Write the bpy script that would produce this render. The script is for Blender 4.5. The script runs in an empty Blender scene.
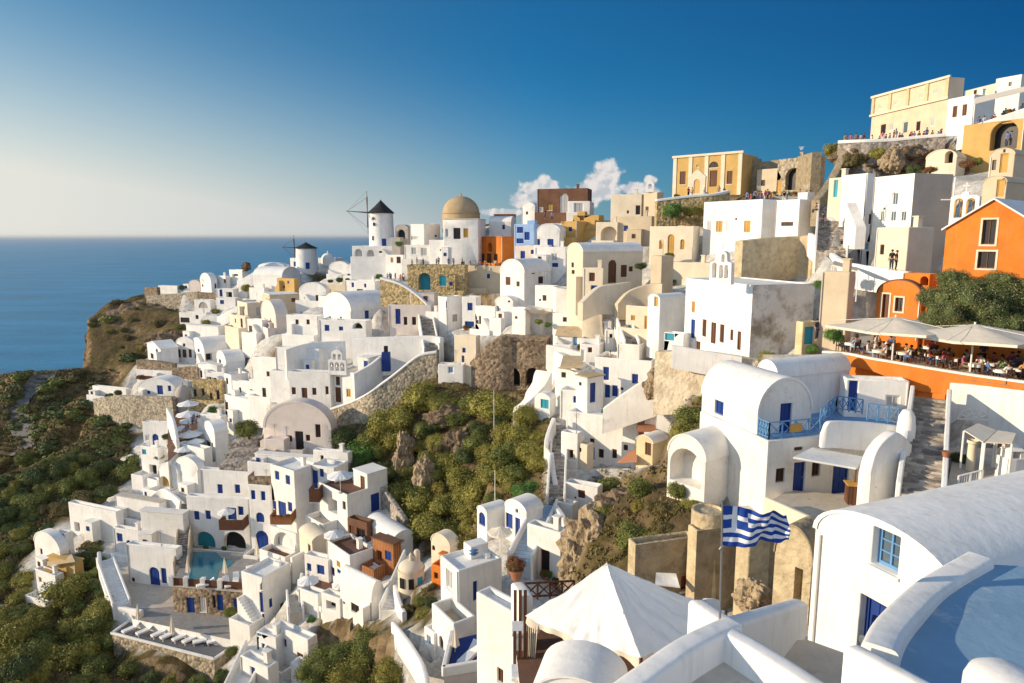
SUN_AZ, SUN_EL, SUN_E, SUN_C = -97, 15, 4.0, (1.0, .80, .55)
SKY_S, SKY_AIR, SKY_DUST, SKY_OZ = .12, 1.0, .6, 3.0
EXPO = 0.45
SEA_COL = (.004, .21, .40, 1)
HAZE = 1.8e-5
import bpy, bmesh, math, random
import numpy as np
from math import sin, cos, tan, atan, atan2, pi, radians as R, sqrt
from mathutils import Vector, Matrix, noise
from mathutils.geometry import delaunay_2d_cdt
random.seed(7)
scn = bpy.context.scene
COL = scn.collection
# ------------------------------------------------------------------ camera
F, CX, CY = 683.0, 512.0, 341.5
PITCH = atan(105.5 / F); CP, SP = cos(PITCH), sin(PITCH)
CZ = 130.0                                     # eye height above the sea
cam = bpy.data.cameras.new('camera'); camo = bpy.data.objects.new('camera', cam); COL.objects.link(camo)
camo.location = (0, 0, CZ); camo.rotation_euler = (pi/2 - PITCH, 0, 0)
cam.sensor_width = 36; cam.lens = 36 * F / 1024; cam.clip_start = .1; cam.clip_end = 300000
scn.camera = camo

def ray(u, v):
    a = (u - CX) / F; b = (CY - v) / F
    return Vector((a, CP + SP * b, -SP + CP * b))
def at(u, v, Y):
    d = ray(u, v); t = Y / d.y
    return Vector((d.x * t, Y, CZ + d.z * t))
def atz(u, v, z):
    d = ray(u, v); t = (z - CZ) / d.z
    return Vector((d.x * t, d.y * t, z))
def proj(P):
    D = P[1] * CP - (P[2] - CZ) * SP; U = P[1] * SP + (P[2] - CZ) * CP
    return (CX + F * P[0] / D, CY - F * U / D)
def depth(P): return P[1] * CP - (P[2] - CZ) * SP

# ------------------------------------------------------------------ materials
M = {}
def nd(nt, t, **k):
    n = nt.nodes.new(t)
    for a, b in k.items(): setattr(n, a, b)
    return n
def mat(key, col, rough=.85, var=.12, scale=.6, bump=.25, bscale=9., col2=None, spots=None, streak=0., metal=0., spec=.3, kind=None, bdist=.04):
    """procedural material: base colour varied by world-space noise, optional second colour in patches, optional streaks"""
    m = bpy.data.materials.new(key); m.use_nodes = True; nt = m.node_tree; L = nt.links
    bs = nt.nodes['Principled BSDF']; bs.inputs['Roughness'].default_value = rough; bs.inputs['Metallic'].default_value = metal
    bs.inputs['Specular IOR Level'].default_value = spec
    geo = nd(nt, 'ShaderNodeNewGeometry'); P = geo.outputs['Position']
    n1 = nd(nt, 'ShaderNodeTexNoise'); n1.inputs['Scale'].default_value = scale; n1.inputs['Detail'].default_value = 6; n1.inputs['Roughness'].default_value = .65
    L.new(P, n1.inputs['Vector'])
    mr = nd(nt, 'ShaderNodeMapRange'); mr.inputs['From Min'].default_value = .3; mr.inputs['From Max'].default_value = .7
    mr.inputs['To Min'].default_value = 1 - var; mr.inputs['To Max'].default_value = 1 + var * .6
    L.new(n1.outputs['Fac'], mr.inputs['Value'])
    base = nd(nt, 'ShaderNodeMixRGB', blend_type='MULTIPLY'); base.inputs['Fac'].default_value = 1
    base.inputs['Color1'].default_value = (*col, 1)
    L.new(mr.outputs['Result'], base.inputs['Color2'])
    out = base.outputs['Color']
    if col2:
        n2 = nd(nt, 'ShaderNodeTexNoise'); n2.inputs['Scale'].default_value = (spots or (1.2, .5, .6))[0]; n2.inputs['Detail'].default_value = 8; n2.inputs['Roughness'].default_value = .7
        L.new(P, n2.inputs['Vector'])
        r2 = nd(nt, 'ShaderNodeMapRange'); r2.inputs['From Min'].default_value = (spots or (1.2, .5, .6))[1]; r2.inputs['From Max'].default_value = (spots or (1.2, .5, .6))[2]
        L.new(n2.outputs['Fac'], r2.inputs['Value'])
        mx = nd(nt, 'ShaderNodeMixRGB'); mx.inputs['Color2'].default_value = (*col2, 1)
        L.new(r2.outputs['Result'], mx.inputs['Fac']); L.new(out, mx.inputs['Color1']); out = mx.outputs['Color']
    if streak:
        mp = nd(nt, 'ShaderNodeMapping'); mp.inputs['Scale'].default_value = (2.2, 2.2, .16); L.new(P, mp.inputs['Vector'])
        n3 = nd(nt, 'ShaderNodeTexNoise'); n3.inputs['Scale'].default_value = 1.6; n3.inputs['Detail'].default_value = 7; n3.inputs['Roughness'].default_value = .7
        L.new(mp.outputs['Vector'], n3.inputs['Vector'])
        r3 = nd(nt, 'ShaderNodeMapRange'); r3.inputs['From Min'].default_value = .52; r3.inputs['From Max'].default_value = .78; r3.inputs['To Max'].default_value = streak
        L.new(n3.outputs['Fac'], r3.inputs['Value'])
        mx = nd(nt, 'ShaderNodeMixRGB'); mx.inputs['Color2'].default_value = (.36, .32, .27, 1)
        L.new(r3.outputs['Result'], mx.inputs['Fac']); L.new(out, mx.inputs['Color1']); out = mx.outputs['Color']
    if kind == 'rubble':
        vo = nd(nt, 'ShaderNodeTexVoronoi'); vo.inputs['Scale'].default_value = 2.6
        L.new(P, vo.inputs['Vector'])
        hs = nd(nt, 'ShaderNodeSeparateColor'); L.new(vo.outputs['Color'], hs.inputs['Color'])
        r4 = nd(nt, 'ShaderNodeMapRange'); r4.inputs['To Min'].default_value = .55; r4.inputs['To Max'].default_value = 1.45
        L.new(hs.outputs['Red'], r4.inputs['Value'])
        mx = nd(nt, 'ShaderNodeMixRGB', blend_type='MULTIPLY'); mx.inputs['Fac'].default_value = 1
        L.new(out, mx.inputs['Color1']); L.new(r4.outputs['Result'], mx.inputs['Color2']); out = mx.outputs['Color']
    if kind in ('tile', 'plank'):
        wv = nd(nt, 'ShaderNodeTexWave'); wv.inputs['Scale'].default_value = 2.2 if kind == 'tile' else 1.6
        wv.inputs['Distortion'].default_value = 1.0; wv.bands_direction = 'X'
        L.new(P, wv.inputs['Vector'])
        r4 = nd(nt, 'ShaderNodeMapRange'); r4.inputs['To Min'].default_value = .65; r4.inputs['To Max'].default_value = 1.2
        L.new(wv.outputs['Fac'], r4.inputs['Value'])
        mx = nd(nt, 'ShaderNodeMixRGB', blend_type='MULTIPLY'); mx.inputs['Fac'].default_value = 1
        L.new(out, mx.inputs['Color1']); L.new(r4.outputs['Result'], mx.inputs['Color2']); out = mx.outputs['Color']
    L.new(out, bs.inputs['Base Color'])
    if bump:
        nb = nd(nt, 'ShaderNodeTexNoise'); nb.inputs['Scale'].default_value = bscale; nb.inputs['Detail'].default_value = 6
        L.new(P, nb.inputs['Vector'])
        bp = nd(nt, 'ShaderNodeBump'); bp.inputs['Strength'].default_value = bump; bp.inputs['Distance'].default_value = bdist
        L.new(nb.outputs['Fac'], bp.inputs['Height'])
        if kind == 'rubble':
            b2 = nd(nt, 'ShaderNodeBump'); b2.inputs['Strength'].default_value = .8; b2.inputs['Distance'].default_value = .12; b2.invert = True
            L.new(vo.outputs['Distance'], b2.inputs['Height']); L.new(bp.outputs['Normal'], b2.inputs['Normal']); bp = b2
        L.new(bp.outputs['Normal'], bs.inputs['Normal'])
    M[key] = m; return m

mat('W', (.82, .805, .775), var=.12, scale=.5, col2=(.66, .63, .58), spots=(.55, .56, .76), streak=.40, bump=.35, bscale=3.2, bdist=.05)          # whitewash
mat('V', (.79, .765, .72), var=.14, scale=.5, col2=(.62, .56, .47), spots=(.9, .56, .72), streak=.3, bump=.4, bscale=4, bdist=.06)
mat('C', (.72, .63, .49), var=.12, streak=.25)                      # cream
mat('B', (.60, .50, .36), var=.14, streak=.25)                      # beige
mat('G', (.44, .40, .36), var=.14, streak=.2)                       # grey render
mat('P', (.73, .64, .58), var=.12, streak=.2)                       # pink
mat('Y', (.54, .35, .12), var=.16, streak=.25)                      # ochre
mat('Q', (.64, .51, .31), var=.2, streak=.2, col2=(.5, .38, .2), spots=(1.3, .5, .7))
mat('O', (.68, .20, .025), var=.22, scale=.7, col2=(.55, .20, .05), spots=(.6, .5, .72), streak=.2, bump=.4, bscale=4)   # orange
mat('K', (.17, .085, .05), var=.3, bump=.4)                         # brown
mat('S', (.40, .34, .25), var=.25, scale=1.2, kind='rubble', bump=.5, bscale=6)
mat('SB', (.29, .215, .145), var=.3, scale=1.2, kind='rubble', bump=.5, bscale=6)
mat('SG', (.33, .29, .25), var=.25, scale=1.2, kind='rubble', bump=.5, bscale=6)
mat('SO', (.45, .34, .17), var=.25, scale=1.2, kind='rubble', bump=.5, bscale=6)
mat('T', (.42, .19, .10), var=.22, kind='tile')                     # terracotta
mat('TT', (.50, .39, .25), var=.2, col2=(.38, .3, .2))              # tan roof
mat('PF', (.52, .47, .40), var=.15, scale=1.5, col2=(.36, .32, .27), spots=(2.4, .55, .68))   # paving
mat('RF', (.17, .09, .06), var=.2, scale=2)                         # red-brown terrace tiles
mat('b', (.015, .05, .24), rough=.5, var=.15, bump=.1)              # blue paint
mat('l', (.12, .28, .52), rough=.5, var=.12, bump=.1)               # light blue paint
mat('t', (.03, .30, .42), rough=.5, var=.12, bump=.1)               # turquoise paint
mat('k', (.022, .020, .022), rough=.35, var=.2, bump=0)             # dark glass; also sheets painted for unlit insides
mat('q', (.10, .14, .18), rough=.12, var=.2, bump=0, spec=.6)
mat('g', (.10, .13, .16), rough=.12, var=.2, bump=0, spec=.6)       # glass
mat('n', (.13, .055, .03), rough=.6, var=.25, bump=.2, kind='plank')
mat('o', (.52, .30, .07), rough=.6, var=.2, bump=.2)
mat('e', (.42, .42, .42), rough=.6, var=.1, bump=.1)
mat('w', (.78, .77, .74), rough=.6, var=.06, bump=.1)
mat('r', (.30, .05, .03), rough=.6, var=.2, bump=.1)
mat('x', (.40, .37, .32), var=.2)                                   # blind niche
mat('canvas', (.74, .66, .54), rough=.9, var=.08, scale=1.5, bump=.3, bscale=3, bdist=.08)
mat('wcanvas', (.86, .85, .83), rough=.9, var=.06, scale=1.2, bump=.35, bscale=2.5, bdist=.1)
mat('metal', (.30, .30, .31), rough=.4, metal=.7, var=.1, bump=0)
mat('slate', (.035, .034, .036), var=.3, scale=2, bump=.4)
mat('rock', (.22, .155, .10), var=.45, scale=.5, col2=(.10, .075, .05), spots=(.9, .5, .62), bump=1., bscale=1.6, bdist=.5)
mat('rockpale', (.40, .31, .20), var=.4, scale=.8, col2=(.17, .12, .075), spots=(1.1, .5, .62), bump=1., bscale=2.2, bdist=.35)
mat('leafA', (.27, .25, .055), rough=.7, var=.35, scale=1.0, bump=0)
mat('leafB', (.18, .20, .05), rough=.7, var=.35, scale=1.0, bump=0)
mat('leafC', (.10, .13, .042), rough=.7, var=.35, scale=1.0, bump=0)
mat('leafD', (.32, .26, .06), rough=.7, var=.35, scale=1.0, bump=0)
mat('leafE', (.17, .14, .055), rough=.8, var=.35, scale=1.0, bump=0)
mat('leafG', (.10, .20, .04), rough=.6, var=.3, scale=2.0, bump=0)
mat('flower', (.45, .05, .04), rough=.7, var=.4, scale=3.0, bump=0)
mat('flowerp', (.50, .42, .22), rough=.7, var=.4, scale=3.0, bump=0)
mat('bark', (.09, .065, .045), var=.3)
mat('pot', (.36, .15, .08), var=.15)
mat('skin', (.42, .24, .16), rough=.6, var=.05, bump=0)
for i, c in enumerate([(.7,.68,.64),(.05,.06,.09),(.45,.06,.05),(.10,.19,.42),(.25,.2,.15),(.55,.3,.12),(.02,.02,.025),(.35,.45,.55),(.4,.1,.2),(.15,.25,.12)]):
    mat('cloth%d' % i, c, rough=.9, var=.12, scale=5, bump=0)
mat('hair', (.03, .02, .014), rough=.7, var=.2, bump=0)

# ------------------------------------------------------------------ mesh collector
class MB:
    def __init__(s): s.v = []; s.f = []; s.sm = []; s.mi = []
    def vert(s, p): s.v.append(tuple(p)); return len(s.v) - 1
    def face(s, pts, sm=False, mi=0):
        s.f.append([s.vert(p) for p in pts]); s.sm.append(sm); s.mi.append(mi)
    def box(s, a, b, mi=0, xf=None):
        x0, y0, z0 = a; x1, y1, z1 = b
        p = [Vector(q) for q in ((x0,y0,z0),(x1,y0,z0),(x1,y1,z0),(x0,y1,z0),(x0,y0,z1),(x1,y0,z1),(x1,y1,z1),(x0,y1,z1))]
        if xf: p = [xf @ q for q in p]
        i = len(s.v); s.v += [tuple(q) for q in p]
        for q in ((0,3,2,1),(4,5,6,7),(0,1,5,4),(1,2,6,5),(2,3,7,6),(3,0,4,7)):
            s.f.append([i + k for k in q]); s.sm.append(False); s.mi.append(mi)
        return s
    def bar(s, a, b, w, h=None, mi=0):
        a = Vector(a); b = Vector(b); d = b - a; L = d.length
        q = d.to_track_quat('Y', 'Z').to_matrix().to_4x4(); q.translation = a
        h = h or w
        return s.box((-w/2, 0, -h/2), (w/2, L, h/2), mi, q)
    def tube(s, pts, rad, n=8, caps=True, mi=0, sm=True):
        pts = [Vector(p) for p in pts]
        if not isinstance(rad, (list, tuple)): rad = [rad] * len(pts)
        rings = []
        for i, p in enumerate(pts):
            d = (pts[min(i+1, len(pts)-1)] - pts[max(i-1, 0)])
            q = d.to_track_quat('Z', 'X')
            i0 = len(s.v)
            for k in range(n):
                t = 2*pi*k/n
                s.v.append(tuple(p + q @ Vector((cos(t)*rad[i], sin(t)*rad[i], 0))))
            rings.append(i0)
        for a, b in zip(rings, rings[1:]):
            for k in range(n):
                s.f.append([a+k, a+(k+1) % n, b+(k+1) % n, b+k]); s.sm.append(sm); s.mi.append(mi)
        if caps:
            s.f.append([rings[0]+k for k in range(n)][::-1]); s.f.append([rings[-1]+k for k in range(n)]); s.sm += [False]*2; s.mi += [mi]*2
        return s
    def lathe(s, prof, c=(0,0,0), n=16, mi=0, sm=True, a0=0, a1=2*pi):
        rows = []
        closed = abs(a1-a0-2*pi) < 1e-6; m = n if closed else n+1
        for r, z in prof:
            i0 = len(s.v)
            for k in range(m):
                t = a0+(a1-a0)*k/n
                s.v.append((c[0]+r*cos(t), c[1]+r*sin(t), c[2]+z))
            rows.append(i0)
        for a, b in zip(rows, rows[1:]):
            for k in range(n):
                k2 = (k+1) % m if closed else k+1
                s.f.append([a+k, a+k2, b+k2, b+k]); s.sm.append(sm); s.mi.append(mi)
        return s
    def build(s, name, m=None, parent=None, merge=True, bevel=0, recalc=True):
        me = bpy.data.meshes.new(name)
        bm = bmesh.new()
        vs = [bm.verts.new(p) for p in s.v]
        for f, sm, mi in zip(s.f, s.sm, s.mi):
            try:
                fa = bm.faces.new([vs[k] for k in f]); fa.smooth = sm; fa.material_index = mi
            except ValueError: pass
        if merge: bmesh.ops.remove_doubles(bm, verts=bm.verts, dist=.0008)
        if recalc: bmesh.ops.recalc_face_normals(bm, faces=bm.faces)
        bm.to_mesh(me); bm.free(); me.set_sharp_from_angle(angle=R(38))
        o = bpy.data.objects.new(name, me); COL.objects.link(o)
        for q in (m if isinstance(m, (list, tuple)) else [m]):
            if q is not None: me.materials.append(M[q] if isinstance(q, str) else q)
        if parent is not None: o.parent = parent
        if bevel:
            b = o.modifiers.new('round', 'BEVEL'); b.width = bevel; b.segments = 3; b.limit_method = 'ANGLE'; b.angle_limit = R(40); b.harden_normals = False
        return o
def tag(o, label=None, cat=None, group=None, kind=None):
    if label: o['label'] = label
    if cat: o['category'] = cat
    if group: o['group'] = group
    if kind: o['kind'] = kind
    return o
def empty(name, loc, label, cat, group=None, rz=0, parent=None):
    o = bpy.data.objects.new(name, None); COL.objects.link(o); o.location = loc; o.rotation_euler = (0, 0, rz)
    o.empty_display_size = .3
    return tag(o, label, cat, group)
def copy_tree(o, parent=None):
    c = o.copy(); COL.objects.link(c)
    if parent is not None: c.parent = parent
    for ch in KIDS.get(o.name, [k for k in o.children]): copy_tree(ch, c)
    return c
KIDS = {}

# ------------------------------------------------------------------ openings
def arch_pts(s0, s1, z0, z1, n=10):
    r = (s1 - s0) / 2; zc = max(z1 - r, z0 + .05); rr = z1 - zc; c = (s0 + s1) / 2
    return [(s0, z0), (s1, z0)] + [(c + r*cos(pi*k/n), zc + rr*sin(pi*k/n)) for k in range(n+1)]
def plane_face(mb, outline, holes, f3, mi=0):
    vs = list(outline); fs = [list(range(len(vs)))]
    for h in holes:
        fs.append(list(range(len(vs), len(vs) + len(h)))); vs += h
    if holes:
        r = delaunay_2d_cdt([Vector(p) for p in vs], [], fs, 2, 1e-5)
        for t in r[2]: mb.face([f3(r[0][k]) for k in t], mi=mi)
    else: mb.face([f3(p) for p in outline], mi=mi)
REV = .16
def add_opening(root, kind, col, s0, s1, z0, z1, f3, near, trim=None):
    """leaf / pane objects set back in a hole of the wall; f3(s, z, inset) -> local point"""
    w = s1 - s0; h = z1 - z0
    X = f3((1, 0), 0) - f3((0, 0), 0); N = f3((0, 0), 1) - f3((0, 0), 0); O = f3((s0, z0), 0)
    mt = Matrix((( X.x, N.x, 0, O.x), (X.y, N.y, 0, O.y), (0, 0, 1, O.z), (0, 0, 0, 1)))
    isdoor = kind in 'da'
    if trim:
        t = MB(); tw = .12
        t.box((-tw, -.04, -tw*(not isdoor)), (0.005, .02, h+tw), xf=mt); t.box((w-.005, -.04, -tw*(not isdoor)), (w+tw, .02, h+tw), xf=mt); t.box((.005, -.04, h-.005), (w-.005, .02, h+tw), xf=mt)
        if not isdoor: t.box((.005, -.04, -tw), (w-.005, .02, .005), xf=mt)
        t.build('surround', 'C' if trim == 'w' else trim, root)
    fw = min(.09, w*.14)
    fr = MB(); d0, d1 = REV - .05, REV + .03
    fr.box((0, d0, 0), (fw, d1, h), xf=mt); fr.box((w-fw, d0, 0), (w, d1, h), xf=mt); fr.box((fw, d0, h-fw), (w-fw, d1, h), xf=mt)
    if not isdoor: fr.box((fw, d0, 0), (w-fw, d1, fw), xf=mt)
    leafm = col; framem = {'b':'b','l':'w','t':'t','g':'w','q':'l','k':'n','n':'n','o':'o','e':'w','w':'w','r':'n','x':'x'}.get(col, 'w')
    if isdoor:
        lf = MB(); lf.box((fw, REV, 0), (w-fw, REV+.05, h-fw), xf=mt)
        if near or w*h > 1.5:
            for a, b in ((.08, .45), (.52, .93)):
                lf.box((fw+w*.12, REV-.02, h*a), (w*.48, REV+.01, h*b), xf=mt); lf.box((w*.54, REV-.02, h*a), (w-fw-w*.12, REV+.01, h*b), xf=mt)
        d = lf.build('door', leafm, root); fr.build('frame', framem, d)
        if near:
            k = MB(); k.box((w*.82, REV-.07, h*.46), (w*.86, REV-.02, h*.52), xf=mt); k.build('handle', 'metal', d)
    else:
        if near and col in 'gq':
            fr.box((w/2-.025, d0, fw), (w/2+.025, d1, h-fw), xf=mt)
            for q in (.36, .66): fr.box((fw, d0+.01, h*q-.018), (w-fw, d1-.01, h*q+.018), xf=mt)
        elif w > .5: fr.box((w/2-.02, d0, fw), (w/2+.02, d1, h-fw), xf=mt)
        wo = fr.build('window', framem, root)
        pn = MB(); pn.box((fw*.6, REV, fw*.6), (w-fw*.6, REV+.05, h-fw*.6), xf=mt)
        if col in 'bltn' and w > .4:
            ns = 6
            for q in range(ns): pn.box((fw, REV-.02, h*(.08+.86*q/ns)), (w-fw, REV+.01, h*(.08+.86*(q+.6)/ns)), xf=mt)
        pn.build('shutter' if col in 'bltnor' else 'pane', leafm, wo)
        if (near or h*w > 1.2) and not trim:
            si = MB(); si.box((-.08, -.06, -.09), (w+.08, .04, -.005), xf=mt); si.build('sill', 'w', wo)

# ------------------------------------------------------------------ houses
GROUND = []          # control points of the terrain
HOUSES = []
SIGHT = []           # runs of (u, v, Y): ground nearer than Y must stay below these lines of sight
G0 = 'houses stepping down the hillside'
def solve_w(C, uL, cb, sb):
    k = (uL - CX) / F; D0 = depth(C)
    return (C.x - k*D0) / (cb + k*sb*CP)
def solve_d(C, uR, cb, sb):
    k = (uR - CX) / F; D0 = depth(C); den = sb - k*cb*CP
    if den < .02: return None
    return (k*D0 - C.x) / den
def house(label, uL, uC, uR, vT, vB, Y, b, roof='f', m='W', ops='', D=None, sink=5.0, name='house', cat='house', group=G0,
          rise=None, par=.35, roofm=None, chim=0, trim=None, ground=True, floorm=None, bmat=None):
    b = R(b); cb, sb = cos(b), sin(b)
    C = at(uC, vT, Y); zt = C.z; zb = at(uC, vB, Y).z
    h = max(zt - zb, .5)
    w = min(max(solve_w(C, uL, cb, sb), .8), 40)
    d = D or (solve_d(C, uR, cb, sb) if uR else None) or 5.0
    d = min(max(d, 1.2), 22)
    ex = Vector((cb, -sb, 0)); ey = Vector((sb, cb, 0))
    cen = C - ex*w/2 + ey*d/2; cen.z = zb
    root = empty(name, cen, label, cat, group, -b)
    hx, hy = w/2, d/2
    near = Y < 45
    global REV; REV = .30 if Y < 20 else .2 if Y < 60 else .16
    # openings per face
    holes = {'A': [], 'B': []}; todo = []
    fA = lambda p, i=0: Vector((-hx + p[0], -hy + i, p[1]))
    fB = lambda p, i=0: Vector((hx - i, -hy + p[0], p[1]))
    def hit(u, v, face):
        d_ = ray(u, v); o_ = Vector((0, 0, CZ))
        if face == 'A': n = -ey; p0 = C
        else: n = ex; p0 = C
        t = (p0 - o_).dot(n) / d_.dot(n); P = o_ + d_*t; q = P - C
        return (w + q.dot(ex), P.z - zb) if face == 'A' else (q.dot(ey), P.z - zb)
    vA = (-ey).dot(-C.to_2d().to_3d()) > 0
    vB_ = ex.dot(-C.to_2d().to_3d()) > 0
    rv = rise if rise is not None else (w if roof == 'vy' else d)*.30
    topA = h + (rv if roof in ('vy', 'gy') else 0); topB = h + (rv if roof in ('vx', 'gx') else 0)
    for s in ops.split(';'):
        s = s.split()
        if not s: continue
        k, col = s[0], s[5]; u, v, pw, ph = map(float, s[1:5])
        best = None
        for face, vis, lim, top in (('A', vA, w, topA), ('B', vB_, d, topB)):
            if not vis or (len(s) > 6 and s[6] != face): continue
            a, z = hit(u, v, face)
            if -.1 < a < lim + .1: best = (face, lim, top); break
        if not best: continue
        face, lim, top = best
        a0, _ = hit(u - pw/2, v, face); a1, _ = hit(u + pw/2, v, face)
        _, z1 = hit(u, v - ph/2, face); _, z0 = hit(u, v + ph/2, face)
        a0, a1 = max(min(a0, a1), .06), min(max(a0, a1), lim - .06)
        if k in 'da' and z0 < .35: z0 = .02
        z0 = max(z0, -sink + .3); z1 = min(z1, top - .1)
        if a1 - a0 < .12 or z1 - z0 < .15: continue
        if any(not (a1 + .04 < q[0] or a0 - .04 > q[1] or z1 + .04 < q[2] or z0 - .04 > q[3]) for q in holes[face]): continue
        holes[face].append((a0, a1, z0, z1)); todo.append((face, k, col, a0, a1, z0, z1))
    rw_ = random.Random(int(uL*3 + vB*17))
    if cat == 'house' and 48 < Y < 180 and uC < 700 and w > 2.6 and h > 2.2 and len(holes['A']) < 2 and roof != 'p':
        for sc_ in ((.22, .62) if w > 4 else (.4,)):
            a0 = w*sc_ + rw_.uniform(-.2, .3); z0 = h*rw_.uniform(.42, .55); ww, wh = rw_.uniform(.5, .75), rw_.uniform(.7, 1.05); dr = rw_.random() < .3 and h > 2.4
            if dr: z0, ww, wh = .02, .85, 1.95
            if a0 + ww > w - .15 or z0 + wh > h - .35 or rw_.random() < .2: continue
            if any(not (a0 + ww + .1 < q[0] or a0 - .1 > q[1] or z0 + wh + .1 < q[2] or z0 - .1 > q[3]) for q in holes['A']): continue
            holes['A'].append((a0, a0+ww, z0, z0+wh)); todo.append(('A', 'd' if dr else 'w', rw_.choice('bbbkn'), a0, a0+ww, z0, z0+wh))
    mb = MB()
    hp = {'A': [], 'B': []}
    for face, k, col, a0, a1, z0, z1 in todo:
        pts = arch_pts(a0, a1, z0, z1) if k in 'avp' else [(a0, z0), (a1, z0), (a1, z1), (a0, z1)]
        hp[face].append((pts, k, col))
    def arc(L, n=14): return [(L/2 + L/2*cos(pi*i/n), h + rv*sin(pi*i/n)) for i in range(n+1)]
    oA = [(0, -sink), (w, -sink)] + (arc(w) if roof == 'vy' else [(w, h), (w/2, h+rv), (0, h)] if roof == 'gy' else [(w, h), (0, h)])
    oB = [(0, -sink), (d, -sink)] + (arc(d) if roof == 'vx' else [(d, h), (d/2, h+rv), (0, h)] if roof == 'gx' else [(d, h), (0, h)])
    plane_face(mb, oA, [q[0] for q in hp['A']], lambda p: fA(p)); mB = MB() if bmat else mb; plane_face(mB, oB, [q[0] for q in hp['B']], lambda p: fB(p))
    plane_face(mb, oA, [], lambda p: fA(p, d)); plane_face(mb, oB, [], lambda p: fB(p, w))
    for face, f3, lim in (('A', fA, d), ('B', fB, w)):
        for pts, k, col in hp[face]:
            dep = REV + .04 if k not in 'op' else min(1.3, lim*.6)
            for i in range(len(pts)):
                p, q = pts[i], pts[(i+1) % len(pts)]
                mb.face([f3(p), f3(q), f3(q, dep), f3(p, dep)])
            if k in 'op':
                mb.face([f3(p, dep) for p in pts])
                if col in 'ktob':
                    bk = MB(); bk.face([f3(p, dep - .03) for p in pts]); bk.build('opening', col, root)  # coloured sheet at the niche back; dark ones paint its inner shade
    rm = roofm or m
    if roof == 'f':
        t = min(.24, w*.2, d*.2)
        i0 = [(-hx, -hy), (hx, -hy), (hx, hy), (-hx, hy)]; i1 = [(-hx+t, -hy+t), (hx-t, -hy+t), (hx-t, hy-t), (-hx+t, hy-t)]
        for k in range(4):
            a, b2 = i0[k], i0[(k+1) % 4]; c, e = i1[(k+1) % 4], i1[k]
            mb.face([(*a, h), (*b2, h), (*c, h), (*e, h)]); mb.face([(*e, h), (*c, h), (*c, h-par), (*e, h-par)])
        rf = MB(); rf.face([(*p, h-par+.004) for p in i1]); 
        rf.build('roof', floorm or rm, root)
    elif roof == 'p':
        o_ = .12; rf = MB(); rf.box((-hx-o_, -hy-o_, h-.02), (hx+o_, hy+o_, h+.12)); rf.build('roof', rm, root)
    elif roof in ('vx', 'vy'):
        n = 16; rf = MB(); L, E = (d, hx) if roof == 'vx' else (w, hy)
        o_ = .05
        ring = lambda e: [((L/2+o_)*cos(pi*i/n), e, h + (rv+o_)*sin(pi*i/n)) for i in range(n+1)]
        r0, r1 = ring(-E-.04), ring(E+.04)
        r2 = [(p[0]*.93, p[1], h+(p[2]-h)*.93) for p in r0]
        sw = (lambda p: (p[1], p[0], p[2])) if roof == 'vx' else (lambda p: p)
        for i in range(n):
            rf.face([sw(q) for q in (r0[i], r0[i+1], r1[i+1], r1[i])], True)
        r3 = [(p[0]*.93, p[1], h+(p[2]-h)*.93) for p in r1]
        for i in range(n):
            rf.face([sw(q) for q in (r0[i], r0[i+1], r2[i+1], r2[i])]); rf.face([sw(q) for q in (r1[i], r1[i+1], r3[i+1], r3[i])])
        rf.build('roof', rm, root)
    elif roof in ('gx', 'gy'):
        rf = MB(); L, E = (d, hx) if roof == 'gx' else (w, hy); o_ = .22; th = .14
        sw = (lambda p: Vector((p[1], p[0], p[2]))) if roof == 'gx' else (lambda p: Vector(p))
        for sgn in (-1, 1):
            a = (sgn*(L/2+o_), -E-o_, h - o_*rv/(L/2)); c = (0, -E-o_, h+rv)
            q = [a, c, (c[0], E+o_, c[2]), (a[0], E+o_, a[2])]
            lo = [sw((p[0], p[1], p[2]+.02)) for p in q]; hi = [sw((p[0], p[1], p[2]+th)) for p in q]
            rf.face(hi); rf.face(lo)
            for k in range(4): rf.face([lo[k], lo[(k+1) % 4], hi[(k+1) % 4], hi[k]])
        rf.build('roof', rm, root)
    elif roof == 'd':
        rr = min(w, d)/2*.98; rf = MB()
        mb.face([(-hx, -hy, h), (hx, -hy, h), (hx, hy, h), (-hx, hy, h)])
        rf.lathe([(rr, 0), (rr, .15)] + [(rr*.96*cos(t), .15 + rr*.9*sin(t)) for t in [pi/2*i/9 for i in range(10)]], (0, 0, h-.02), 28)
        rf.build('roof', rm, root)
    if bmat: mB.build('side_wall', bmat, root)
    mb.build('wall', m, root, bevel=.10 if Y < 30 else .08 if Y < 170 else 0)
    for face, k, col, a0, a1, z0, z1 in todo:
        if k in 'op': continue
        add_opening(root, k, col, a0, a1, z0, z1, fA if face == 'A' else fB, near, trim)
    rnd = random.Random(int(uL*7 + vT*13)); feat = rnd.random()
    if roof == 'f' and near is False and cat == 'house':
        if feat < .30: chim = 1
        elif feat < .52 and min(w, d) > 2.5:
            q = MB(); bw, bd, bh = min(1.6, w*.4), min(1.6, d*.45), rnd.uniform(.5, 1.0); ox, oy = hx - bw*.5 - .35, hy - bd*.5 - .35
            if rnd.random() < .5: ox = -ox
            q.box((ox-bw/2, oy-bd/2, h-par), (ox+bw/2, oy+bd/2, h-par+bh+.3)); q.build('roof_hut', m, root, bevel=.06)
        if feat > .45 and d > 2 and w > 2.5:
            q = MB(); x0 = rnd.uniform(-hx*.6, hx*.1); q.box((x0, hy-.9, h-par+.004), (x0+rnd.uniform(.6, 1.4), hy-.5, h-par+.45)); q.build('roof_bench', m, root, bevel=.05)
    gaps = []
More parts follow.
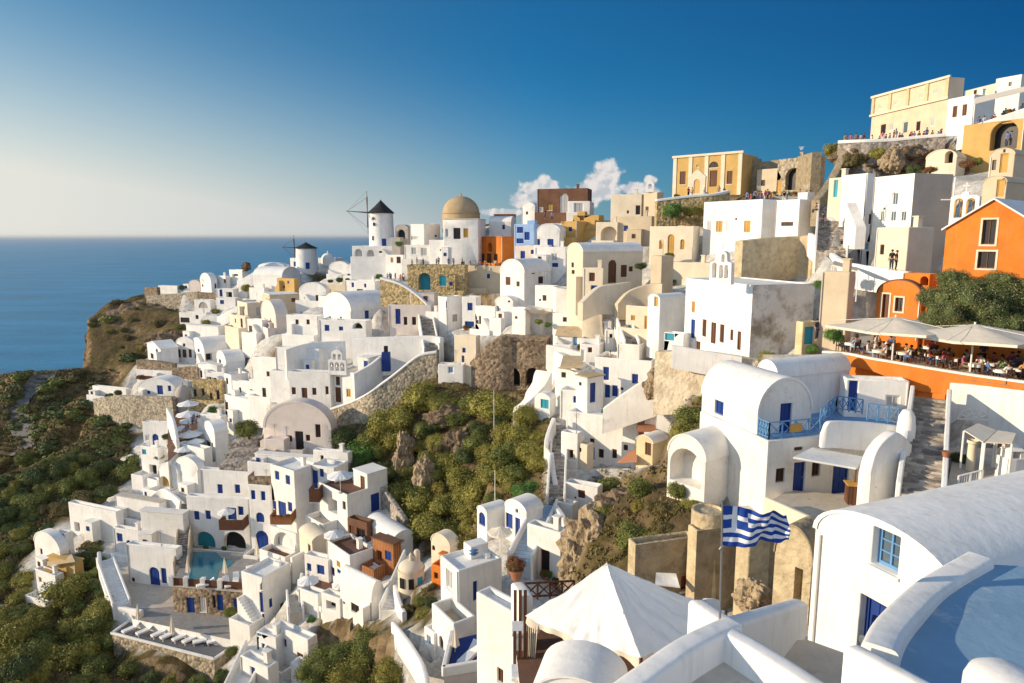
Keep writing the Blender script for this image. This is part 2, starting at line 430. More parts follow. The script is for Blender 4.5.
    if cat == 'house' and 48 < Y < 175 and uC < 690 and w > 3:
        xs_ = sorted([(q[0]-.25, q[1]+.25) for q in holes['A'] if q[2] < h*.7] + [(-1, .15), (w-.15, w+1)])
        gaps = sorted([(b2[0]-a2[1], a2[1]) for a2, b2 in zip(xs_, xs_[1:])], reverse=True)
    if gaps and gaps[0][0] > 1.5:
        gw, g0 = gaps[0]; x0 = -hx + g0; r2 = rnd.random()
        if r2 < .38:                                   # flight of steps against the front
            n_ = 9; L_ = min(gw, 3.4); q = MB(); up = rnd.random() < .5; H_ = min(h*.8, 2.6)
            for k in range(n_):
                a_, b_ = L_*k/n_, L_*(k+1)/n_; zt_ = H_*((k+1) if up else (n_-k))/n_
                q.box((x0+a_, -hy-.95, -2.5), (x0+b_, -hy-.01, zt_))
            q.build('steps', m, root, merge=False)
        elif r2 < .85:                                 # lean-to room
            aw, ad, ah = min(gw, rnd.uniform(1.4, 2.6)), rnd.uniform(.7, 1.5), h*rnd.uniform(.4, .68)
            q = MB(); q.box((x0, -hy-ad, -3.5), (x0+aw, -hy-.01, ah)); q.box((x0-.06, -hy-ad-.06, ah), (x0+aw+.06, -hy-.01, ah+.12)); q.build('annex', m, root, bevel=.07)
            if aw > 1.3:
                fA2 = lambda p, i=0: Vector((x0 + p[0], -hy - ad - .2 + i, p[1]))
                add_opening(root, 'w', rnd.choice('bkbnk'), aw*.35, aw*.35+.55, ah*.45, ah*.45+.7, fA2, False)
    if cat == 'house' and 48 < Y < 175 and uC < 690 and w > 3 and rnd.random() < .5:      # walled terrace before the door
        td = rnd.uniform(1.5, 2.4); q = MB(); ph = rnd.uniform(.5, .85); x1_ = hx if rnd.random() < .6 else hx*.3; x0_ = -hx if x1_ == hx else -hx
        q.box((x0_, -hy-td, -5), (x1_, -hy-td+.22, ph)); q.box((x0_, -hy-td+.22, -5), (x0_+.22, -hy-.02, ph)); q.box((x1_-.22, -hy-td+.22, -5), (x1_, -hy-.02, ph))
        q.build('terrace_wall', m, root, merge=False, bevel=.06)
        q = MB(); q.box((x0_+.2, -hy-td+.2, -5), (x1_-.2, -hy-.03, -.02)); q.build('terrace_floor', rnd.choice(['PF', 'W', 'PF', 'RF', 'V']), root)
    if roof == 'f' and cat == 'house' and Y > 55 and uC < 690 and w > 4.5 and d > 4.5 and rnd.random() < .45:   # upper room
        uw, ud, uh = w*rnd.uniform(.4, .6), d*.5, 2.1; ox = rnd.choice((-1, 1))*(hx-uw/2-.03)
        q = MB(); q.box((ox-uw/2, hy-ud-.03, h-par+.004), (ox+uw/2, hy-.03, h-par+uh)); q.box((ox-uw/2-.08, hy-ud-.11, h-par+uh), (ox+uw/2+.08, hy+.02, h-par+uh+.14)); q.build('upper_room', m, root, bevel=.07)
        fU = lambda p, i=0: Vector((ox - uw/2 + p[0], hy - ud - .22 + i, h - par + p[1]))
        add_opening(root, 'd', rnd.choice('bbn'), uw*.55, uw*.55+.75, .02, 1.7, fU, False)
    if Y > 40 and cat == 'house' and w > 2 and rnd.random() < .4:
        px0 = rnd.choice((-hx + .12, hx - .12)); q = MB(); q.tube([(px0, -hy-.05, h-.1), (px0, -hy-.05, -.8)], .05, 5); q.build('drainpipe', rnd.choice('wewG'), root)
    if Y > 40 and cat == 'house' and roof == 'f' and rnd.random() < .22:
        q = MB(); ax_, ay_ = rnd.uniform(-hx*.6, hx*.6), hy*.55; q.tube([(ax_, ay_, h-par), (ax_, ay_, h+2.0)], .03, 4)
        for k in range(4): q.bar((ax_-.45+.08*k, ay_, h+1.9-.14*k), (ax_+.45-.08*k, ay_, h+1.9-.14*k), .025)
        q.build('aerial', 'metal', root, merge=False)
    if chim:
        c = MB(); cx_, cy_ = hx*.5, hy*.3; zz = h - .2 + (rv*.8 if roof[0] == 'v' else 0)
        c.box((cx_-.25, cy_-.25, zz), (cx_+.25, cy_+.25, zz+1.1)); c.box((cx_-.33, cy_-.33, zz+1.1), (cx_+.33, cy_+.33, zz+1.2))
        c.build('chimney', m, root)
    if ground:
        for p in (C, C - ex*w, C + ey*d, C - ex*w + ey*d, cen):
            GROUND.append((p.x, p.y, zb - .5))
    SIGHT.append([(uL, vB, Y + w*sb), (uC, vB, Y), (uR or uC, vB, Y)])
    HOUSES.append(dict(root=root, w=w, d=d, h=h, zb=zb, C=C, ex=ex, ey=ey))
    return HOUSES[-1]

def spec(text):
    for ln in text.strip().split('\n'):
        ln = ln.strip()
        if not ln or ln[0] == '#': continue
        p = [q.strip() for q in ln.split('|')]
        a = p[0].split()
        kw = {}
        if len(p) > 3:
            for kv in p[3].split():
                k, v = kv.split('='); 
                kw[k] = float(v) if k in ('D', 'sink', 'rise', 'par', 'chim') else v.replace('_', ' ') if k in ('cat', 'group') else v
        uR = None if a[2] == '-' else float(a[2])
        house(p[2], float(a[0]), float(a[1]), uR, float(a[3]), float(a[4]), float(a[5]), float(a[6]), a[7], a[8], p[1], **kw)

# ------------------------------------------------------------------ walls, terraces, stairs
def wallpath(label, pts, thick=.4, m='W', cap=None, capm='W', name='parapet_wall', cat='wall', group=None, sink=1.5, ground=True, sub=4, bev=0, down=True, flip=False):
    """pts: (u, vtop, vbot, Y) along the wall's top edge facing the camera"""
    P = []
    for u, vt, vb, Y in pts:
        a = at(u, vt, Y); z0 = at(u, vb, Y).z
        P.append((Vector((a.x, a.y)), a.z, z0))
    # smooth the run (Catmull-Rom)
    Q = []
    n = len(P)
    for i in range(n-1):
        p0, p1, p2, p3 = P[max(i-1, 0)], P[i], P[i+1], P[min(i+2, n-1)]
        for k in range(sub):
            t = k/sub
            cr = lambda a, b, c, d: .5*((2*b)+(c-a)*t+(2*a-5*b+4*c-d)*t*t+(3*b-a-3*c+d)*t**3)
            Q.append(tuple(cr(p0[j], p1[j], p2[j], p3[j]) for j in range(3)))
    Q.append(P[-1])
    org = Vector((Q[0][0].x, Q[0][0].y, Q[0][2]))
    root = empty(name, org, label, cat, group)
    def sweep(tk, zt_off, zb_fn, rnd):
        mb = MB(); rows = []
        for i, (p, zt, zb) in enumerate(Q):
            t = (Q[min(i+1, len(Q)-1)][0] - Q[max(i-1, 0)][0]).normalized(); nrm = Vector((-t.y, t.x))   # points away from camera for left->right runs
            if (nrm.y < 0) != flip: nrm = -nrm
            f = p - nrm*(tk-thick)/2; bk = f + nrm*tk
            zt2 = zt + zt_off; zb2 = zb_fn(zt, zb); r = min(rnd, tk/2*.98)
            prof = [(0, zb2)] + [(r - r*cos(a), zt2 - r + r*sin(a)) for a in (0, pi/6, pi/3, pi/2)] + [(tk - r + r*sin(a), zt2 - r + r*cos(a)) for a in (0, pi/6, pi/3, pi/2)] + [(tk, zb2)]
            rows.append([Vector((*(f + nrm*s), z)) - org for s, z in prof])
        for a, c in zip(rows, rows[1:]):
            for k in range(len(a)-1): mb.face([a[k], c[k], c[k+1], a[k+1]], True)
            mb.face([a[-1], c[-1], c[0], a[0]])
        mb.face(rows[0]); mb.face(rows[-1])
        return mb
    sweep(thick, 0, lambda zt, zb: zb - sink, .1 if not cap else .02).build('wall', m, root)
    if cap:
        sweep(thick + .12, cap, lambda zt, zb: zt - .06, .14).build('coping', capm, root)
    SIGHT.append([(u, vb, Y) for u, vt, vb, Y in pts])
    if ground:
        for p, zt, zb in P: GROUND.append((p.x, p.y, zb - .4))
    return root
def terrace(label, z_ref, uv, down=3, m='W', topm='PF', rim=None, rimm='W', name='terrace', cat='terrace', group=None, ground=True, skip=()):
    """flat platform; z_ref = (u, v, Y) of one point on it; uv = outline in pixels on that plane, in order"""
    z = at(*z_ref).z
    P = [atz(u, v, z) for u, v in uv]
    c = sum(P, Vector())/len(P); c.z = z - down
    root = empty(name, c, label, cat, group)
    L = [p - c for p in P]
    mb = MB(); n = len(L)
    for k in range(n):
        a, b = L[k], L[(k+1) % n]
        mb.face([(a.x, a.y, 0), (b.x, b.y, 0), b, a])
    mb.build('wall', m, root)
    t = MB(); t.face([(p.x, p.y, p.z + .003) for p in L]); t.build('paving', topm, root)
    if rim:
        r = MB()
        for k in range(n):
            if k in skip: continue
            a, b = L[k], L[(k+1) % n]; d = (b - a).normalized()
            r.bar(a + Vector((0, 0, rim/2)) - d*.12, b + Vector((0, 0, rim/2)) + d*.12, .3, rim + .02)
        r.build('parapet', rimm, root, merge=False, bevel=.06)
    if ground:
        for p in P: GROUND.append((p.x, p.y, z - down*.6))
        GROUND.append((c.x, c.y, z - .8))
    return root, z
def stairs(label, p0, p1, width, n, m='SG', wallm='W', name='staircase', side=True, group=None, ground=True):
    a = at(*p0); b = at(*p1); d = (b - a).to_2d(); L = d.length; t = d/L; nrm = Vector((-t.y, t.x))
    root = empty(name, a, label, 'staircase', group)
    st = MB(); mt = Matrix(((t.x, nrm.x, 0, 0), (t.y, nrm.y, 0, 0), (0, 0, 1, 0), (0, 0, 0, 1)))
    H = b.z - a.z
    for i in range(n):
        st.box((L*i/n, -width/2, -2.0 + min(0, H*i/n)), (L*(i+1)/n + .01, width/2, H*(i+1)/n), xf=mt)
    st.build('steps', m, root, merge=False)
    if side:
        for sgn in (-1, 1):
            w = MB(); y0, y1 = sorted((sgn*width/2, sgn*(width/2+.25)))
            q = [(0, -2.2), (L, H - 2.2), (L, H+.7), (0, .7)]
            f = [mt @ Vector((x, y0, z)) for x, z in q]; g = [mt @ Vector((x, y1, z)) for x, z in q]
            w.face(f); w.face(g)
            for k in range(4): w.face([f[k], f[(k+1) % 4], g[(k+1) % 4], g[k]])
            w.build('side_wall', wallm, root, bevel=.06)
    if ground:
        for k in range(4):
            p = a.lerp(b, k/3); GROUND.append((p.x, p.y, p.z - .7))
    return root
mat('roof_shade_blue', (.22, .36, .50), var=.12, scale=.9, streak=0, bump=.35, bscale=4, col2=(.62, .60, .56), spots=(.8, .58, .74))  # blue floor paint with the blue of its shade put in
mat('stepblue', (.42, .50, .58), var=.15)
mat('PE', (.70, .55, .40), var=.14, streak=.2)
mat('LB', (.30, .46, .72), var=.15)  # wall blue: paint and blue shade mixed into one colour
mat('VR', (.66, .57, .43), var=.2, scale=.7, col2=(.44, .35, .24), spots=(.8, .5, .66), streak=.35, bump=.9, bscale=2.2, bdist=.25)
mat('VG', (.72, .69, .64), var=.16, scale=.4, col2=(.30, .25, .19), spots=(.35, .5, .64), streak=.4, bump=.5, bscale=3, bdist=.08)
mat('GB', (.50, .43, .36), var=.12, streak=.2)
mat('K2', (.36, .15, .06), var=.25, kind='plank')
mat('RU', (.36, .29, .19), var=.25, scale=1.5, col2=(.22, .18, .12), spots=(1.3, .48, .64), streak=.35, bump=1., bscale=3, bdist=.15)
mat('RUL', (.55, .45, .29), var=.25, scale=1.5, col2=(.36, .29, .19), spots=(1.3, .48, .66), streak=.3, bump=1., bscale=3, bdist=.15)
mat('DK', (.15, .15, .16), var=.2, scale=2)
mat('PFD', (.30, .29, .28), var=.2, scale=1.5, col2=(.22, .21, .2), spots=(2.4, .5, .66))
mat('TAN', (.46, .34, .20), var=.15, streak=.2)
# ================================================================== houses: uL uC uR vTop vBase Y b roof wall | openings | label | options
GL = 'group=white_houses_on_the_far_point'
spec('''
# --- far left point
144 157 160 287.5 296 222 20 f SB||small ruined brown stone hut at the seaward end of the rampart|name=ruined_hut cat=hut par=.1
158 177 180 286 292 226 20 f W||long low white hut behind the rampart top|par=.2
183 188.5 190 284 290 220 20 f W|w 186 287 2 3 b|tiny white hut with a blue window between dark bushes on the rampart
189 200 203 284 292 214 15 vy P||low pinkish vaulted hut left of the round white end house
200 211 217 282 292 205 45 vy W|w 202.7 285.5 1.5 2.5 k;d 215.5 286 2 5 b|white vaulted house with a rounded end above the dark brown wall
211 226 230 276 288 206 30 f W|w 225 281 2.5 4 n;w 225 285 2.5 4 n|white house with two brown openings one over the other
229 242 248 270 279 206 30 f W|w 236 275 4 2 k|topmost small white house beside the long sloping white wall
194 210 215 300 310 194 15 f W|v 203 305 9 6 x|white house with one wide arched window below the dark brown wall
179 206 212 313 324 188 15 f W|w 185 320 9 5 k;w 197 317 3 4 k|broad low white house on the rocks at the edge of the scrub
216 235 240 298 307 192 12 f W|w 222 302 4 4 b|white terrace house with a blue shaded porch above the long path
216 233 238 289 298 199 12 f W|o 229 295 6 6 k;w 221 293 3 7 b|white house with a dark open porch and a blue figure like door
237 246 252 282 297 200 25 vy W|w 240 289 4 3 k|small white vaulted house with a round blue shaded niche
200 224 228 323 333 180 10 vy W|w 208.5 325.5 3 3 b;w 219 325.5 2.5 2.5 k|low white vault with two tiny dark windows under the diagonal path
186 218 224 327 343 172 24 p W||long blank white lean-to wall catching the sun behind the vaulted cottages|roofm=W
249 264 269 288 301 185 22 f W|w 266 294 2 3 k|white house with a tall stepped chimney corner|chim=1
277 294 299 279 290 174 35 f Y|w 284 287 2 3 n|low ochre walled house under the white bell shaped chimneys
237 247 267 303 318 165 52 f C|w 258.5 311.5 5 9 e;w 264 313 2 3 k|cream house with a grey shuttered window on its shaded wall|floorm=W
262 269.5 299 295 316 165 58 p B|w 267 301 2.2 5 o;w 293.5 300 4 4 n|large plain beige house with one small brown window|roofm=W
231 245 250 317 331 157 45 f C|w 241.5 323 2 9 k|cream house with one narrow tall dark window
261 276 288 318 331 150 55 vy P|w 265 325.5 4 5 r|pink vaulted house with a small red window
247 262 268 320 336 152 30 f W|w 252 329 6 6 k|white house with a shaded planted porch below the cream house
# --- around the small windmill
253 282 300 276 287 186 20 vx W||long white vault running up towards the small windmill
290 297 301 258 268 204 20 f W|d 295 264 3 5 b|little white annex with a blue door left of the small windmill
318 336 344 258 270 205 20 f W||low white house carrying the small white dome|
299 326 330 292 304 156 15 vy W|w 305 298 2 2 k|white vault below the small windmill with dark pots beside it
329 349 353 268 277 173 12 vy W||left one of two low white vaults between the windmills
347 369 374 269 278 170 12 vy W|w 360 275 3 3 k|right one of two low white vaults between the windmills
318 347 352 285 297 160 15 f C|d 329 293 4 8 o;w 336 293 2 3 k|cream house with an ochre door and dark shrubs along its roof edge
345 375 384 281 294 150 20 f W|w 360 290.6 6 3 n|flat white house with one wide brown window
318 340 352 297 306 146 30 f W|w 328 302 2 3 k;w 337 303 2 2 k|low white terrace house with potted shrubs on its edge
366 387 390 257 275 160 30 f W|w 384 261 2 4.5 k;w 375 264 2 3 k|white house with two slit windows below the large windmill
386 403 407 255 277 156 22 f W|w 392 260 2.4 5 o;w 398.6 260 4 6.5 k|white cube house with a square dark window below the large windmill
# --- vaulted house and chapel cluster
323 351 391 311 338 128 46 vy W|w 359 321 5 3 k;d 367 314.5 4 8 b;w 374 321 4.5 8 k|big white barrel vaulted house with a long bluish roof below the windmills|rise=3.2
319 366 372 321 350 122 14 f W|w 327 328 4.5 6 b;w 341 328.6 4 4 b;p 357.5 326 10 6 k|white house with two small blue windows and a wide low arch
286 318 324 316 338 132 20 f W|w 297 322 3 5 k;w 308 322 3 5 k|white terrace house with a row of stubby white posts on its roof|par=.6
388 431 436 305 334 122 6 f P|d 398 316.5 5 15 b;w 405.5 321 3.5 8 k;w 414 321 4 8 k;d 423.6 323 6 9 b|pinkish house front with a dark door below the sloping ochre wall|D=6
288 330 336 373 405 107 10 f W|w 293.7 391 4 7 n;d 304.6 395.5 5.4 15 n;w 314.3 391.5 4 7 n;w 327 390.5 3 8 n|white chapel hall with a brown door between two square brown windows|floorm=PF
330 356 382 373 405 106 26 f W|d 338 394.5 5.5 14 n;w 337.6 381 4 8.5 n;w 348.5 393 4 8 o|white chapel front with a tall brown window above its brown door|floorm=PF
263 331 337 430 452 99 8 vy P|d 299.4 440 8 17 k;w 298 430.5 8 5 k;w 290 438.7 4 6 k;w 308 438 4 6 k;w 318 431 5 13 k|wide lilac vaulted house with a dark door and four dark openings below the chapel|rise=4.2
264 284 290 440 453 98 10 f P||low rounded lilac annex left of the wide vaulted house|par=.15
255 316 320 459 468 94 14 p W||low bluish white flat roofed house in front of the lilac vault
275 319 324 349 374 114 15 f W|w 300 356 2 3 k|tall blank white retaining house left of the chapel belfry
252 287 292 360 402 117 25 f W|w 268 374 3 5 k|tall white house with nearly blank walls left of the chapel
232 262 266 384 402 124 25 f W|w 240 390 2 5 k|white house with a narrow dark slit above the round bush
224 250 262 400 434 121 35 f W|w 226.5 406 3 8 k|white corner house with a dark shuttered slit above the bushes
252 281 288 372 392 128 30 f W|w 266 380 3 4 k;w 275 380 3 4 k|white house with two small windows under the pink vault
# --- left vaulted cottages
147 160.5 178 349 362 160 48 gy W|w 156.7 351 2 4 k;w 152 356 3 5 k|white gabled cottage nearest the dark scrub of the point
176 193.5 198 344 361 163 18 vy W|d 179 353.5 3 8 n;d 184.3 353.5 4 8 n;d 190 353.5 3 8 n;w 184 345 2.4 3 k|white cottage with three brown doorways side by side
192 204.5 232 353 363 157 50 vy W|d 195.3 358 2.4 7 n;w 199 356 2.4 3 k;w 198.5 350.5 2 3 k;o 209 357 6 7 k|white vaulted cottage with a brown door and a long grey vault behind
197 217 222 366 379 146 25 gy W|w 201 374 2.2 7 k;w 205 374 2.2 7 k|white gabled house with two tall slits above the ochre stone house
216.5 226 245 363 374 149 52 vy W|w 220 362 2 5 k;d 220 370 3 6 n|small white house with a blue shaded vault
204 226 231 374 384 141 18 f W|o 209 380 4.5 6 k;o 215.5 381 7 6 k;o 221 381 4 6 k|white house with three dark open porches over the ochre stone wall
224 231 248 375 394 137 40 f W|w 227 381 2 6 k;w 243 382 2 3 k|white house with a lit narrow front at the top of the narrow lane
136 173 178 371 382 150 12 f W|w 163 377 4 4 b;w 146 378 12 4 k|white house with a red flowering terrace under the brown wall
138 175 188 389 397 142 12 vy W|d 160 390 5.5 9 b;w 148.5 392.5 3 3 b;w 169.5 388.5 3 5.5 b|low white vault with a bright blue door between blue windows|rise=2.0
92 126 130 389 399 152 20 f W||low white walled terrace house out on the bare spur|par=.8
192 222 226 381 402 138 12 f SO|w 195 393 2.6 7 k;w 203 392 2.4 7 k;w 211 396 2.4 6 k;d 218 395 3 9 k|ochre rubble stone house with four dark openings
142 169 173 423 447 128 10 f W|a 155.5 440.5 6 13 b;w 147 438 4 5 P|bluish white house with a bright blue arched door above the restaurant|par=.2
177.5 204 212 449 480 110 30 f W||curved white house wall below the crowded parasol terrace|par=.8
204.5 214.5 228 433 465 112 50 vy W|w 208.5 445 3.6 7 k|small white tower house with one dark window and a vaulted top|rise=1.4
200 222 226 416 434 119 20 f W|w 210 425 2 3 k|white box house right of the parasol restaurant
140 158 163 448 476 115 20 f W|o 153 470 7 10 k;w 144 452 4 5 t|white stepped house with a dark doorway and a turquoise window
158 178 184 474 493 106 25 vy W|p 164 482 10 11 o;w 172 489 4 3 k|white vaulted terrace house with a wide ochre lit arch
176 198 204 470 497 104 30 vy W|w 184.5 488.5 3.6 4 b|white barrel house with one tiny blue window left of the hotel
134 157 161 481 500 112 30 f W|w 147 490 3 5 k|stepped white house in the elbow of the lane above the scrub
# --- pool hotel
200 248 252 472 503 97 10 f W|w 220 489 5 9 b;w 237.4 489 5 8.5 b|upper wing of the white pool hotel with two blue windows|floorm=W
186 248 252 500 551 91 10 f W|w 196.5 515.6 5 8.5 b;w 208 515 5 8.5 b;d 232 514 8.5 12 b;w 240.8 511 5 8.5 b;p 205 542 20 20 t;p 234.5 541 22 18 k|pool hotel front with a turquoise arch and a dark cave arch|group=wings_of_the_pool_hotel
248 270 274 486 555 88 12 f W|w 253 495 4 9 b;w 263 496 4.2 9 b;v 260 517.5 8 9.5 b;a 262 542 12.5 22 b|narrow hotel wing with a large blue arched door and small arched window|group=wings_of_the_pool_hotel
270 294 318 471 550 84 34 f W|w 277 475.5 4 8.5 b;w 287.7 480 4.2 9 b;w 274 505 4 8.5 b;d 282.2 509 7.4 14 b;w 290 507 4 9 b|tall corner wing of the hotel with a broad blank pinkish side wall|group=wings_of_the_pool_hotel floorm=W
270 296 302 534 556 83.5 30 f W|p 284 541 20 16 k|rounded white porch with a shaded sitting arch at the foot of the hotel|group=wings_of_the_pool_hotel par=.15
311 334 348 468 492 85 22 f W|d 314.6 480 6.5 19 b;w 321.6 473 4 8 b;d 330.7 482 7 9 b|white house with two navy doors behind the cream parasol
313 348 352 453 468 91 16 f W|w 322 458 3 5 k|blue shaded white terrace house beside the dark tree
318 347 388 495 530 80 43 f W|o 332.5 506 9 14 k;d 338.6 506 4 16 b;w 344 505.7 3 8 k;d 375.5 502.5 8.5 18 b|white house with a corner roof terrace and a navy door in its shaded side|floorm=RF
299 312 331 543 563 76 52 vx C|w 305 556 2 3 k|cream vaulted house with a rounded shaded end
327 349.5 374 556 583 70 48 f W|w 338.3 564.5 3.4 6 o;w 332.7 571.5 3.2 8 b;d 339.8 577 5 13 b|white house with a red brown roof terrace and a narrow blue door|floorm=RF
304 329 333 560 577 73 24 f W|d 320.6 571 7 11 b;w 309 567.5 4 7.5 b|low white house with a wide navy door behind the white parasol
366 394 413 540 566 72 50 vx W|w 403 542 4.4 5.5 e|white vaulted house with a blue tinted roof and an end window
372 393.5 400 545 572 70 35 p K2|o 379 556 5 10 k;w 388 556 6 9 b|brown timber fronted porch house with dark openings|roofm=K
347 367 371 523 547 75 30 f K|d 352 536 5 20 n;w 361 536 8 14 k|dark brown timber pavilion beside the white corner house|name=pavilion cat=pavilion
340 371.5 384 602 619 62 40 vx W|w 355 608.5 8 8.5 k;w 344 603 2.2 2.4 b|white vaulted house with one square dark window above the leafy bush|rise=1.9
298 318 324 595 610 67 30 f W||white walled seating corner in front of the red brown terrace|par=.7
321 340 344 599 615 65 30 f W|o 331 606 9 8 k|small white open fronted shelter with a brown inside|par=.3
# --- lower left
126 176 180 549 592 85 12 f W|a 154.6 577.5 9.6 20 b;d 163.8 576 5 15 b;w 133 580 3 4 k|white rubble house with an arched double blue door
140 183 186 514 552 91 10 p V||long speckled white stone roofed house left of the stair|roofm=V
113 141 145 532 556 96 18 f W|w 119.6 537.6 5.4 8 b;v 129 544 5 7 b;w 135.5 543 3 5 k|white house with blue windows at the head of the curved stair
116 160 164 503 522 101 20 p W||wide whitish roof terrace house with cream parapets|roofm=PF
68 116 121 512 538 99 22 f W|o 77 527 5 9 k;w 90 531 4 5 k|long pinkish white house at the edge of the scrub slope|floorm=W
55 65 68 534 556 94 20 f W|d 59.3 539 7 12 b|small white cube with a blue door behind the ribbed roof
34 60 66 552 575 92 30 vy W|w 43 562 4 3 k|white vaulted house at the far left edge of the scrub
48 75 80 563 585 90 22 p Y||ochre walled house under a ribbed pale roof at the far left
34 55 60 576 602 89 26 f W|w 45 584 3 3 k|lowest white house of the far left group with a walled roof
172 246 252 592 619 78 8 p SB|d 190.6 607 7.5 18 b;w 203 605 6 14 P;d 220 603 6 16 b;w 214 602 3 12 k;d 237 606 7 14 b|brown stone lower storey under the pool with blue doors|roofm=PF sink=2
241 262 290 578 622 73 28 f W|d 264 603.5 8.6 20 b;w 271 603 3.4 9 b;w 263 588 6 6 x;w 282.5 607 4 8 k|whitewashed house with a tall navy door beside the stone stair
273 308 312 640 676 62 32 f W|w 264 656 2 4 b|white flat roofed house with pinkish parapets at the bottom edge|floorm=W
256 276 279 638 672 63 25 f W|w 263.5 646.5 4 5 b;w 259 632 4 9 t|little white house with a turquoise shutter above the bottom stair
240 268 272 668 700 57 30 f W||white roof cut by the bottom edge of the picture below the stone steps
290 322 327 676 705 57 30 f W||white parapet house cut by the bottom edge beside the leafy bush
# --- ravine centre
438 463 466 365 381 97 10 f W|w 450.7 370 5 6.5 l|small white house with a pale blue window at the ravine edge
454 476.5 480 336 369 99 25 f C|w 463 359 2.4 6.5 b|tall plain cream house above the ravine with a blue slit
438 447 462 297 327 119 40 f W|w 447 305 2.4 7 b;w 455 318 5 7 x|narrow white house with a flower balcony beside the sloping street
462 477 481 297 327 117 14 f W|w 470 306.7 5 7.5 b;d 469.5 327 9 11 b|white house with a square blue window and wide blue gate
475 495 499 307 334 112 35 f W|w 477 322 3 4 k;w 480 320 2 8 k;w 484 328 2 8 r|white stepped house with a dark lantern by the door
495 513 520 303 322 111 30 vy W|d 497.4 311.5 2.4 11 k;w 509 301.5 2 2 k|white vaulted house with a narrow dark door under the twin windowed chapel
420 438 442 312 345 121 25 f W|d 432 333 4 12 e|white wall house with a grey gate at the top of the lane
512 525.5 530 308 326 101 40 f W|w 516 317.6 2.6 2.6 n|small white house with a tiny brown window left of the shade cloth
535 554.5 560 286 313 103 35 f W|w 540 300 2 2 k|blank white block with sharp corners left of the round tower
553 569 574 314 329 94 30 f W|w 565 319.6 4.2 4.6 k|little white cube with one dark window
557 582 586 336 349 90 16 gx W|d 575 341 5 9 l|white house with a sloping tan roof|roofm=TT
583 612 617 321 342 88 14 f W|w 591 329.5 6 11.5 l;w 601 329 7 12.5 l|white house with two large pale blue shuttered windows
605 622 628 330 350 86 14 f W|d 620 342 7 9 b;w 611 336 3 4 k|small white house with a blue gate at the foot of the steps
580 600 604 345 362 84 18 f W|w 590 350 4 5 n;d 583 355 4 10 w|white terrace house where blue laundry hangs
595 652 660 361 403 76 24 f W|w 606 373.6 5.6 13 b;w 635 379 6 9.5 b;d 607.2 394 5 18 b;d 614.8 391 5.4 11 b;w 622 389 2.4 3 k|white two storey house with two blue windows over two blue doors|floorm=TT
576 587.5 604 378 404 74 52 p W|w 580 384 2.6 3.4 k;d 593 393 5.4 20 b|white box house with a tall navy door beside the ravine|roofm=TT
555 578 590 371 400 79 35 f W|w 563.5 375 4.4 5.5 k;w 564 391 2 7 o|white terrace house under tan stone slabs
534.5 550 556 400 412.5 78 35 vy W|w 544.6 404 8 9 t|tiny white vault with a bright blue window above the bushes
560 592 597 392 414 76 20 f W|w 578 408 4 5 b|low white court house with a blue bench in front
568 637 646 420 467 70 28 f W|w 592 441 4.4 4.6 k;d 591 455 8 17 l;w 601 453.6 5 8.6 k;w 614.4 454 4.6 9 k;w 625.6 447.8 4.4 5.6 k|long white house with a row of small windows left of the peach vault
561 578 583 434 462 68 30 f W|o 571 455 8 10 k|white porch house beside the curving lane
573 587.5 592 445 466 67.5 40 f C|w 580 450 2.2 4 k|cream box in front of the long white house
636.5 653 668 444 464 64 48 vy Q|w 648 449 6 12.5 n|peach vaulted house with a brown lattice window|roofm=W
629 645 652 404 418 73 40 f Q|w 635 411 2.4 3.4 k|small peach house above the tiled roof
638 656 660 418 434 70 30 gx T||low house with a red brown tiled roof below the stair wall|roofm=T
645 676 682 406 424 68 22 f W|w 653 409 6 12 l|white house with a pale blue door and a flat bluish roof
652 664 672 394 408 69 45 f Q||small pale stone house with grass on its roof|floorm=leafA
564 598 603 488 514 62 28 f W|w 575 498 2 2 k|white block with a sunken turquoise roof|floorm=t par=.5
556 572 578 505 525 61 35 f W||curved white end house at the meeting of two lanes
477 487 507 514 534 60 52 vy W|v 482 519 6.4 13 b|tiny white vaulted house with a blue arched window in front of the bushes
505 526.5 543 514 543 58 47 vy W|d 509 521 7 15 b;d 517.4 530 5 24 b;d 523.4 529.5 3 12 b;w 516.6 511 2.6 4 k|white vaulted house with three blue doors beside the blue steps
527 561 564 533 578 52 35 f W|d 547 537 10 12 n B|white rounded block with a brown hatch beside the blue steps|par=.9
440 458.5 502 571 607 48 57 f W|w 448.8 580 6 19 e;d 475.5 593 4 23 b|white house with a tall grey window and a flat roof where a blue boat lies|floorm=W par=.25
431.5 453.5 476 624 662 45 56 f W|v 441 643 4 12.5 k;w 447.5 651 3 6 l|white house with a sunny tan terrace and a narrow arched window|floorm=TT par=.9 sink=5
424 434 440 634 650 47 50 f W|d 428.5 641 4 10 l|little white gatehouse with a pale blue door left of the tan terrace
431 450 455 548 566 61 40 vy C|v 433.5 548 3 5 k|cream chapel with a curved gable beside the dry bushes|rise=1.0
431 441 446 567 586 58 30 f O|w 436 576 4 6 n|small orange house under the cream chapel
# --- upper centre
476 502.5 516 237 267 144 48 p O|p 489.5 247 4.6 9 o;d 482 258.5 4.4 9 n;d 489 258.5 4.4 10 n;d 495.6 258.5 4 9 n|orange house with three brown doors and a small niche above|roofm=O
489 511 516 222 238 152 15 vx W|a 487 234 5 8 k|white vaulted house behind the orange house
494 512 516 214.5 222 158 15 p O||thin orange roofed house on the skyline|roofm=O
429 465 468 240 263 146 15 f W|w 457 248 3.4 4.6 k;w 441 250 2 2 k|white house below the domed church with one small window
410 424 440 224 247 153 30 f W|w 436 236 2 2 k;w 414 238 6 4 e|white house with a beige side between windmill and domed church
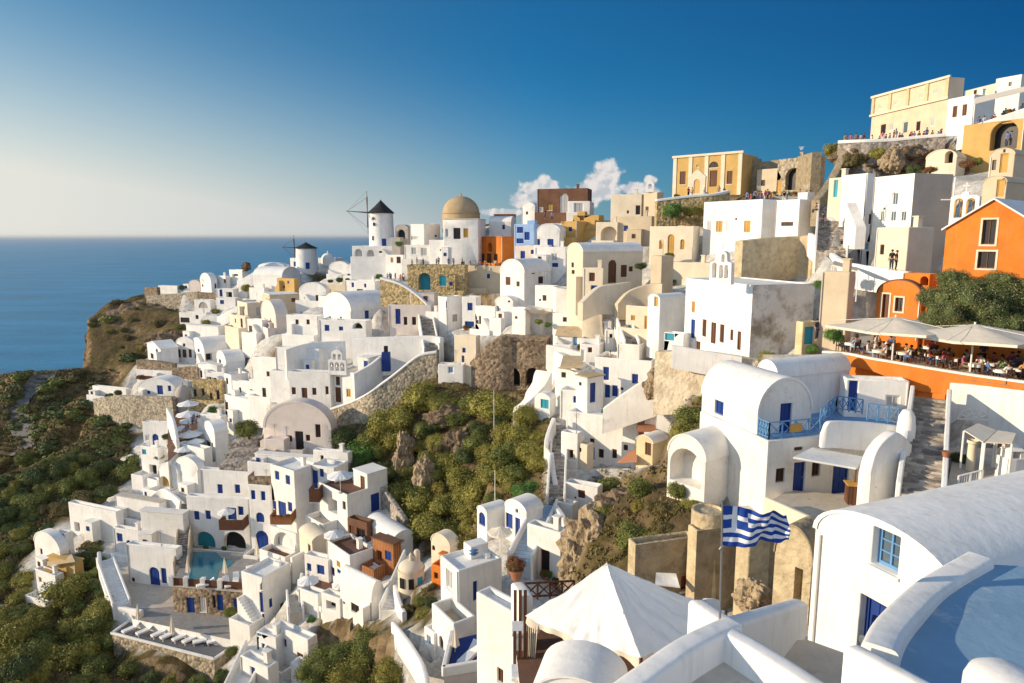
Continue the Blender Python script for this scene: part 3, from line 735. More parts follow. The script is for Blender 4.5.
404 430 434 245 262 149 15 f V|w 414 251 5 7 e;w 424 252 6 8 e|low greyish house with two grey shutters below the white wall
395 408 411 229 240 160 15 vy G|p 401 234 8 9 k|small dark vaulted store beside the large windmill
465 501 506 266 292 141 20 f B||plain beige terrace house carrying the crowd below the orange house|par=.9
407 465 468 265 294 139 8 f SO|p 424.5 281.5 12 17 t;w 443 281 7 10 t|ochre stone arcade house with a dark turquoise arch|par=.9
500 524.5 551 273 304 112 40 vy W|w 508 281 4.6 8 n;w 518 284 3 5 n;w 533.5 271 3 6 n;w 541 280 5 7 k|white vaulted chapel with two small brown windows in its bright front|rise=2.2
535 566 572 247 265 118 20 f W|w 554.5 257 6 7 e;w 555 265 6 4 b|white house with a grey shuttered window and blue awning
537 560 566 231 248 124 16 vy W|d 550.5 242.5 6 7 b;w 538 242 4 6 b|white vaulted house with a blue door on the blue shaded terrace
515 541 545 246 262 126 15 f P||plain pinkish house between orange house and white chapel
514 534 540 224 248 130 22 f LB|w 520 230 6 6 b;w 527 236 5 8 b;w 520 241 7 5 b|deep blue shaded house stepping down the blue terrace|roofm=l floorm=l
522 535 541 207 222 165 30 vy W|w 527 213 2 3 k|small white chapel on the skyline left of the brown mansion
537 588 592 188 216 140 16 f K|w 550 207.5 5 6 o;w 541 209.5 4 5 e;v 564 203 8 19 e|dark brown stone mansion with an arched grey doorway|floorm=K
568 590 594 201 216 136 12 f W|w 578.5 208.5 9 11 e|white annex with a grey shutter leaning on the brown mansion
561 577 598 221 242 128 30 f Y||ochre walled yard house below the brown mansion|par=.5
573 599 604 215 234 131 25 f Y|w 582 218 4 5 n;w 575 229 6 13 w|bright ochre house corner with a white post
611 642 645 194 219 122 20 f C|d 638 210 4.4 9 k;w 628 212 2 3 k|pale house with a dark door above the arch
641 658 664 192 224 120 46 f B|w 647 208.5 3 3.6 k;w 645 187 3 4 w|square beige tower house with one tiny dark window|sink=4
618 652 656 216 245 114 26 f B||plain beige wall house under the pale house
596 618 622 222 245 116 24 f C|p 609 234 16 15 x;d 614.5 238 3 9 k|cream house with a wide shallow arch
567 583 643 252 296 91 62 vy C|a 612.4 271.5 8 23 n;w 624 271 6 12 n;w 631 269 4 5 n;w 572.5 265 2.4 5 k;w 573 272 3 4 k|cream barrel vaulted chapel house with a dark arched door|roofm=W
583 603.5 606 268 301 88 20 f C|w 592 277 5.6 8.5 n|cream box annex with one square brown window in front of the cream vault|par=.1
650 694 700 226 262 99 32 f C|a 671 244.5 6.4 20 o;v 661 244.5 3.4 9 o;v 682.5 244.5 4 10 o|cream house with an arched ochre door between two ochre windows
664 712 718 263 282 90 40 f C||low cream terrace house left of the church belfry|par=.6
651 662 674 256 290 86 46 f B||beige buttress house with shrubs on its top|par=.3
674 742.5 758 153 193 124 40 f Y|w 682.6 178 5.6 13 n;d 713.3 178.5 7.4 16 n;w 729.6 177.5 5.4 13 n;v 713.8 164.6 9 6 k;w 697.5 166 2 2 x|golden mansion with pilasters and dark tall windows on the skyline|floorm=B
757 780 785 168 192 122 46 f B|w 763 183 4 6 k|ruined beige building right of the golden mansion|par=.2
778 806 811 157 193 118 48 f S|p 793 179 15 22 k;d 779 187 5 13 o|stone ruin with a big dark arch on the skyline|par=.2
704 763 778 199 244 92 58 f W|w 709 226 4 11 e;w 719 226.5 6.4 11 o;w 728.4 226 4.4 10.5 w;w 747 226.5 6.4 11.5 o;w 736 219 2 2 k|large white building with ochre shutters under the crowded roof|floorm=PF
776 800 819 199 244 88 58 f W|w 787 224 12 4 k|white building with planted balcony left of the wide steps
686 753 815 285 353 62 72 f W|w 693 307 3.4 11 o;d 692.6 329 4 19 b;w 704 328 4 17 n;d 713 335 5 25 n;w 721.6 333.5 4.4 18 n;w 731.4 335 3 11 n;d 738.8 341.5 4 20 n;w 698 345.5 4 8 n|large bright white church with a row of narrow brown doors|name=church cat=church par=.12 roofm=V bmat=VG
626 668 686 308 336 80 38 f C|w 648.7 322.8 8.4 13 o;w 660.7 322.8 8.4 13 o;w 633 318 4 5 o;d 630 328 4 6 t|cream house with two ochre framed windows and a brown roof edge|floorm=K
648 660 686 300 316 77 58 vy W|d 656 301.5 4 10 o|white vaulted outbuilding behind the ochre framed windows
664 684 690 334 350 70 40 f W|d 669.5 335 9 11 t|low white house with a bright blue gate left of the church
617 640 646 345 362 78 28 f V||plain white terrace house above the tan flat roof
# --- right slope
842 868 876 173 264 74 66 f W|d 844.5 233 3 18 n;w 867 246.5 8 8 l;d 871 219 4 10 k;w 864.5 221 4 7 k|white house with an outside stair beside the wide steps
874.5 915 953.5 173 226 64 74 f W|v 894.7 198.7 6 13 g;w 881.7 216 4.6 11 g;w 892.7 216 6 11 g;w 903 216 6 11 g;w 886 212 2 14 w|white house with one large oval window and a brown grey side wall|bmat=GB
877 909 935 227 270 60 72 f C|w 881.7 249.6 4 10 k|cream house with one small dark window under the oval window house|par=.1
873 950.5 965 77 134 104 78 f PE|d 883 129 5 9 k;w 891 127 4 7 e;d 905 127 5 11 g;d 918 126 4 9 k;w 932 122 4 8 e;w 880 107 3 4 e;w 895 103 3 4 e;w 908 99.5 3 4 e;w 921 96 3 4 e;w 935 92 3 4 e|long peach mansion crowning the hill top
965 1000 1030 82 110 108 80 f C|w 975 92 3 4 k|long cream building right of the peach mansion on the skyline
948 974.5 996 94 126 96 70 f W|w 954.7 111.6 4.4 11 n;w 964.4 110 4.4 11 n|white house with two brown framed windows right of the peach mansion
996 1022 1040 74 110 102 62 f V|w 1010 84 3 4 k|grey white house at the top right corner behind potted plants
964 1026 1060 118 168 80 54 f Y|p 1004.5 133 27 33 k|ochre wall building with one great arch at the right edge|par=.3 roofm=Y
926 957 966 157 172 82 50 vy C|p 949 157 8 12 k|rounded beige vault with a dark oval hole below the peach mansion|roofm=C
990 1015 1040 154 172 70 56 vy B|d 1004 162 8 17 o;w 994 165 4 10 k;w 1004.5 150.5 2.4 4 k|beige vaulted chapel with a yellow door under the great arch
983 1007 1040 182 204 62 58 vy B|d 1000.5 188 8 17 o;w 996 173.5 3 3.6 k|lower beige vaulted chapel with a golden door above the orange house
946 1042 - 228 300 45 50 gy O|w 989 232 14 25 k;w 986.5 260 18 17 k;|large orange gabled house with white framed openings|rise=1.9 D=7 trim=w roofm=W
877 922 930 296 330 50 56 vy O|d 885.5 306 7 24 n;w 899 304.5 8 14 k|small orange house with a round top and white framed window|rise=1.1 roofm=K trim=w
903 930 936 274 292 50 70 f O|p 924 281 8 9 k|low orange wall house in the shade of the large bush|par=.1
822 850 856 272 322 52 46 f B||plain beige wall house left of the cream parasols|sink=4 par=.2
700 768 912 441 505 38 73 f V|w 780.7 475.5 9 14 k;d 799.5 478 11.6 31 b;w 816.5 469 8.4 15 k;d 841 478 16 28 b;w 841.5 443 12 7 k;w 799 449 9 4 n|white house with a blue railed balcony over a shaded yard|par=.05 roofm=W floorm=l sink=4
702 757.7 812 414.5 441 39.4 73 vx V|w 718.7 407.5 9 14 b A;d 786 419.5 11.6 32 b|white barrel vaulted upper house with a blue door opening on the blue balcony|rise=2.1 roofm=W ground=
829 844 846.5 177 206 79 62 f C|d 835.5 188.5 4 17 t|cream house end with a turquoise door at the top of the wide steps|par=.1
742 757 762 158 188 127 42 f RU|w 750 172 4 5 k|low ruined stone house hard against the right side of the golden mansion|par=.1 cat=ruin
806 822 826 156 196 112 52 f RU|p 815 178 6 10 k|crumbling stone building between the ruined arch and the hill top rock|par=.1 cat=ruin
''')
# ================================================================== pieces the spec table does not cover
def H(*a, **k): return house(*a, **k)
# second storey behind the blue balcony
house('white vaulted house with a shaded long wall behind the blue railed balcony', 757, 778, 850, 378, 412, 43, 66, 'vy', 'W', '', roofm='W', rise=1.0, ground=False)
house('white walled court with a tall blue door beside the blue railings', 846, 910, None, 381, 414, 42.8, 12, 'f', 'W', 'd 853 396 9 30 b;w 893 402 14 12 e', D=1.4, par=.2, ground=False)
# foreground right
R1 = house('white vaulted house with a drainpipe and a small blue framed window in the foreground', 815, 955, None, 596, 750, 14.0, 67, 'vy', 'W',
      'w 885 551 28 40 q;d 869 650 27 104 b', D=14, rise=.95, sink=4, group='foreground houses')
# ruins below the flag
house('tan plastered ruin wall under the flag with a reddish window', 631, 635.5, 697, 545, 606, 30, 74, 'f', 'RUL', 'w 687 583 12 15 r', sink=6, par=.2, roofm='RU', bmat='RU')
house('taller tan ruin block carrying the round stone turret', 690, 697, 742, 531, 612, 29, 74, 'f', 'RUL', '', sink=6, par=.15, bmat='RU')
house('narrow sunlit ruin pillar right of the flag pole', 742, 750, 754, 533, 604, 27, 66, 'f', 'RUL', '', sink=5, par=.1, name='ruin_pillar', cat='ruin')
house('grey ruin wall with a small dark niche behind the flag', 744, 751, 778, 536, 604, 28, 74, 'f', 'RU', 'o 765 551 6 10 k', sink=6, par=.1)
house('roofless tan stone gable with a tall doorway beside the foreground house', 775, 812, 822, 566, 612, 23, 52, 'vy', 'RUL', 'o 798 585 8 34 k', sink=5, rise=1.25, name='ruined_gable', cat='ruin', D=1.2, roofm='RU')
house('half collapsed white barrel vault open towards the bushes', 668, 706, 748, 462, 486, 40, 52, 'vy', 'V', 'p 686 467 32 36 x', rise=1.35, sink=5, roofm='V', D=4)
house('white house wall filling the gap below the tan terrace house', 476, 512, 516, 612, 700, 37, 46, 'f', 'W', 'w 500 676 6 14 n', sink=4)
house('white rounded vault top at the bottom edge below the big canopy', 532, 618, None, 712, 750, 12.0, 16, 'vy', 'W', '', D=1.2, rise=.55, sink=4, group='foreground houses')
# ravine bridge with arches
house('rubble stone wall bridging the ravine over two dark arches', 500, 546, 552, 341, 390, 96, 10, 'p', 'SB', 'p 512 377 16 18 k;p 533 377 15 18 k', roofm='SB', name='stone_bridge', cat='bridge', D=5, sink=6)

WG = 'white parapet walls'
def pw(label, pts, **k): return wallpath(label, pts, **k)
# long walls and paths
pw('stone rampart wall on the far cliff point', [(146, 296, 304, 216), (172, 294, 310, 214), (197, 291.5, 312, 212)], thick=1.2, m='S', name='rampart_wall')
pw('dark brown stone wall between rampart and white vault', [(197, 292, 300, 202), (216, 293, 300, 201)], thick=.8, m='SB', name='retaining_wall')
pw('long white wall climbing to the small windmill', [(238, 281, 287, 194), (258, 269.5, 277, 193), (272, 262.5, 270, 196), (284, 265, 272, 196)], thick=3.2, name='boundary_wall')
pw('white sloping wall beside the long diagonal path', [(214, 319, 324, 181), (224, 313, 319, 179), (237, 306.5, 313, 178)], thick=.8, name='path_wall')
pw('left dark brown stone terrace wall above the red flowers', [(136, 360, 368, 153), (154, 361.5, 370, 152), (172, 364.5, 371, 151)], thick=1.6, m='SB', name='retaining_wall', group='brown terrace walls')
pw('right dark brown stone terrace wall beside the white slit gable', [(171.5, 369, 377, 149.5), (185, 367.5, 376, 149), (197, 367.5, 375, 148)], thick=1.6, m='SB', name='retaining_wall', group='brown terrace walls')
pw('tall stone wall under the blue doored white vault', [(93, 399, 414, 143), (115, 396, 424, 140), (140, 396.5, 428, 138), (172, 397, 428, 136)], thick=1., m='S', name='retaining_wall')
for k, (y0, y1, Yk, ua, ub, nm) in enumerate([(441, 452, 106, 228, 256, 'top'), (451, 464, 102, 224, 258, 'middle'), (462, 474, 98, 219, 252, 'bottom')]):
    pw('%s one of three grey stone terrace walls behind the hotel' % nm, [(ua, y0+3, y1, Yk), ((ua+ub)/2, y0, y1, Yk), (ub, y0+1, y1, Yk)], thick=2.6, m='SG', name='retaining_wall', group='stone terrace walls behind the hotel')
pw('white wall with a thick rounded coping curving down over the stone arch', [(330, 410, 424, 104), (350, 403, 424, 103), (368, 394, 420, 101), (388, 380, 402, 101), (408, 364, 386, 101), (420, 356, 376, 101), (436, 353, 372, 101)], thick=1.0, m='S', cap=.25, name='bridge_wall')
pw('broad white retaining wall under the pinkish house front', [(352, 338, 372, 113), (390, 337, 366, 112), (430, 336, 364, 111), (440, 338, 362, 110)], thick=.8, name='retaining_wall')
pw('ochre stone wall with a white coping sloping down beside the street', [(380, 279, 298, 127), (400, 285, 303, 126), (418, 297, 310, 125), (430, 309, 322, 124)], thick=1.2, m='SO', cap=.35, name='street_wall')
pw('white curved roof wall above the chapel hall', [(286, 350, 372, 112), (310, 343, 366, 115), (345, 341, 366, 116)], thick=.5, name='parapet_wall')
pw('white curved wall right of the chapel front', [(354, 374, 402, 104), (372, 364, 398, 106), (382, 356, 392, 108)], thick=.6, name='court_wall')
pw('tall smooth white slope below the cream vault house', [(556, 288, 318, 96), (575, 291, 322, 95), (594, 301, 326, 94), (614, 319, 332, 93)], thick=2.5, name='retaining_wall', m='V')
pw('white curved terrace wall above the tan stone slabs', [(546, 345, 358, 88), (565, 348, 362, 87), (583, 354, 364, 86), (594, 362, 372, 85)], thick=.6, name='parapet_wall')
pw('white court wall right of the rubble bridge', [(547, 348, 372, 90), (556, 352, 380, 87), (572, 362, 386, 84)], thick=.7, name='court_wall')
pw('white sloping path wall beside the ravine', [(513, 412, 420, 82), (530, 400, 413, 82), (545, 385, 412, 83), (552, 372, 400, 84)], thick=2.5, name='path_wall', m='V')
pw('thick white stair wall running up to the church terrace', [(603, 409, 420, 69.5), (622, 395, 414, 69), (640, 383, 408, 68.5), (657, 375, 402, 68)], thick=1.0, name='stair_wall', m='V')
pw('pale plaster retaining wall holding up the large white church', [(655, 352, 400, 64), (690, 352, 398, 62), (720, 355, 396, 60.5), (758, 361, 390, 59.5)], thick=1.5, m='VR', name='retaining_wall')
pw('low white parapet of the church terrace', [(672, 345, 352, 61.5), (705, 351, 358, 60.5), (742, 357, 364, 59.5)], thick=.4, name='parapet_wall')
pw('cream curved wall in front of the cream vault house', [(583, 303, 309, 84), (600, 287, 303, 86.5), (617, 284, 303, 87), (631, 282, 300, 88)], thick=.8, m='C', name='terrace_wall')
pw('grassy sloping beige wall under the cream box annex', [(618, 304, 308, 84.5), (630, 291, 308, 85), (650, 284, 306, 85), (662, 284, 304, 84)], thick=.8, m='B', name='terrace_wall')
pw('ochre stone wall with bushes below the golden mansion', [(657, 201, 224, 106), (690, 197, 224, 106), (716, 195, 218, 106), (730, 192, 206, 107)], thick=1.5, m='SO', cap=.3, name='retaining_wall')
pw('broad ochre rubble wall behind the church roof', [(743, 241, 280, 76), (770, 238, 280, 77), (800, 236, 280, 78), (816, 234, 280, 76)], thick=1.4, m='RUL', name='retaining_wall')
pw('white curved wall along the foot of the wide steps', [(813, 233, 242, 76), (824, 243, 252, 72), (838, 255, 264, 67), (856, 264, 272, 62), (884, 268, 276, 58.5), (908, 272, 282, 55.5)], thick=.5, name='lane_wall')
pw('rough rock wall under the hill top terrace', [(838, 143, 176, 96), (860, 142, 176, 94), (890, 141, 174, 93), (920, 138, 172, 92), (946, 136, 168, 91)], thick=2, m='SG', cap=.35, name='terrace_wall')
pw('white wall below the awning terrace in the upper right corner', [(958, 129, 138, 88), (985, 121, 132, 86), (1030, 106, 118, 84)], thick=.4, name='parapet_wall', m='W')
pw('orange restaurant parapet with a white coping', [(822, 352, 362, 49), (845, 353.5, 362, 48), (868, 358, 366, 46), (895, 362.5, 376, 44.5), (921, 367, 387, 43.4), (952, 372, 390, 42.2), (978, 376, 392, 41.2), (1030, 383, 398, 39.2)], thick=.3, m='O', cap=.08, name='parapet_wall', cat='parapet', sink=.25, sub=5)
pw('long white wall below the orange restaurant parapet', [(950, 383, 446, 41.8), (985, 386, 446, 40.6), (1034, 392, 452, 38.8)], thick=.35, name='boundary_wall')
pw('white curved wall between blue balcony house and stone steps', [(871, 474, 508, 34.2), (877, 452, 504, 34.6), (888, 438, 498, 35.0), (900, 433, 492, 35.4), (912, 444, 484, 36.2)], thick=.6, name='yard_wall')
pw('white parapet wall with a rounded end on the balcony terrace', [(822, 434, 443, 37.6), (828, 424, 443, 37.6), (838, 421.5, 443, 37.8), (870, 423, 446, 38.2), (897, 426, 448, 38.4)], thick=.35, name='parapet_wall', ground=False, sink=.3)
pw('low cream yard wall in front of the blue balcony house', [(764, 497, 514, 36), (782, 505, 518, 34), (804, 515, 526, 31.5), (836, 529, 540, 28.5)], thick=.35, m='C', name='yard_wall')
pw('white wall between the hotel porch and the stepped path', [(292, 558, 572, 77), (303, 552, 570, 78), (318, 545, 562, 79)], thick=.4, m='V', name='parapet_wall')
pw('white rim wall curving round the bottom of the scrub side stair', [(97, 552, 560, 88), (98.5, 572, 582, 85), (104, 590, 600, 82), (111, 604, 612, 80), (125, 608.5, 616, 79), (140, 611, 618, 78)], thick=.45, name='stair_wall', m='W')
pw('white wall along the path from the parasol terrace', [(166, 408, 418, 120), (172, 420, 440, 116), (176, 440, 460, 112)], thick=.5, name='path_wall')
pw('white diagonal wall above the white vaulted ochre arch', [(150, 497, 506, 104), (162, 489, 500, 104), (176, 498, 510, 101), (186, 508, 516, 98)], thick=.5, name='path_wall')
pw('white curb along the lower lane beside the leafy bush', [(391, 622, 628, 52), (405, 640, 647, 47), (420, 665, 672, 42), (425, 690, 697, 38)], thick=.35, name='curb_wall')
pw('white pale wall between turret chapel and bushes', [(393, 585, 600, 62), (397, 600, 616, 58), (402, 612, 622, 55)], thick=.4, name='path_wall')
pw('curving white wall of the blue lane above the white blue doored vault', [(556, 418, 428, 73), (549, 440, 452, 70), (550, 465, 478, 67), (553, 484, 496, 64)], thick=.5, m='V', name='lane_wall')
pw('white wall on the right of the blue steps', [(553, 505, 520, 60), (562, 520, 545, 57), (564, 545, 575, 54)], thick=.5, name='lane_wall')
pw('stone edged path wall under the parasol house', [(352, 476, 482, 86), (372, 482, 490, 85), (386, 494, 503, 82), (404, 520, 530, 76)], thick=.6, m='SG', name='path_wall')
# foreground walls
FG = 'foreground parapets'
pw('smooth white parapet running from the flag pole down to the bottom edge on the left', [(598, 690, 760, 9.15), (640, 660, 735, 9.75), (680, 634, 700, 10.4), (722, 615, 660, 11.1)], thick=.42, flip=True, group=FG, bev=1)
pw('smooth sunlit white parapet running from the flag pole down to the right', [(727, 622, 670, 10.9), (760, 640, 690, 10.3), (800, 664, 720, 9.7), (850, 697, 760, 9.0)], thick=.36, flip=True, group=FG)
pw('white wall beyond the flag pole reaching to the foreground house', [(738, 625, 668, 12.2), (775, 613, 668, 13.8), (808, 603, 666, 15.6)], thick=.4, group=FG)
pw('rounded white wall top between big canopy and flag pole', [(701, 598, 630, 13.4), (708, 601, 636, 12.9), (722, 610, 650, 12.3), (745, 623, 660, 11.9)], thick=.35, flip=True, group=FG)
pw('thick white parapet curving round the blue shaded roof terrace', [(861, 640, 720, 9.3), (872, 620, 660, 10.0), (892, 599, 636, 10.7), (920, 576, 606, 11.6), (966, 550, 582, 12.6)], thick=.5, flip=True, group=FG, name='parapet_wall')
pw('near arm of the white parapet at the roof terrace corner', [(862, 644, 740, 9.2), (890, 658, 740, 8.7), (950, 690, 760, 7.9)], thick=.3, flip=True, group=FG)

# terraces
T_pool, z_pool = terrace('paved pool terrace of the white hotel', (200, 583, 80), [(172, 585), (250, 590), (268, 566), (262, 553), (186, 553)], down=4, m='SB', topm='PFD')
pool = MB(); zp = z_pool + .03
pl = [atz(u, v, zp) for u, v in [(193, 552), (216, 552), (222, 558), (235, 561), (229, 567), (219, 570), (216, 582), (187, 583), (191, 570)]]
pool.face(pl); po = pool.build('pool_water', None); po['kind'] = 'structure'
T_deck, z_deck = terrace('sun lounger deck with a white rim above a brown wall', (180, 640, 75), [(112, 634), (133, 619), (172, 622), (240, 632), (232, 648), (214, 660)], down=6.5, m='S', topm='DK', rim=.25, skip=(1, 2))
terrace('grey paved court between pool and lounger deck', (200, 620, 77.5), [(125, 600), (172, 600), (250, 612), (262, 632), (232, 640), (133, 619)], down=3, m='W', topm='PFD')
terrace('blue shaded paved court in front of the arched double door', (150, 600, 82), [(108, 600), (118, 570), (128, 566), (178, 590), (176, 606), (136, 608)], down=3, m='W', topm='PF')
terrace('red brown terrace with the white parasol by the low house', (318, 592, 71), [(298, 596), (302, 578), (330, 578), (352, 584), (344, 600), (322, 612)], down=3, m='W', topm='RF', rim=.6, skip=(1, 2))
terrace('restaurant terrace stepping down under white parasols', (185, 440, 118), [(168, 462), (168, 424), (178, 408), (199, 408), (203, 432), (186, 445)], down=6, m='V', topm='RF')
terrace('blue floored terrace with a lounger in the sun', (462, 655, 43), [(444, 676), (452, 640), (478, 634), (480, 670)], down=5, m='P', topm='b', rim=.7, rimm='W', skip=(1, 2))
T_bal, z_yard = terrace('paved yard of the blue balcony house', (805, 512, 35.5), [(768, 502), (790, 490), (868, 497), (874, 510), (834, 532)], down=3, m='C', topm='PF')
T_rest, z_rest = terrace('paved restaurant terrace behind the orange parapet', (868, 366.5, 45.8), [(824, 359), (845, 359.5), (868, 364), (895, 368.5), (921, 373), (952, 377.5), (978, 381.5), (1034, 389), (1090, 345), (930, 330), (822, 340)], down=1.6, m='O', topm='PF')
terrace('hill top terrace in front of the peach mansion', (880, 146, 100), [(838, 148), (900, 147), (948, 142), (985, 124), (960, 118), (840, 132)], down=5, m='SG', topm='PF') if False else None
terrace('blue shaded roof terrace in the foreground corner', (900, 650, 9.6), [(866, 660), (884, 636), (905, 612), (938, 584), (976, 564), (1100, 570), (1100, 760), (950, 740)], down=3, m='W', topm='roof_shade_blue') if 'roof_shade_blue' in M else None
terrace('shadowed grey floor behind the foreground parapets', (725, 684, 9.9), [(600, 720), (724, 662), (850, 720), (850, 900), (600, 900)], down=3, m='W', topm='PF', ground=False)
terrace('white block carrying the big canopy terrace', (600, 668, 18.5), [(516, 650), (572, 606), (700, 612), (716, 632), (640, 690), (520, 690)], down=5, m='W', topm='RF')
terrace('small paved court between white wall and foreground house', (800, 655, 14.5), [(745, 668), (770, 640), (808, 640), (850, 655), (850, 720), (800, 700)], down=2.5, m='W', topm='PF')
terrace('planted yard beside the stone steps', (985, 470, 35), [(946, 492), (955, 448), (1040, 448), (1060, 500), (1000, 500)], down=3, m='W', topm='PF')

# stairs
stairs('stone steps between white walls beside the orange parapet', (920, 500, 32.5), (930, 398, 41.5), 1.7, 22)
stairs('wide stone steps climbing beside the white oval window house', (831, 252, 68), (831, 205, 88), 2.6, 30)
stairs('steep grey stair between speckled roof and hotel', (181, 566, 84), (187, 503, 99), 1.4, 26, side=True, wallm='B')
stairs('curving white stair on the edge of the scrub', (122, 606, 80), (105, 560, 88), 1.6, 16, m='W')
stairs('blue grey steps between the blue doored vault and the rounded block', (520, 562, 52), (547, 505, 62), 1.7, 18, m='stepblue' if 'stepblue' in M else 'SG')
stairs('lane climbing past the long white house', (556, 500, 62), (560, 425, 75), 1.4, 20, m='SG')
stairs('street of steps up to the ochre arcade', (432, 352, 108), (422, 296, 134), 2.2, 20, m='SG')
stairs('stone steps below the hotel porch', (277, 578, 78), (288, 562, 81), 1.8, 8, m='PF')
stairs('narrow white stair beside the pinkish house', (296, 612, 67), (294, 594, 71), 1.2, 9, m='PF')
stairs('speckled stone stair at the bottom edge', (238, 690, 56), (258, 645, 65), 2.0, 16, m='V')
stairs('outside white stair of the oval window house', (861, 228, 65.5), (851, 203, 69), .9, 14, m='W', side=False)
stairs('blue grey steps beside the cream ochre framed house', (632, 346, 79), (622, 318, 86), 1.4, 12, m='SG')
stairs('speckled path along the white vaulted house', (388, 612, 60), (412, 556, 68), 1.3, 18, m='V')

# ------------------------------------------------------------------ windmills, domes, belfries
def windmill(label, uc, vb, vt, vtip, half, Y, sail, door):
    a = at(uc, vb, Y); zt = at(uc, vt, Y).z; ztip = at(uc, vtip, Y).z; r = half*depth(a)/F
    root = empty('windmill', a, label, 'windmill', 'windmills on the ridge')
    h = zt - a.z
    t = MB(); t.lathe([(r*1.06, -2), (r*1.04, 0), (r*.97, h), (r*.8, h)], n=32); t.build('tower', 'W', root)
    c = MB(); c.lathe([(r*1.02, h-.12), (r*1.12, h), (r*.55, h+(ztip-zt)*.5), (.14, ztip-a.z), (0, ztip-a.z+.3)], n=24, sm=False); c.build('roof', 'slate', root)
    d = MB()
    for du, z0, z1, wd, nm in door:
        ang = math.asin(max(-1, min(1, du))) - pi/2
        m = Matrix.Rotation(ang, 4, 'Z')
        q = MB(); q.box((r*.93, -wd/2, z0), (r*1.05+.03, wd/2, z1), xf=m); q.build(nm, 'k' if nm == 'window' else 'b', root)
    ax = Vector((-.97, -.24, .06)).normalized(); hub = Vector((0, 0, h - .1)) + ax*r*.9
    s = MB(); s.tube([Vector((0, 0, h-.1)) + ax*r*.5, hub + ax*sail*1.1], [.16, .07], 6); s.build('axle', 'n', root)
    e1 = Vector((0, 0, 1)); e2 = ax.cross(e1).normalized(); o = hub + ax*.6
    for k in range(8):
        t_ = pi*2*k/8; dv = e1*cos(t_) + e2*sin(t_)
        b = MB(); b.tube([o, o + dv*sail], [.09, .05], 5); b.tube([o + dv*sail, hub + ax*sail*1.05], .02, 3); b.build('sail', 'n', root)
    GROUND.append((a.x, a.y, a.z - .3))
windmill('large white windmill with a dark conical cap on the skyline', 382, 247, 213, 200.5, 12, 166, 5.0, [(-.55, 1.6, 2.6, .5, 'window'), (-.5, 6.4, 7.0, .5, 'window'), (-.42, 5.0, 5.7, .5, 'window'), (.35, .2, 2.0, 1.0, 'door')])
windmill('smaller white windmill lower down near the sea horizon', 307, 269, 248, 242.5, 10.2, 202, 3.6, [(.35, .2, 2.0, 1.1, 'door')])
house('white podium wall with two arches under the large windmill', 352, 402, None, 246, 260, 160, 4, 'f', 'W', 'p 358.5 253.5 7.5 9 x;p 370.5 254 7.5 8 x;w 380.5 252 3 2 k;w 396 252 3 3 k', D=7, par=.3)

def dome(label, uc, vspring, r_px, Y, m, name='dome', drum=0, lab_cat='dome', rib=False, root=None, flat=.92):
    a = at(uc, vspring, Y); r = r_px*depth(a)/F
    rt = root or empty(name, a, label, lab_cat)
    b = MB(); b.lathe([(r*1.02, -drum-3.0), (r*1.02, -.05), (r*1.06, -.05), (r*1.06, .1)] if drum else [(r, -2), (r, .05)], n=32)
    b.build('drum', m, rt)
    d = MB(); d.lathe([(r*cos(t), r*flat*sin(t)) for t in [pi/2*i/12 for i in range(13)]], n=32)
    d.lathe([(.18, r*flat), (.18, r*flat+.5), (.0, r*flat+.8)], n=8); d.build('dome', m, rt)
    return rt, a, r
# domed church
ca = house('cream domed church body with white front and dark doorway on the skyline', 443, 479, 486, 219, 240, 149, 8, 'p', 'W', 'w 447 233 3.4 8 e;d 457 233 7 10 k;d 465 233 5 10 leafG', D=9, name='church', cat='church', roofm='C') if False else house('white church body with dark doorways below the tan dome', 443, 478, 484, 219, 241, 145, 8, 'p', 'W', 'w 447 233 3.4 8 e;d 457 233.5 7 11 k;w 466 233 5 9 o', D=9, name='church', cat='church', roofm='C')
dome('tan church dome with a small finial on the skyline', 461, 213.5, 18.5, 155.5, 'TAN', drum=1.2)
dome('small white dome beside the small windmill', 328, 259, 6.5, 207, 'W')
dome('dark grey rounded apse beside the ochre stone house', 183, 396, 7.5, 139, 'G', drum=1, flat=1.5)
# round chapel with turret
rt, a, r = dome('round cream chapel with a shallow dome and a little turret', 411, 568, 13, 61, 'C', drum=3, name='round_chapel', lab_cat='chapel', flat=.65)
q = MB(); q.lathe([(.33, .3), (.30, 1.5), (.2, 1.75), (0, 1.8)], (r*.45, .2, 0), 12); q.build('turret', 'C', rt)
for du, col in ((-.55, 'k'), (.15, 'k'), (.75, 't')):
    ang = math.asin(du) - pi/2; q = MB(); q.box((r*.96, -.25, -1.5), (r*1.08, .25, -.5), xf=Matrix.Rotation(ang, 4, 'Z')); q.build('window', col, rt)
# round tower and odd cylinders
def cyl_tower(label, u0, u1, vt, vb, Y, m, name, cat, cap=None):
    a = at((u0+u1)/2, vb, Y); r = (u1-u0)/2*depth(a)/F; h = at((u0+u1)/2, vt, Y).z - a.z
    rt = empty(name, a, label, cat)
    b = MB(); b.lathe([(r*1.03, -3), (r, h), (r*.86, h), (r*.84, h-.12), (0, h-.05)], n=28, sm=False); b.build('wall', m, rt)
    if cap: c = MB(); c.lathe([(r*1.08, h-.1), (r*1.08, h+.06), (r*.8, h+.06)], n=28, sm=False); c.build('rim', cap, rt)
    GROUND.append((a.x, a.y, a.z - .4)); return rt
cyl_tower('smooth round white tower wall beside the blank white block', 553, 567, 287, 314, 99, 'W', 'round_tower', 'tower')
cyl_tower('round ochre stone turret on the tan ruin behind the flag', 691, 723, 509, 534, 30, 'RUL', 'stone_turret', 'turret')

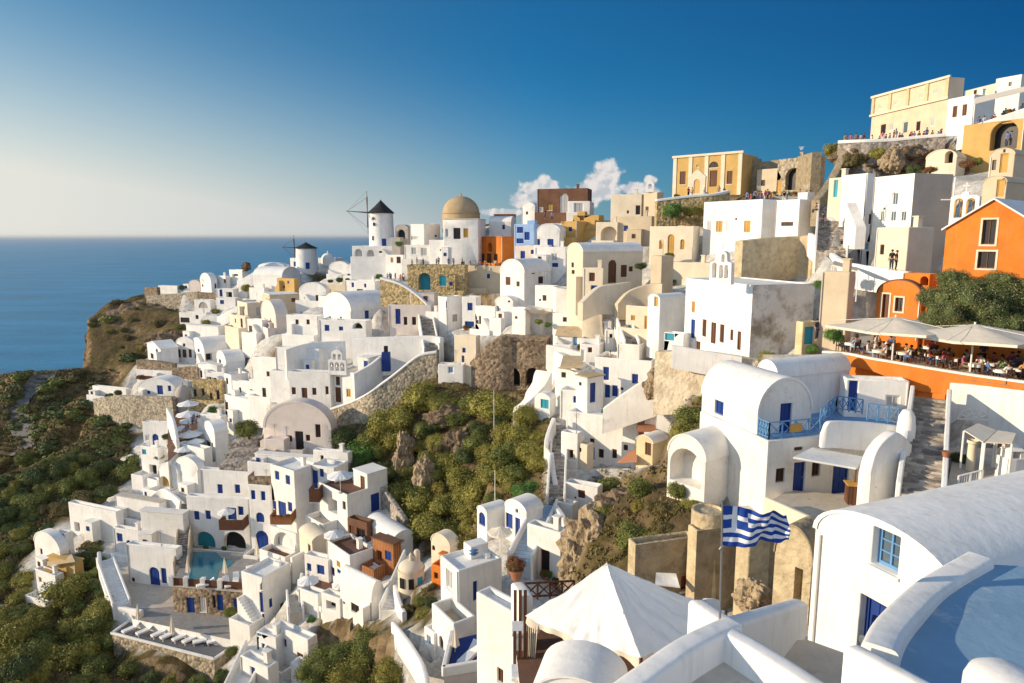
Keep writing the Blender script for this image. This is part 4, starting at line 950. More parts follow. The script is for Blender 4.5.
def belfry(label, uc, vb, vt, half, Y, holes, steps, m='W', yaw=0, thick=.5, trimm=None, bells=True):
    """bell wall: stepped outline (half-width fraction, height fraction) and arched holes (x fraction, z0, z1, width fraction)"""
    a = at(uc, vb, Y); h = at(uc, vt, Y).z - a.z; w = half*depth(a)/F
    rt = empty('belfry', a, label, 'belfry', None, yaw)
    out = [(w*x, h*z) for x, z in steps] + [(-w*x, h*z) for x, z in steps[::-1]]
    hs = [arch_pts(w*(x-ww), w*(x+ww), h*z0, h*z1, 8) for x, z0, z1, ww in holes]
    mb = MB()
    plane_face(mb, out, hs, lambda p: Vector((p[0], -thick/2, p[1]))); plane_face(mb, out, hs, lambda p: Vector((p[0], thick/2, p[1])))
    for loop in [out] + hs:
        for i in range(len(loop)):
            p, q = loop[i], loop[(i+1) % len(loop)]
            mb.face([(p[0], -thick/2, p[1]), (q[0], -thick/2, q[1]), (q[0], thick/2, q[1]), (p[0], thick/2, p[1])])
    mb.build('bell_wall', m, rt)
    for x, z0, z1, ww in holes:
        if trimm:
            t = MB(); ap = arch_pts(w*(x-ww), w*(x+ww), h*z0, h*z1, 8)
            t.tube([(p[0], -thick/2-.02, p[1]) for p in ap[1:] + [ap[0]]], .07, 4); t.build('trim', trimm, rt)
        if bells:
            b = MB(); s = w*ww*.7; zc = h*(z0*.35+z1*.65); b.lathe([(s, -s*.9), (s*.75, -s*.2), (s*.45, s*.5), (0, s*.7)], (w*x, 0, zc), 10); b.tube([(w*x, 0, zc+s*.6), (w*x, 0, h*z1)], .03, 4); b.build('bell', 'metal', rt)
    c = MB(); c.bar((0, 0, h*.99), (0, 0, h*1.0+.7), .07); c.bar((-.22, 0, h+.45), (.22, 0, h+.45), .07); c.build('cross', m, rt)
belfry('white stepped bell wall with three arches on the large church', 721.5, 281, 251, 13, 61.5, [(-.55, .1, .62, .2), (.05, .1, .55, .17), (.5, .1, .55, .17), (.18, .64, .9, .15)], [(.95, -.1), (.92, .62), (.55, .66), (.48, .93), (.2, 1.0)], yaw=R(-50), bells=False)
belfry('white two tiered bell wall with dark bells on the chapel roof', 338, 373.5, 350, 9.5, 107, [(-.6, .12, .5, .24), (0, .12, .5, .24), (.6, .12, .5, .24), (-.28, .6, .86, .18), (.28, .6, .86, .18)], [(1, -.05), (1, .58), (.6, .6), (.58, .9), (.3, 1.0)], yaw=R(-12))
belfry('white bell wall with orange edged arches beside the orange gabled house', 963, 224, 192, 12, 52, [(-.42, .2, .78, .22), (.42, .2, .78, .22)], [(1, -.2), (1, .84), (.7, .9), (.3, .88), (.2, 1.0)], yaw=R(-40), trimm='o')
belfry('tiny white bell arch on the skyline left of the golden mansion', 650, 191, 181, 4.5, 121, [(0, .2, .7, .4)], [(1, -.1), (.9, .7), (.4, 1.0)], yaw=R(-20), bells=False)
# pilasters of the golden mansion belong to it
gm = [h for h in HOUSES if 'golden mansion with pilasters' in h['root']['label']][0]
for k in range(5):
    x = -gm['w']/2 + .3 + (gm['w']-.6)*k/4
    p = MB(); p.box((x-.35, -gm['d']/2-.14, -1), (x+.35, -gm['d']/2+.02, gm['h']+.05)); p.build('pilaster', 'C', gm['root'])
p = MB(); p.box((-gm['w']/2-.25, -gm['d']/2-.3, gm['h']+.002), (gm['w']/2+.25, -gm['d']/2+.05, gm['h']+.4)); p.build('cornice', 'C', gm['root'])
belfry('cream pedimented gate portal in front of the golden mansion', 697, 194, 170, 8.5, 119, [(0, .02, .62, .38)], [(1, -.1), (1, .66), (1.08, .7), (.3, .95), (.12, 1.0)], m='C', yaw=R(-36), bells=False)
pm = [h for h in HOUSES if 'peach mansion crowning' in h['root']['label']][0]
for z in (.99, .62):
    p = MB(); p.box((-pm['w']/2-.2, -pm['d']/2-.3, pm['h']*z), (pm['w']/2+.15, -pm['d']/2-.003, pm['h']*z+.35)); p.build('cornice', 'C', pm['root'])
for k in range(5):
    x = -pm['w']/2 + .3 + (pm['w']-.6)*k/4; p = MB(); p.box((x-.3, -pm['d']/2-.2, pm['h']*.62+.36), (x+.3, -pm['d']/2+.02, pm['h']*.985)); p.build('pilaster', 'Q', pm['root'])
# drainpipe and lamp on the foreground house
rr = R1['root']; w_, d_ = R1['w'], R1['d']
p = MB(); p.tube([(-w_/2+.22, -d_/2-.06, R1['h']-.1), (-w_/2+.22, -d_/2-.06, -1.0)], .045, 8)
p.build('drainpipe', 'w', rr)
p = MB(); p.lathe([(.0, 0), (.12, .02), (.13, .06), (.0, .12)], n=14)
lo = p.build('lamp', 'canvas', rr); lo.rotation_euler = (pi/2, 0, 0); lo.location = (-w_/2 + w_*.46, -d_/2-.01, R1['h']*.40)

pw('broken stone wall along the skyline right of the golden mansion', [(756, 163, 190, 128), (775, 160, 190, 127), (800, 158, 192, 122), (822, 152, 196, 112)], thick=1.5, m='RU', name='ruined_wall')
pw('beige stair wall climbing from the turquoise door to the hill top', [(820, 200, 214, 86), (832, 184, 204, 90), (842, 166, 190, 93), (848, 150, 176, 95)], thick=1.0, m='RU', name='stair_wall')
pw('rough stone wall sloping up to the left of the ravine bridge', [(470, 362, 386, 97.5), (480, 352, 384, 97), (492, 341, 382, 96.6), (504, 336, 380, 96.5), (514, 338, 380, 97)], thick=2.2, m='SB', name='retaining_wall')
# ================================================================== pixel depth table (for plants and ground seen between the houses)
DT = np.array([float(q) for q in '''0 683 62 60 640 80 110 610 83 0 600 92 50 600 95 0 500 150 60 500 140 100 460 150 0 440 285 60 440 230 40 400 400 0 385 520 80 398 330
105 415 175 150 415 165 190 420 140 180 470 118 110 540 102 90 560 92 150 580 86 200 600 79 130 682 68 230 700 62 250 705 56 300 640 60 300 560 80 250 470 100 250 435 108
320 440 102 330 410 106 250 350 140 220 320 170 180 350 178 140 360 185 120 330 215 95 330 236 95 380 228 120 300 222 190 290 212 250 280 196 300 270 195 340 270 175
345 440 99 345 460 95 390 420 97 430 385 98 430 410 95 470 385 96 500 390 95 540 385 90 370 480 88 400 460 90 440 440 90 470 420 91 520 420 84 400 500 82 430 520 76 450 500 80
480 480 80 500 460 82 530 450 76 480 530 65 520 500 68 440 560 66 440 550 68 400 575 63 430 600 55 420 640 48 360 683 46 360 640 52 320 660 55 600 500 58 640 490 55 620 540 42 600 570 40
70 397 300 40 402 330 10 405 360 75 402 262 60 412 250 30 412 300 0 420 300 85 388 246 84 398 234 0 374 560 5 370 600 40 367 600 60 372 560 82 365 520 650 550 36 660 500 44 690 490 42 690 430 58 700 400 60 770 360 57 830 330 53 970 320 46 1020 320 45 840 345 50'''.split()]).reshape(-1, 3)
def Yd(u, v):
    d2 = (DT[:, 0]-u)**2 + (DT[:, 1]-v)**2 + 30.
    w = d2**-2
    return float(np.exp((w*np.log(DT[:, 2])).sum()/w.sum()))
for u, v, Y in DT:
    p = at(u, v, Y); GROUND.append((p.x, p.y, p.z))
# world control points outside the picture or behind the skyline (x, y, height relative to the eye)
for x, y, z in [tuple(map(float, s.split())) for s in '''0 300 -40;60 260 -22;120 240 -8;200 220 -6;-40 320 -70;-90 330 -120;-130 300 -135;-150 270 -125;-155 235 -84;-162 215 -84;-158 250 -100;-140 262 -105;-120 262 -85;-110 275 -100;-90 262 -70;-70 256 -55;-60 270 -62;-40 262 -45;-10 262 -38;300 200 -10;250 100 10;150 60 12;120 110 28;110 130 27;100 160 20;70 180 12;40 200 -2;60 150 8;90 125 22;80 100 14;60 30 4;60 0 2;30 0 -8;0 -30 -5;-30 0 -25;-60 20 -45;-60 60 -52;-90 60 -62;-120 100 -78;-300 120 -130;-200 0 -90;-100 -40 -60;0 5 -9;0 -5 -7;8 4 -8;-6 9 -11;12 8 -8.4;40 20 -2;30 25 -6;45 40 0;70 60 10;40 260 -28;150 300 -30;0 500 -150;200 500 -140;-200 600 -150;-500 300 -150;-500 0 -150;-300 800 -160;-480 700 -150;-380 720 -150;-300 660 -150;-600 750 -160;-700 900 -160;-500 900 -160;-650 600 -150;-560 650 -150;-180 680 -140;-160 560 -136;-140 400 -128;-150 330 -128;-200 330 -120;-4 12 -12;2 16 -13;-3 22 -17;-10 30 -24;-5 14 -13'''.split(';')]:
    GROUND.append((x, y, CZ + z))

# ------------------------------------------------------------------ terrain
GP = np.array(GROUND)
def axis(lo, hi, a, b, st, far):
    out = list(np.arange(a, b + .01, st)); s = st; x = a
    left = []
    while x > lo: s *= 1.12; x -= s; left.append(x)
    s = st; x = b; right = []
    while x < hi: s *= 1.12; x += s; right.append(x)
    return np.array(left[::-1] + out + right)
XS = axis(-700, 500, -135, 75, 1.0, 0); YS = axis(-60, 900, 8, 240, 1.0, 0)
gx, gy = np.meshgrid(XS, YS); q = np.stack([gx.ravel(), gy.ravel()], 1)
zz = np.empty(len(q))
for i in range(0, len(q), 2000):
    d2 = ((q[i:i+2000, None, :] - GP[None, :, :2])**2).sum(2) + .6
    k = np.argpartition(d2, 9, axis=1)[:, :9]
    w = np.take_along_axis(d2, k, 1)**-1.6
    zz[i:i+2000] = (w*GP[k, 2]).sum(1)/w.sum(1)
zz = zz.reshape(gx.shape)
# light smoothing
for _ in range(2):
    zs = zz.copy(); zs[1:-1, 1:-1] = (zz[1:-1, 1:-1]*2 + zz[:-2, 1:-1] + zz[2:, 1:-1] + zz[1:-1, :-2] + zz[1:-1, 2:])/6; zz = zs
# paved where houses stand
hp = np.array([(h['root'].location.x, h['root'].location.y, max(h['w'], h['d'])/2) for h in HOUSES])
pav = np.zeros(len(q))
for i in range(0, len(q), 4000):
    d = np.sqrt(((q[i:i+4000, None, :] - hp[None, :, :2])**2).sum(2)) - hp[None, :, 2]
    pav[i:i+4000] = np.clip(1 - (d.min(1) - 3.2)/2.0, 0, 1)
pav = pav.reshape(gx.shape)
WILD = [[(330, 420), (430, 375), (540, 372), (556, 420), (548, 470), (556, 520), (500, 512), (474, 540), (424, 560), (392, 500), (352, 470)],
        [(556, 590), (562, 505), (600, 470), (668, 462), (700, 480), (740, 500), (700, 600), (600, 620)],
        [(0, 360), (85, 300), (120, 280), (196, 312), (182, 345), (130, 362), (90, 400), (132, 424), (136, 470), (100, 505), (66, 512), (20, 560), (40, 610), (96, 540), (110, 615), (110, 683), (0, 683)],
        [(290, 683), (318, 610), (384, 622), (420, 683)], [(108, 640), (216, 660), (240, 700), (90, 700)], [(400, 590), (440, 588), (432, 640), (410, 625)], [(676, 400), (706, 388), (700, 440), (676, 440)], [(830, 140), (950, 136), (960, 172), (846, 176)]]
def inpoly(u, v, P):
    c = False; j = len(P)-1
    for i in range(len(P)):
        if (P[i][1] > v) != (P[j][1] > v) and u < (P[j][0]-P[i][0])*(v-P[i][1])/(P[j][1]-P[i][1]) + P[i][0]: c = not c
        j = i
    return c
for j in range(gx.shape[0]):
    for i in range(gx.shape[1]):
        x, y, z = gx[j, i], gy[j, i], zz[j, i]
        if y > 5:
            u, v = proj((x, y, z))
            if pav[j, i] > 0 and any(inpoly(u, v, P) for P in WILD): pav[j, i] = 0
        a = (1 - pav[j, i])
        if a > .05 and y > 10:
            s = min(1, y/60)
            n = noise.fractal(Vector((x*.11, y*.11, 3.7)), 1, 2.1, 5)*1.3*s + noise.fractal(Vector((x*.45, y*.45, 9.1)), 1, 2.1, 3)*.4*s
            zz[j, i] += a*(n - .3)
# keep the ground under floors
def clampfoot(org, rz, x0, x1, y0, y1, zmax):
    R_ = max(abs(x0), abs(x1), abs(y0), abs(y1))*1.5
    ii = np.where((XS > org[0]-R_) & (XS < org[0]+R_))[0]; jj = np.where((YS > org[1]-R_) & (YS < org[1]+R_))[0]
    if not len(ii) or not len(jj): return
    c, s = cos(-rz), sin(-rz)
    sx = gx[np.ix_(jj, ii)] - org[0]; sy = gy[np.ix_(jj, ii)] - org[1]
    lx = sx*c - sy*s; ly = sx*s + sy*c
    m = (lx > x0) & (lx < x1) & (ly > y0) & (ly < y1)
    sub = zz[np.ix_(jj, ii)]; sub[m] = np.minimum(sub[m], zmax); zz[np.ix_(jj, ii)] = sub
for h in HOUSES:
    r = h['root']; e = .9
    clampfoot(r.location, r.rotation_euler.z, -h['w']/2-e, h['w']/2+e, -h['d']/2-e, h['d']/2+.2, h['zb'] - .15)
    clampfoot(r.location, r.rotation_euler.z, -h['w']/2-1, h['w']/2+1, h['d']/2, h['d']/2+1.2, h['zb'] + h['h'] - .6)
for o in list(COL.objects):
    if o.parent is None and o.name.split('.')[0] == 'terrace':
        pv = [c for c in o.children if c.name.startswith('paving')][0]
        P = [(v.co.x + o.location.x, v.co.y + o.location.y) for v in pv.data.vertices]; zt = o.location.z + pv.data.vertices[0].co.z
        xs = [p[0] for p in P]; ys = [p[1] for p in P]
        for j in np.where((YS > min(ys)-1) & (YS < max(ys)+1))[0]:
            for i in np.where((XS > min(xs)-1) & (XS < max(xs)+1))[0]:
                if any(inpoly(XS[i]+dx, YS[j]+dy, P) for dx in (-.9, 0, .9) for dy in (-.9, 0, .9)): zz[j, i] = min(zz[j, i], zt - .25)
# ground in front of a house or wall must not rise above the line of sight to its foot
vlim = {}
SIGHT += [[(296, 672, 58), (330, 690, 56), (430, 690, 46), (512, 700, 42)], [(111, 672, 74), (160, 690, 72), (214, 690, 68)], [(0, 372, 1000), (30, 371, 1000), (84, 366, 1000)]]
for run in SIGHT:
    for (u0, v0, y0), (u1, v1, y1) in zip(run, run[1:]):
        if u1 < u0: u0, v0, y0, u1, v1, y1 = u1, v1, y1, u0, v0, y0
        for u in range(int(u0), int(u1) + 1):
            t = (u - u0)/max(u1 - u0, 1e-6); t = min(max(t, 0), 1)
            vlim.setdefault(u, []).append((y0 + (y1-y0)*t, v0 + (v1-v0)*t))
for j in range(gx.shape[0]):
    y = float(YS[j])
    if y < 8: continue
    for i in range(gx.shape[1]):
        x = float(XS[i]); z = zz[j, i]; D = y*CP - (z-CZ)*SP; u = CX + F*x/D
        if not -20 < u < 1044: continue
        lim_ = max((vv for du in (-2, 0, 2) for Yh, vv in vlim.get(int(u) + du, ()) if Yh > y + .4), default=None)
        if lim_ is None: continue
        zmax = at(u, lim_ + 1.5, y).z
        if z > zmax: zz[j, i] = zmax
def ground(x, y):
    i = int(np.clip(np.searchsorted(XS, x) - 1, 0, len(XS)-2)); j = int(np.clip(np.searchsorted(YS, y) - 1, 0, len(YS)-2))
    a = (x - XS[i])/(XS[i+1]-XS[i]); b = (y - YS[j])/(YS[j+1]-YS[j])
    return float((zz[j, i]*(1-a) + zz[j, i+1]*a)*(1-b) + (zz[j+1, i]*(1-a) + zz[j+1, i+1]*a)*b)
def raymarch(u, v, y0=20, y1=700):
    d = ray(u, v); y = y0
    while y < y1:
        t = y/d.y; z = CZ + d.z*t
        if z < ground(d.x*t, y): return Vector((d.x*t, y, ground(d.x*t, y)))
        y *= 1.006
    return None
ny, nx = gx.shape
me = bpy.data.meshes.new('hillside')
me.from_pydata(np.stack([gx.ravel(), gy.ravel(), zz.ravel()], 1).tolist(), [], [(j*nx+i, j*nx+i+1, (j+1)*nx+i+1, (j+1)*nx+i) for j in range(ny-1) for i in range(nx-1)])
at_ = me.attributes.new('paved', 'FLOAT', 'POINT'); at_.data.foreach_set('value', pav.ravel().astype(np.float32))
for p in me.polygons: p.use_smooth = True
hill = bpy.data.objects.new('hillside', me); COL.objects.link(hill); hill['kind'] = 'structure'
m = bpy.data.materials.new('hill'); m.use_nodes = True; nt = m.node_tree; L = nt.links; bs = nt.nodes['Principled BSDF']; bs.inputs['Roughness'].default_value = .95; bs.inputs['Specular IOR Level'].default_value = .1
geo = nd(nt, 'ShaderNodeNewGeometry')
def nz(scale, detail=8, r=.65):
    n = nd(nt, 'ShaderNodeTexNoise'); n.inputs['Scale'].default_value = scale; n.inputs['Detail'].default_value = detail; n.inputs['Roughness'].default_value = r; L.new(geo.outputs['Position'], n.inputs['Vector']); return n
def ramp(src, stops):
    r = nd(nt, 'ShaderNodeValToRGB'); e = r.color_ramp.elements
    while len(e) < len(stops): e.new(.5)
    for k, (p, c) in enumerate(stops): e[k].position = p; e[k].color = (*c, 1)
    L.new(src, r.inputs['Fac']); return r
n1 = nz(.22); n2 = nz(1.1); n3 = nz(.9, 10, .7)
soil = ramp(n1.outputs['Fac'], [(.30, (.07, .05, .03)), (.44, (.13, .095, .052)), (.55, (.10, .085, .032)), (.68, (.21, .15, .085))])
fine = ramp(n2.outputs['Fac'], [(.3, (.5, .5, .5)), (.7, (1.35, 1.3, 1.2))])
mu = nd(nt, 'ShaderNodeMixRGB', blend_type='MULTIPLY'); mu.inputs['Fac'].default_value = 1; L.new(soil.outputs['Color'], mu.inputs['Color1']); L.new(fine.outputs['Color'], mu.inputs['Color2'])
sep = nd(nt, 'ShaderNodeSeparateXYZ'); L.new(geo.outputs['True Normal'], sep.inputs['Vector'])
mr = nd(nt, 'ShaderNodeMapRange'); mr.inputs['From Min'].default_value = .72; mr.inputs['From Max'].default_value = .45; L.new(sep.outputs['Z'], mr.inputs['Value'])
rk = ramp(n3.outputs['Fac'], [(.32, (.075, .05, .03)), (.5, (.21, .15, .085)), (.66, (.33, .245, .14))])
mx = nd(nt, 'ShaderNodeMixRGB'); L.new(mr.outputs['Result'], mx.inputs['Fac']); L.new(mu.outputs['Color'], mx.inputs['Color1']); L.new(rk.outputs['Color'], mx.inputs['Color2'])
at2 = nd(nt, 'ShaderNodeAttribute', attribute_name='paved')
pv = ramp(n2.outputs['Fac'], [(.35, (.40, .37, .33)), (.55, (.62, .60, .56)), (.7, (.70, .68, .64))])
mx2 = nd(nt, 'ShaderNodeMixRGB'); L.new(at2.outputs['Fac'], mx2.inputs['Fac']); L.new(mx.outputs['Color'], mx2.inputs['Color1']); L.new(pv.outputs['Color'], mx2.inputs['Color2'])
L.new(mx2.outputs['Color'], bs.inputs['Base Color'])
bp = nd(nt, 'ShaderNodeBump'); bp.inputs['Strength'].default_value = .9; bp.inputs['Distance'].default_value = .35; L.new(n3.outputs['Fac'], bp.inputs['Height']); L.new(bp.outputs['Normal'], bs.inputs['Normal'])
me.materials.append(m)

# road on the lower slope, following the ground
rd = MB(); prev = None
for k in range(41):
    t = k/40; pts = [(46, 380), (34, 392), (20, 402), (14, 415), (22, 430), (30, 445), (20, 458), (-10, 468)]
    s = t*(len(pts)-1); i = min(int(s), len(pts)-2); f = s - i
    c = raymarch(pts[i][0]*(1-f)+pts[i+1][0]*f, pts[i][1]*(1-f)+pts[i+1][1]*f, 120)
    if c is None: continue
    a = [Vector((c.x + dx, c.y, 0)) for dx in (-3, -1.5, 0, 1.5, 3)]
    for p in a: p.z = ground(p.x, p.y) + .5
    if prev and (prev[2]-c).length < 60:
        for i2 in range(4): rd.face([prev[i2], prev[i2+1], a[i2+1], a[i2]], True)
    prev = a
mat('road', (.15, .145, .14), var=.2, scale=.3)
ro = rd.build('road', 'road'); ro['kind'] = 'structure'
# sea
sea = MB(); S = 120000; sea.face([(-S, -S, 0), (S, -S, 0), (S, S, 0), (-S, S, 0)])
m = bpy.data.materials.new('sea'); m.use_nodes = True; nt = m.node_tree; L = nt.links; bs = nt.nodes['Principled BSDF']
bs.inputs['Base Color'].default_value = SEA_COL; bs.inputs['Roughness'].default_value = .32; bs.inputs['IOR'].default_value = 1.2
geo = nd(nt, 'ShaderNodeNewGeometry')
mpw = nd(nt, 'ShaderNodeMapping'); mpw.inputs['Scale'].default_value = (.0035, .011, 1); L.new(geo.outputs['Position'], mpw.inputs['Vector'])
nw = nd(nt, 'ShaderNodeTexNoise'); nw.inputs['Scale'].default_value = 1; nw.inputs['Detail'].default_value = 9; nw.inputs['Roughness'].default_value = .72; L.new(mpw.outputs['Vector'], nw.inputs['Vector'])
rw = ramp(nw.outputs['Fac'], [(.32, tuple(c*.62 for c in SEA_COL[:3])), (.5, SEA_COL[:3]), (.68, tuple(min(1, c*1.25 + .02) for c in SEA_COL[:3]))]); L.new(rw.outputs['Color'], bs.inputs['Base Color'])
mp = nd(nt, 'ShaderNodeMapping'); mp.inputs['Scale'].default_value = (.06, .16, .1); L.new(geo.outputs['Position'], mp.inputs['Vector'])
n = nd(nt, 'ShaderNodeTexNoise'); n.inputs['Scale'].default_value = 1; n.inputs['Detail'].default_value = 8; n.inputs['Roughness'].default_value = .62; L.new(mp.outputs['Vector'], n.inputs['Vector'])
bp = nd(nt, 'ShaderNodeBump'); bp.inputs['Strength'].default_value = .8; bp.inputs['Distance'].default_value = 2.2; L.new(n.outputs['Fac'], bp.inputs['Height']); L.new(bp.outputs['Normal'], bs.inputs['Normal'])
so = sea.build('sea', m); so['kind'] = 'structure'
# pool water
m = bpy.data.materials.new('poolwater'); m.use_nodes = True; nt = m.node_tree; L = nt.links; bs = nt.nodes['Principled BSDF']
bs.inputs['Base Color'].default_value = (.008, .15, .21, 1); bs.inputs['Roughness'].default_value = .08
n = nd(nt, 'ShaderNodeTexNoise'); n.inputs['Scale'].default_value = 3; geo = nd(nt, 'ShaderNodeNewGeometry'); L.new(geo.outputs['Position'], n.inputs['Vector'])
bp = nd(nt, 'ShaderNodeBump'); bp.inputs['Strength'].default_value = .25; bp.inputs['Distance'].default_value = .05; L.new(n.outputs['Fac'], bp.inputs['Height']); L.new(bp.outputs['Normal'], bs.inputs['Normal'])
po.data.materials.append(m)

# ------------------------------------------------------------------ rocks
def rock(label, u, v, Y, rx, ry, rz, seed, m='rock', name='rock_outcrop'):
    c = at(u, v, Y); me = bpy.data.meshes.new(name); bm = bmesh.new(); bmesh.ops.create_icosphere(bm, subdivisions=5, radius=1)
    for vv in bm.verts:
        p = vv.co.copy(); q = p*2.1 + Vector((seed, 0, 0)); vd = noise.voronoi(q + noise.noise_vector(q*.8)*.5)[0]
        n = noise.fractal(p*1.3 + Vector((seed, 0, 0)), .9, 2.2, 6)*.26 + (vd[1] - vd[0])*.32 - .10 + noise.turbulence(p*5 + Vector((0, seed, 0)), 4, True)*.07
        vv.co = Vector((p.x*rx, p.y*ry, p.z*rz))*(.85 + n)
    for f in bm.faces: f.smooth = False
    bm.to_mesh(me); bm.free(); o = bpy.data.objects.new(name, me); COL.objects.link(o); o.location = c; me.materials.append(M[m])
    tag(o, label, 'rock', 'rock outcrops'); return o
rock('large pale craggy rock outcrop left of the big canopy', 600, 552, 45, 3.2, 3.0, 3.6, 1.3, 'rockpale')
rock('brown rock shoulder behind the pale craggy outcrop', 632, 520, 49, 4.2, 3.2, 2.6, 5.1)
rock('pale rock buttress at the foot of the craggy outcrop', 580, 572, 44, 1.6, 1.8, 2.4, 8.2, 'rockpale')
rock('dark ruined rock crown on the skyline beside the long white wall', 246, 266.5, 207, 1.6, 1.6, 1.6, 2.2)
rock('sheer brown cliff head of the far point above the sea', 101, 352, 228, 4.5, 6, 13, 3.3)
rock('craggy brown rock mass under the far rampart', 140, 322, 212, 12, 6, 6.5, 4.4)
rock('rounded dark rock slope left of the white gabled cottage', 168, 345, 183, 6, 5, 4, 6.6)
rock('shadowed rock ledge under the ravine bushes', 450, 416, 92, 4, 2.4, 1.7, 7.7)
rock('pale sunlit rock rib between the ravine bushes', 405, 455, 90, 1.6, 2.5, 4.0, 9.1, 'rockpale')
rock('second pale rock rib low in the ravine', 425, 478, 84, 1.6, 2.2, 3.2, 11.1, 'rockpale')
rock('dark overhanging cave rock in the upper ravine', 462, 446, 87, 2.8, 2.0, 2.6, 12.5)
rock('rough rock mass with shrubs below the peach mansion', 862, 160, 96, 4.2, 3, 2.8, 14.2)
rock('grey rock ledge below the hill top crowd', 912, 160, 93, 4.5, 3, 2.2, 15.2)
rock('pale rounded boulder like oven on the hill top slope', 893, 160, 90, 1.7, 1.6, 1.9, 17.7, 'rockpale')
rock('small grassy rock under the church wall', 662, 385, 67, 2.0, 1.8, 2.0, 18.7, 'rockpale')
rock('grey stony lump left of the hotel court', 97, 468, 145, 4.2, 3, 3.2, 19.3)
rock('rubble heap inside the ruin behind the flag pole', 754, 598, 26, .9, .9, .8, 20.4, 'rockpale')

# ------------------------------------------------------------------ vegetation
def bush_proto(seed, nleaf, ls, flower=None, lump=.55):
    rnd = random.Random(seed); lobes = []
    for k in range(9):
        t = rnd.uniform(0, 2*pi); r = rnd.uniform(.2, .62); lobes.append((Vector((r*cos(t), r*sin(t), rnd.uniform(.12, .62))), rnd.uniform(.30, lump)))
    lobes.append((Vector((0, 0, .4)), .55))
    mb = MB()
    for k in range(nleaf):
        c, r = lobes[rnd.randrange(len(lobes))]
        d = Vector((rnd.gauss(0, 1), rnd.gauss(0, 1), rnd.gauss(.25, 1))).normalized()
        p = c + d*r*(rnd.uniform(.62, 1.12) + .16*noise.noise(d*3.3 + c*5))
        if p.z < -.05: continue
        q = (d + Vector((rnd.gauss(0, .6), rnd.gauss(0, .6), rnd.gauss(0, .6)))).to_track_quat('Z', 'X').to_matrix() @ Matrix.Rotation(rnd.uniform(0, 6.28), 3, 'Z')
        s = ls*rnd.uniform(.6, 1.35); a = s*.55
        mb.face([p + q @ Vector(e) for e in ((-s, 0, 0), (0, -a, .15*s), (s, 0, 0), (0, a, .15*s))], mi=1 if flower and rnd.random() < flower else 0)
    me = bpy.data.meshes.new('foliage')
    # inner twigs and old leaves fill the lobes so that daylight shows only near the rim
    for c, r in lobes:
        bm = bmesh.new(); bmesh.ops.create_icosphere(bm, subdivisions=3, radius=r*.60)
        for v in bm.verts: v.co = v.co*(1 + .3*noise.noise(v.co*4 + c*3) + .3*noise.noise(v.co*14 + c*9)) + c
        i0 = len(mb.v); mb.v += [tuple(v.co) for v in bm.verts]
        for f in bm.faces: mb.f.append([i0 + v.index for v in f.verts]); mb.sm.append(False); mb.mi.append(0)
        bm.free()
    me.from_pydata(mb.v, [], mb.f); me.polygons.foreach_set('material_index', mb.mi)
    st = MB(); rr = random.Random(seed+5)
    for k in range(5):
        t = rr.uniform(0, 6.28); st.tube([(0, 0, -.25), (.12*cos(t), .12*sin(t), .1), (.4*cos(t), .4*sin(t), .45)], [.05, .035, .012], 5)
    sm = bpy.data.meshes.new('stem'); sm.from_pydata(st.v, [], st.f); sm.materials.append(M['bark'])
    return me, sm
PROTO = {}
for mk, n_ in (('leafA', 3), ('leafB', 3), ('leafC', 2), ('leafD', 2), ('leafE', 2), ('leafG', 2)):
    for k in range(n_):
        me, sm = bush_proto(hash_ := len(PROTO)*17 + 3, 7000, .043); me.materials.append(M[mk]); PROTO.setdefault(mk, []).append((me, sm))
for mk, fm, fr, key in (('leafC', 'flower', .45, 'F'), ('leafC', 'flowerp', .16, 'FP')):
    me, sm = bush_proto(90 + len(key), 4500, .045, fr); me.materials.append(M[mk]); me.materials.append(M[fm]); PROTO[key] = [(me, sm)]
BIG = []
for k in range(3):
    me, sm = bush_proto(200 + k, 14000, .024, lump=.5); me.materials.append(M['leafA' if k < 2 else 'leafB']); BIG.append((me, sm))
me, sm = bush_proto(230, 13000, .026, .14); me.materials.append(M['leafC']); me.materials.append(M['flowerp']); BIGF = [(me, sm)]
rb = random.Random(11)
def bush_at(P, r, mk, label, group, sz=None, name='shrub', cat='shrub', protos=None):
    me, sm = rb.choice(protos or PROTO[mk])
    e = empty(name, P, label, cat, group, rb.uniform(0, 6.28))
    s = (sz or rb.uniform(.75, 1.15))
    for mm, nm in ((me, 'foliage'), (sm, 'stem')):
        o = bpy.data.objects.new(nm, mm); COL.objects.link(o); o.parent = e
    e.scale = (r*rb.uniform(.9, 1.12), r*rb.uniform(.9, 1.12), r*s)
    return e
def bush(u, v, rpx, mk, label, group=None, Y=None, sz=None, **k):
    """(u, v) = centre of the crown, rpx = its radius in pixels"""
    vb = v + rpx*.62
    if Y is None:
        P = raymarch(u, vb, 24) or at(u, vb, Yd(u, vb)); P = Vector((P.x, P.y, P.z - .15))
    else: P = at(u, vb, Y)
    r = rpx*depth(P)/F
    return bush_at(P, r, mk, label, group, sz, **k)
GR = 'shrubs in the ravine'
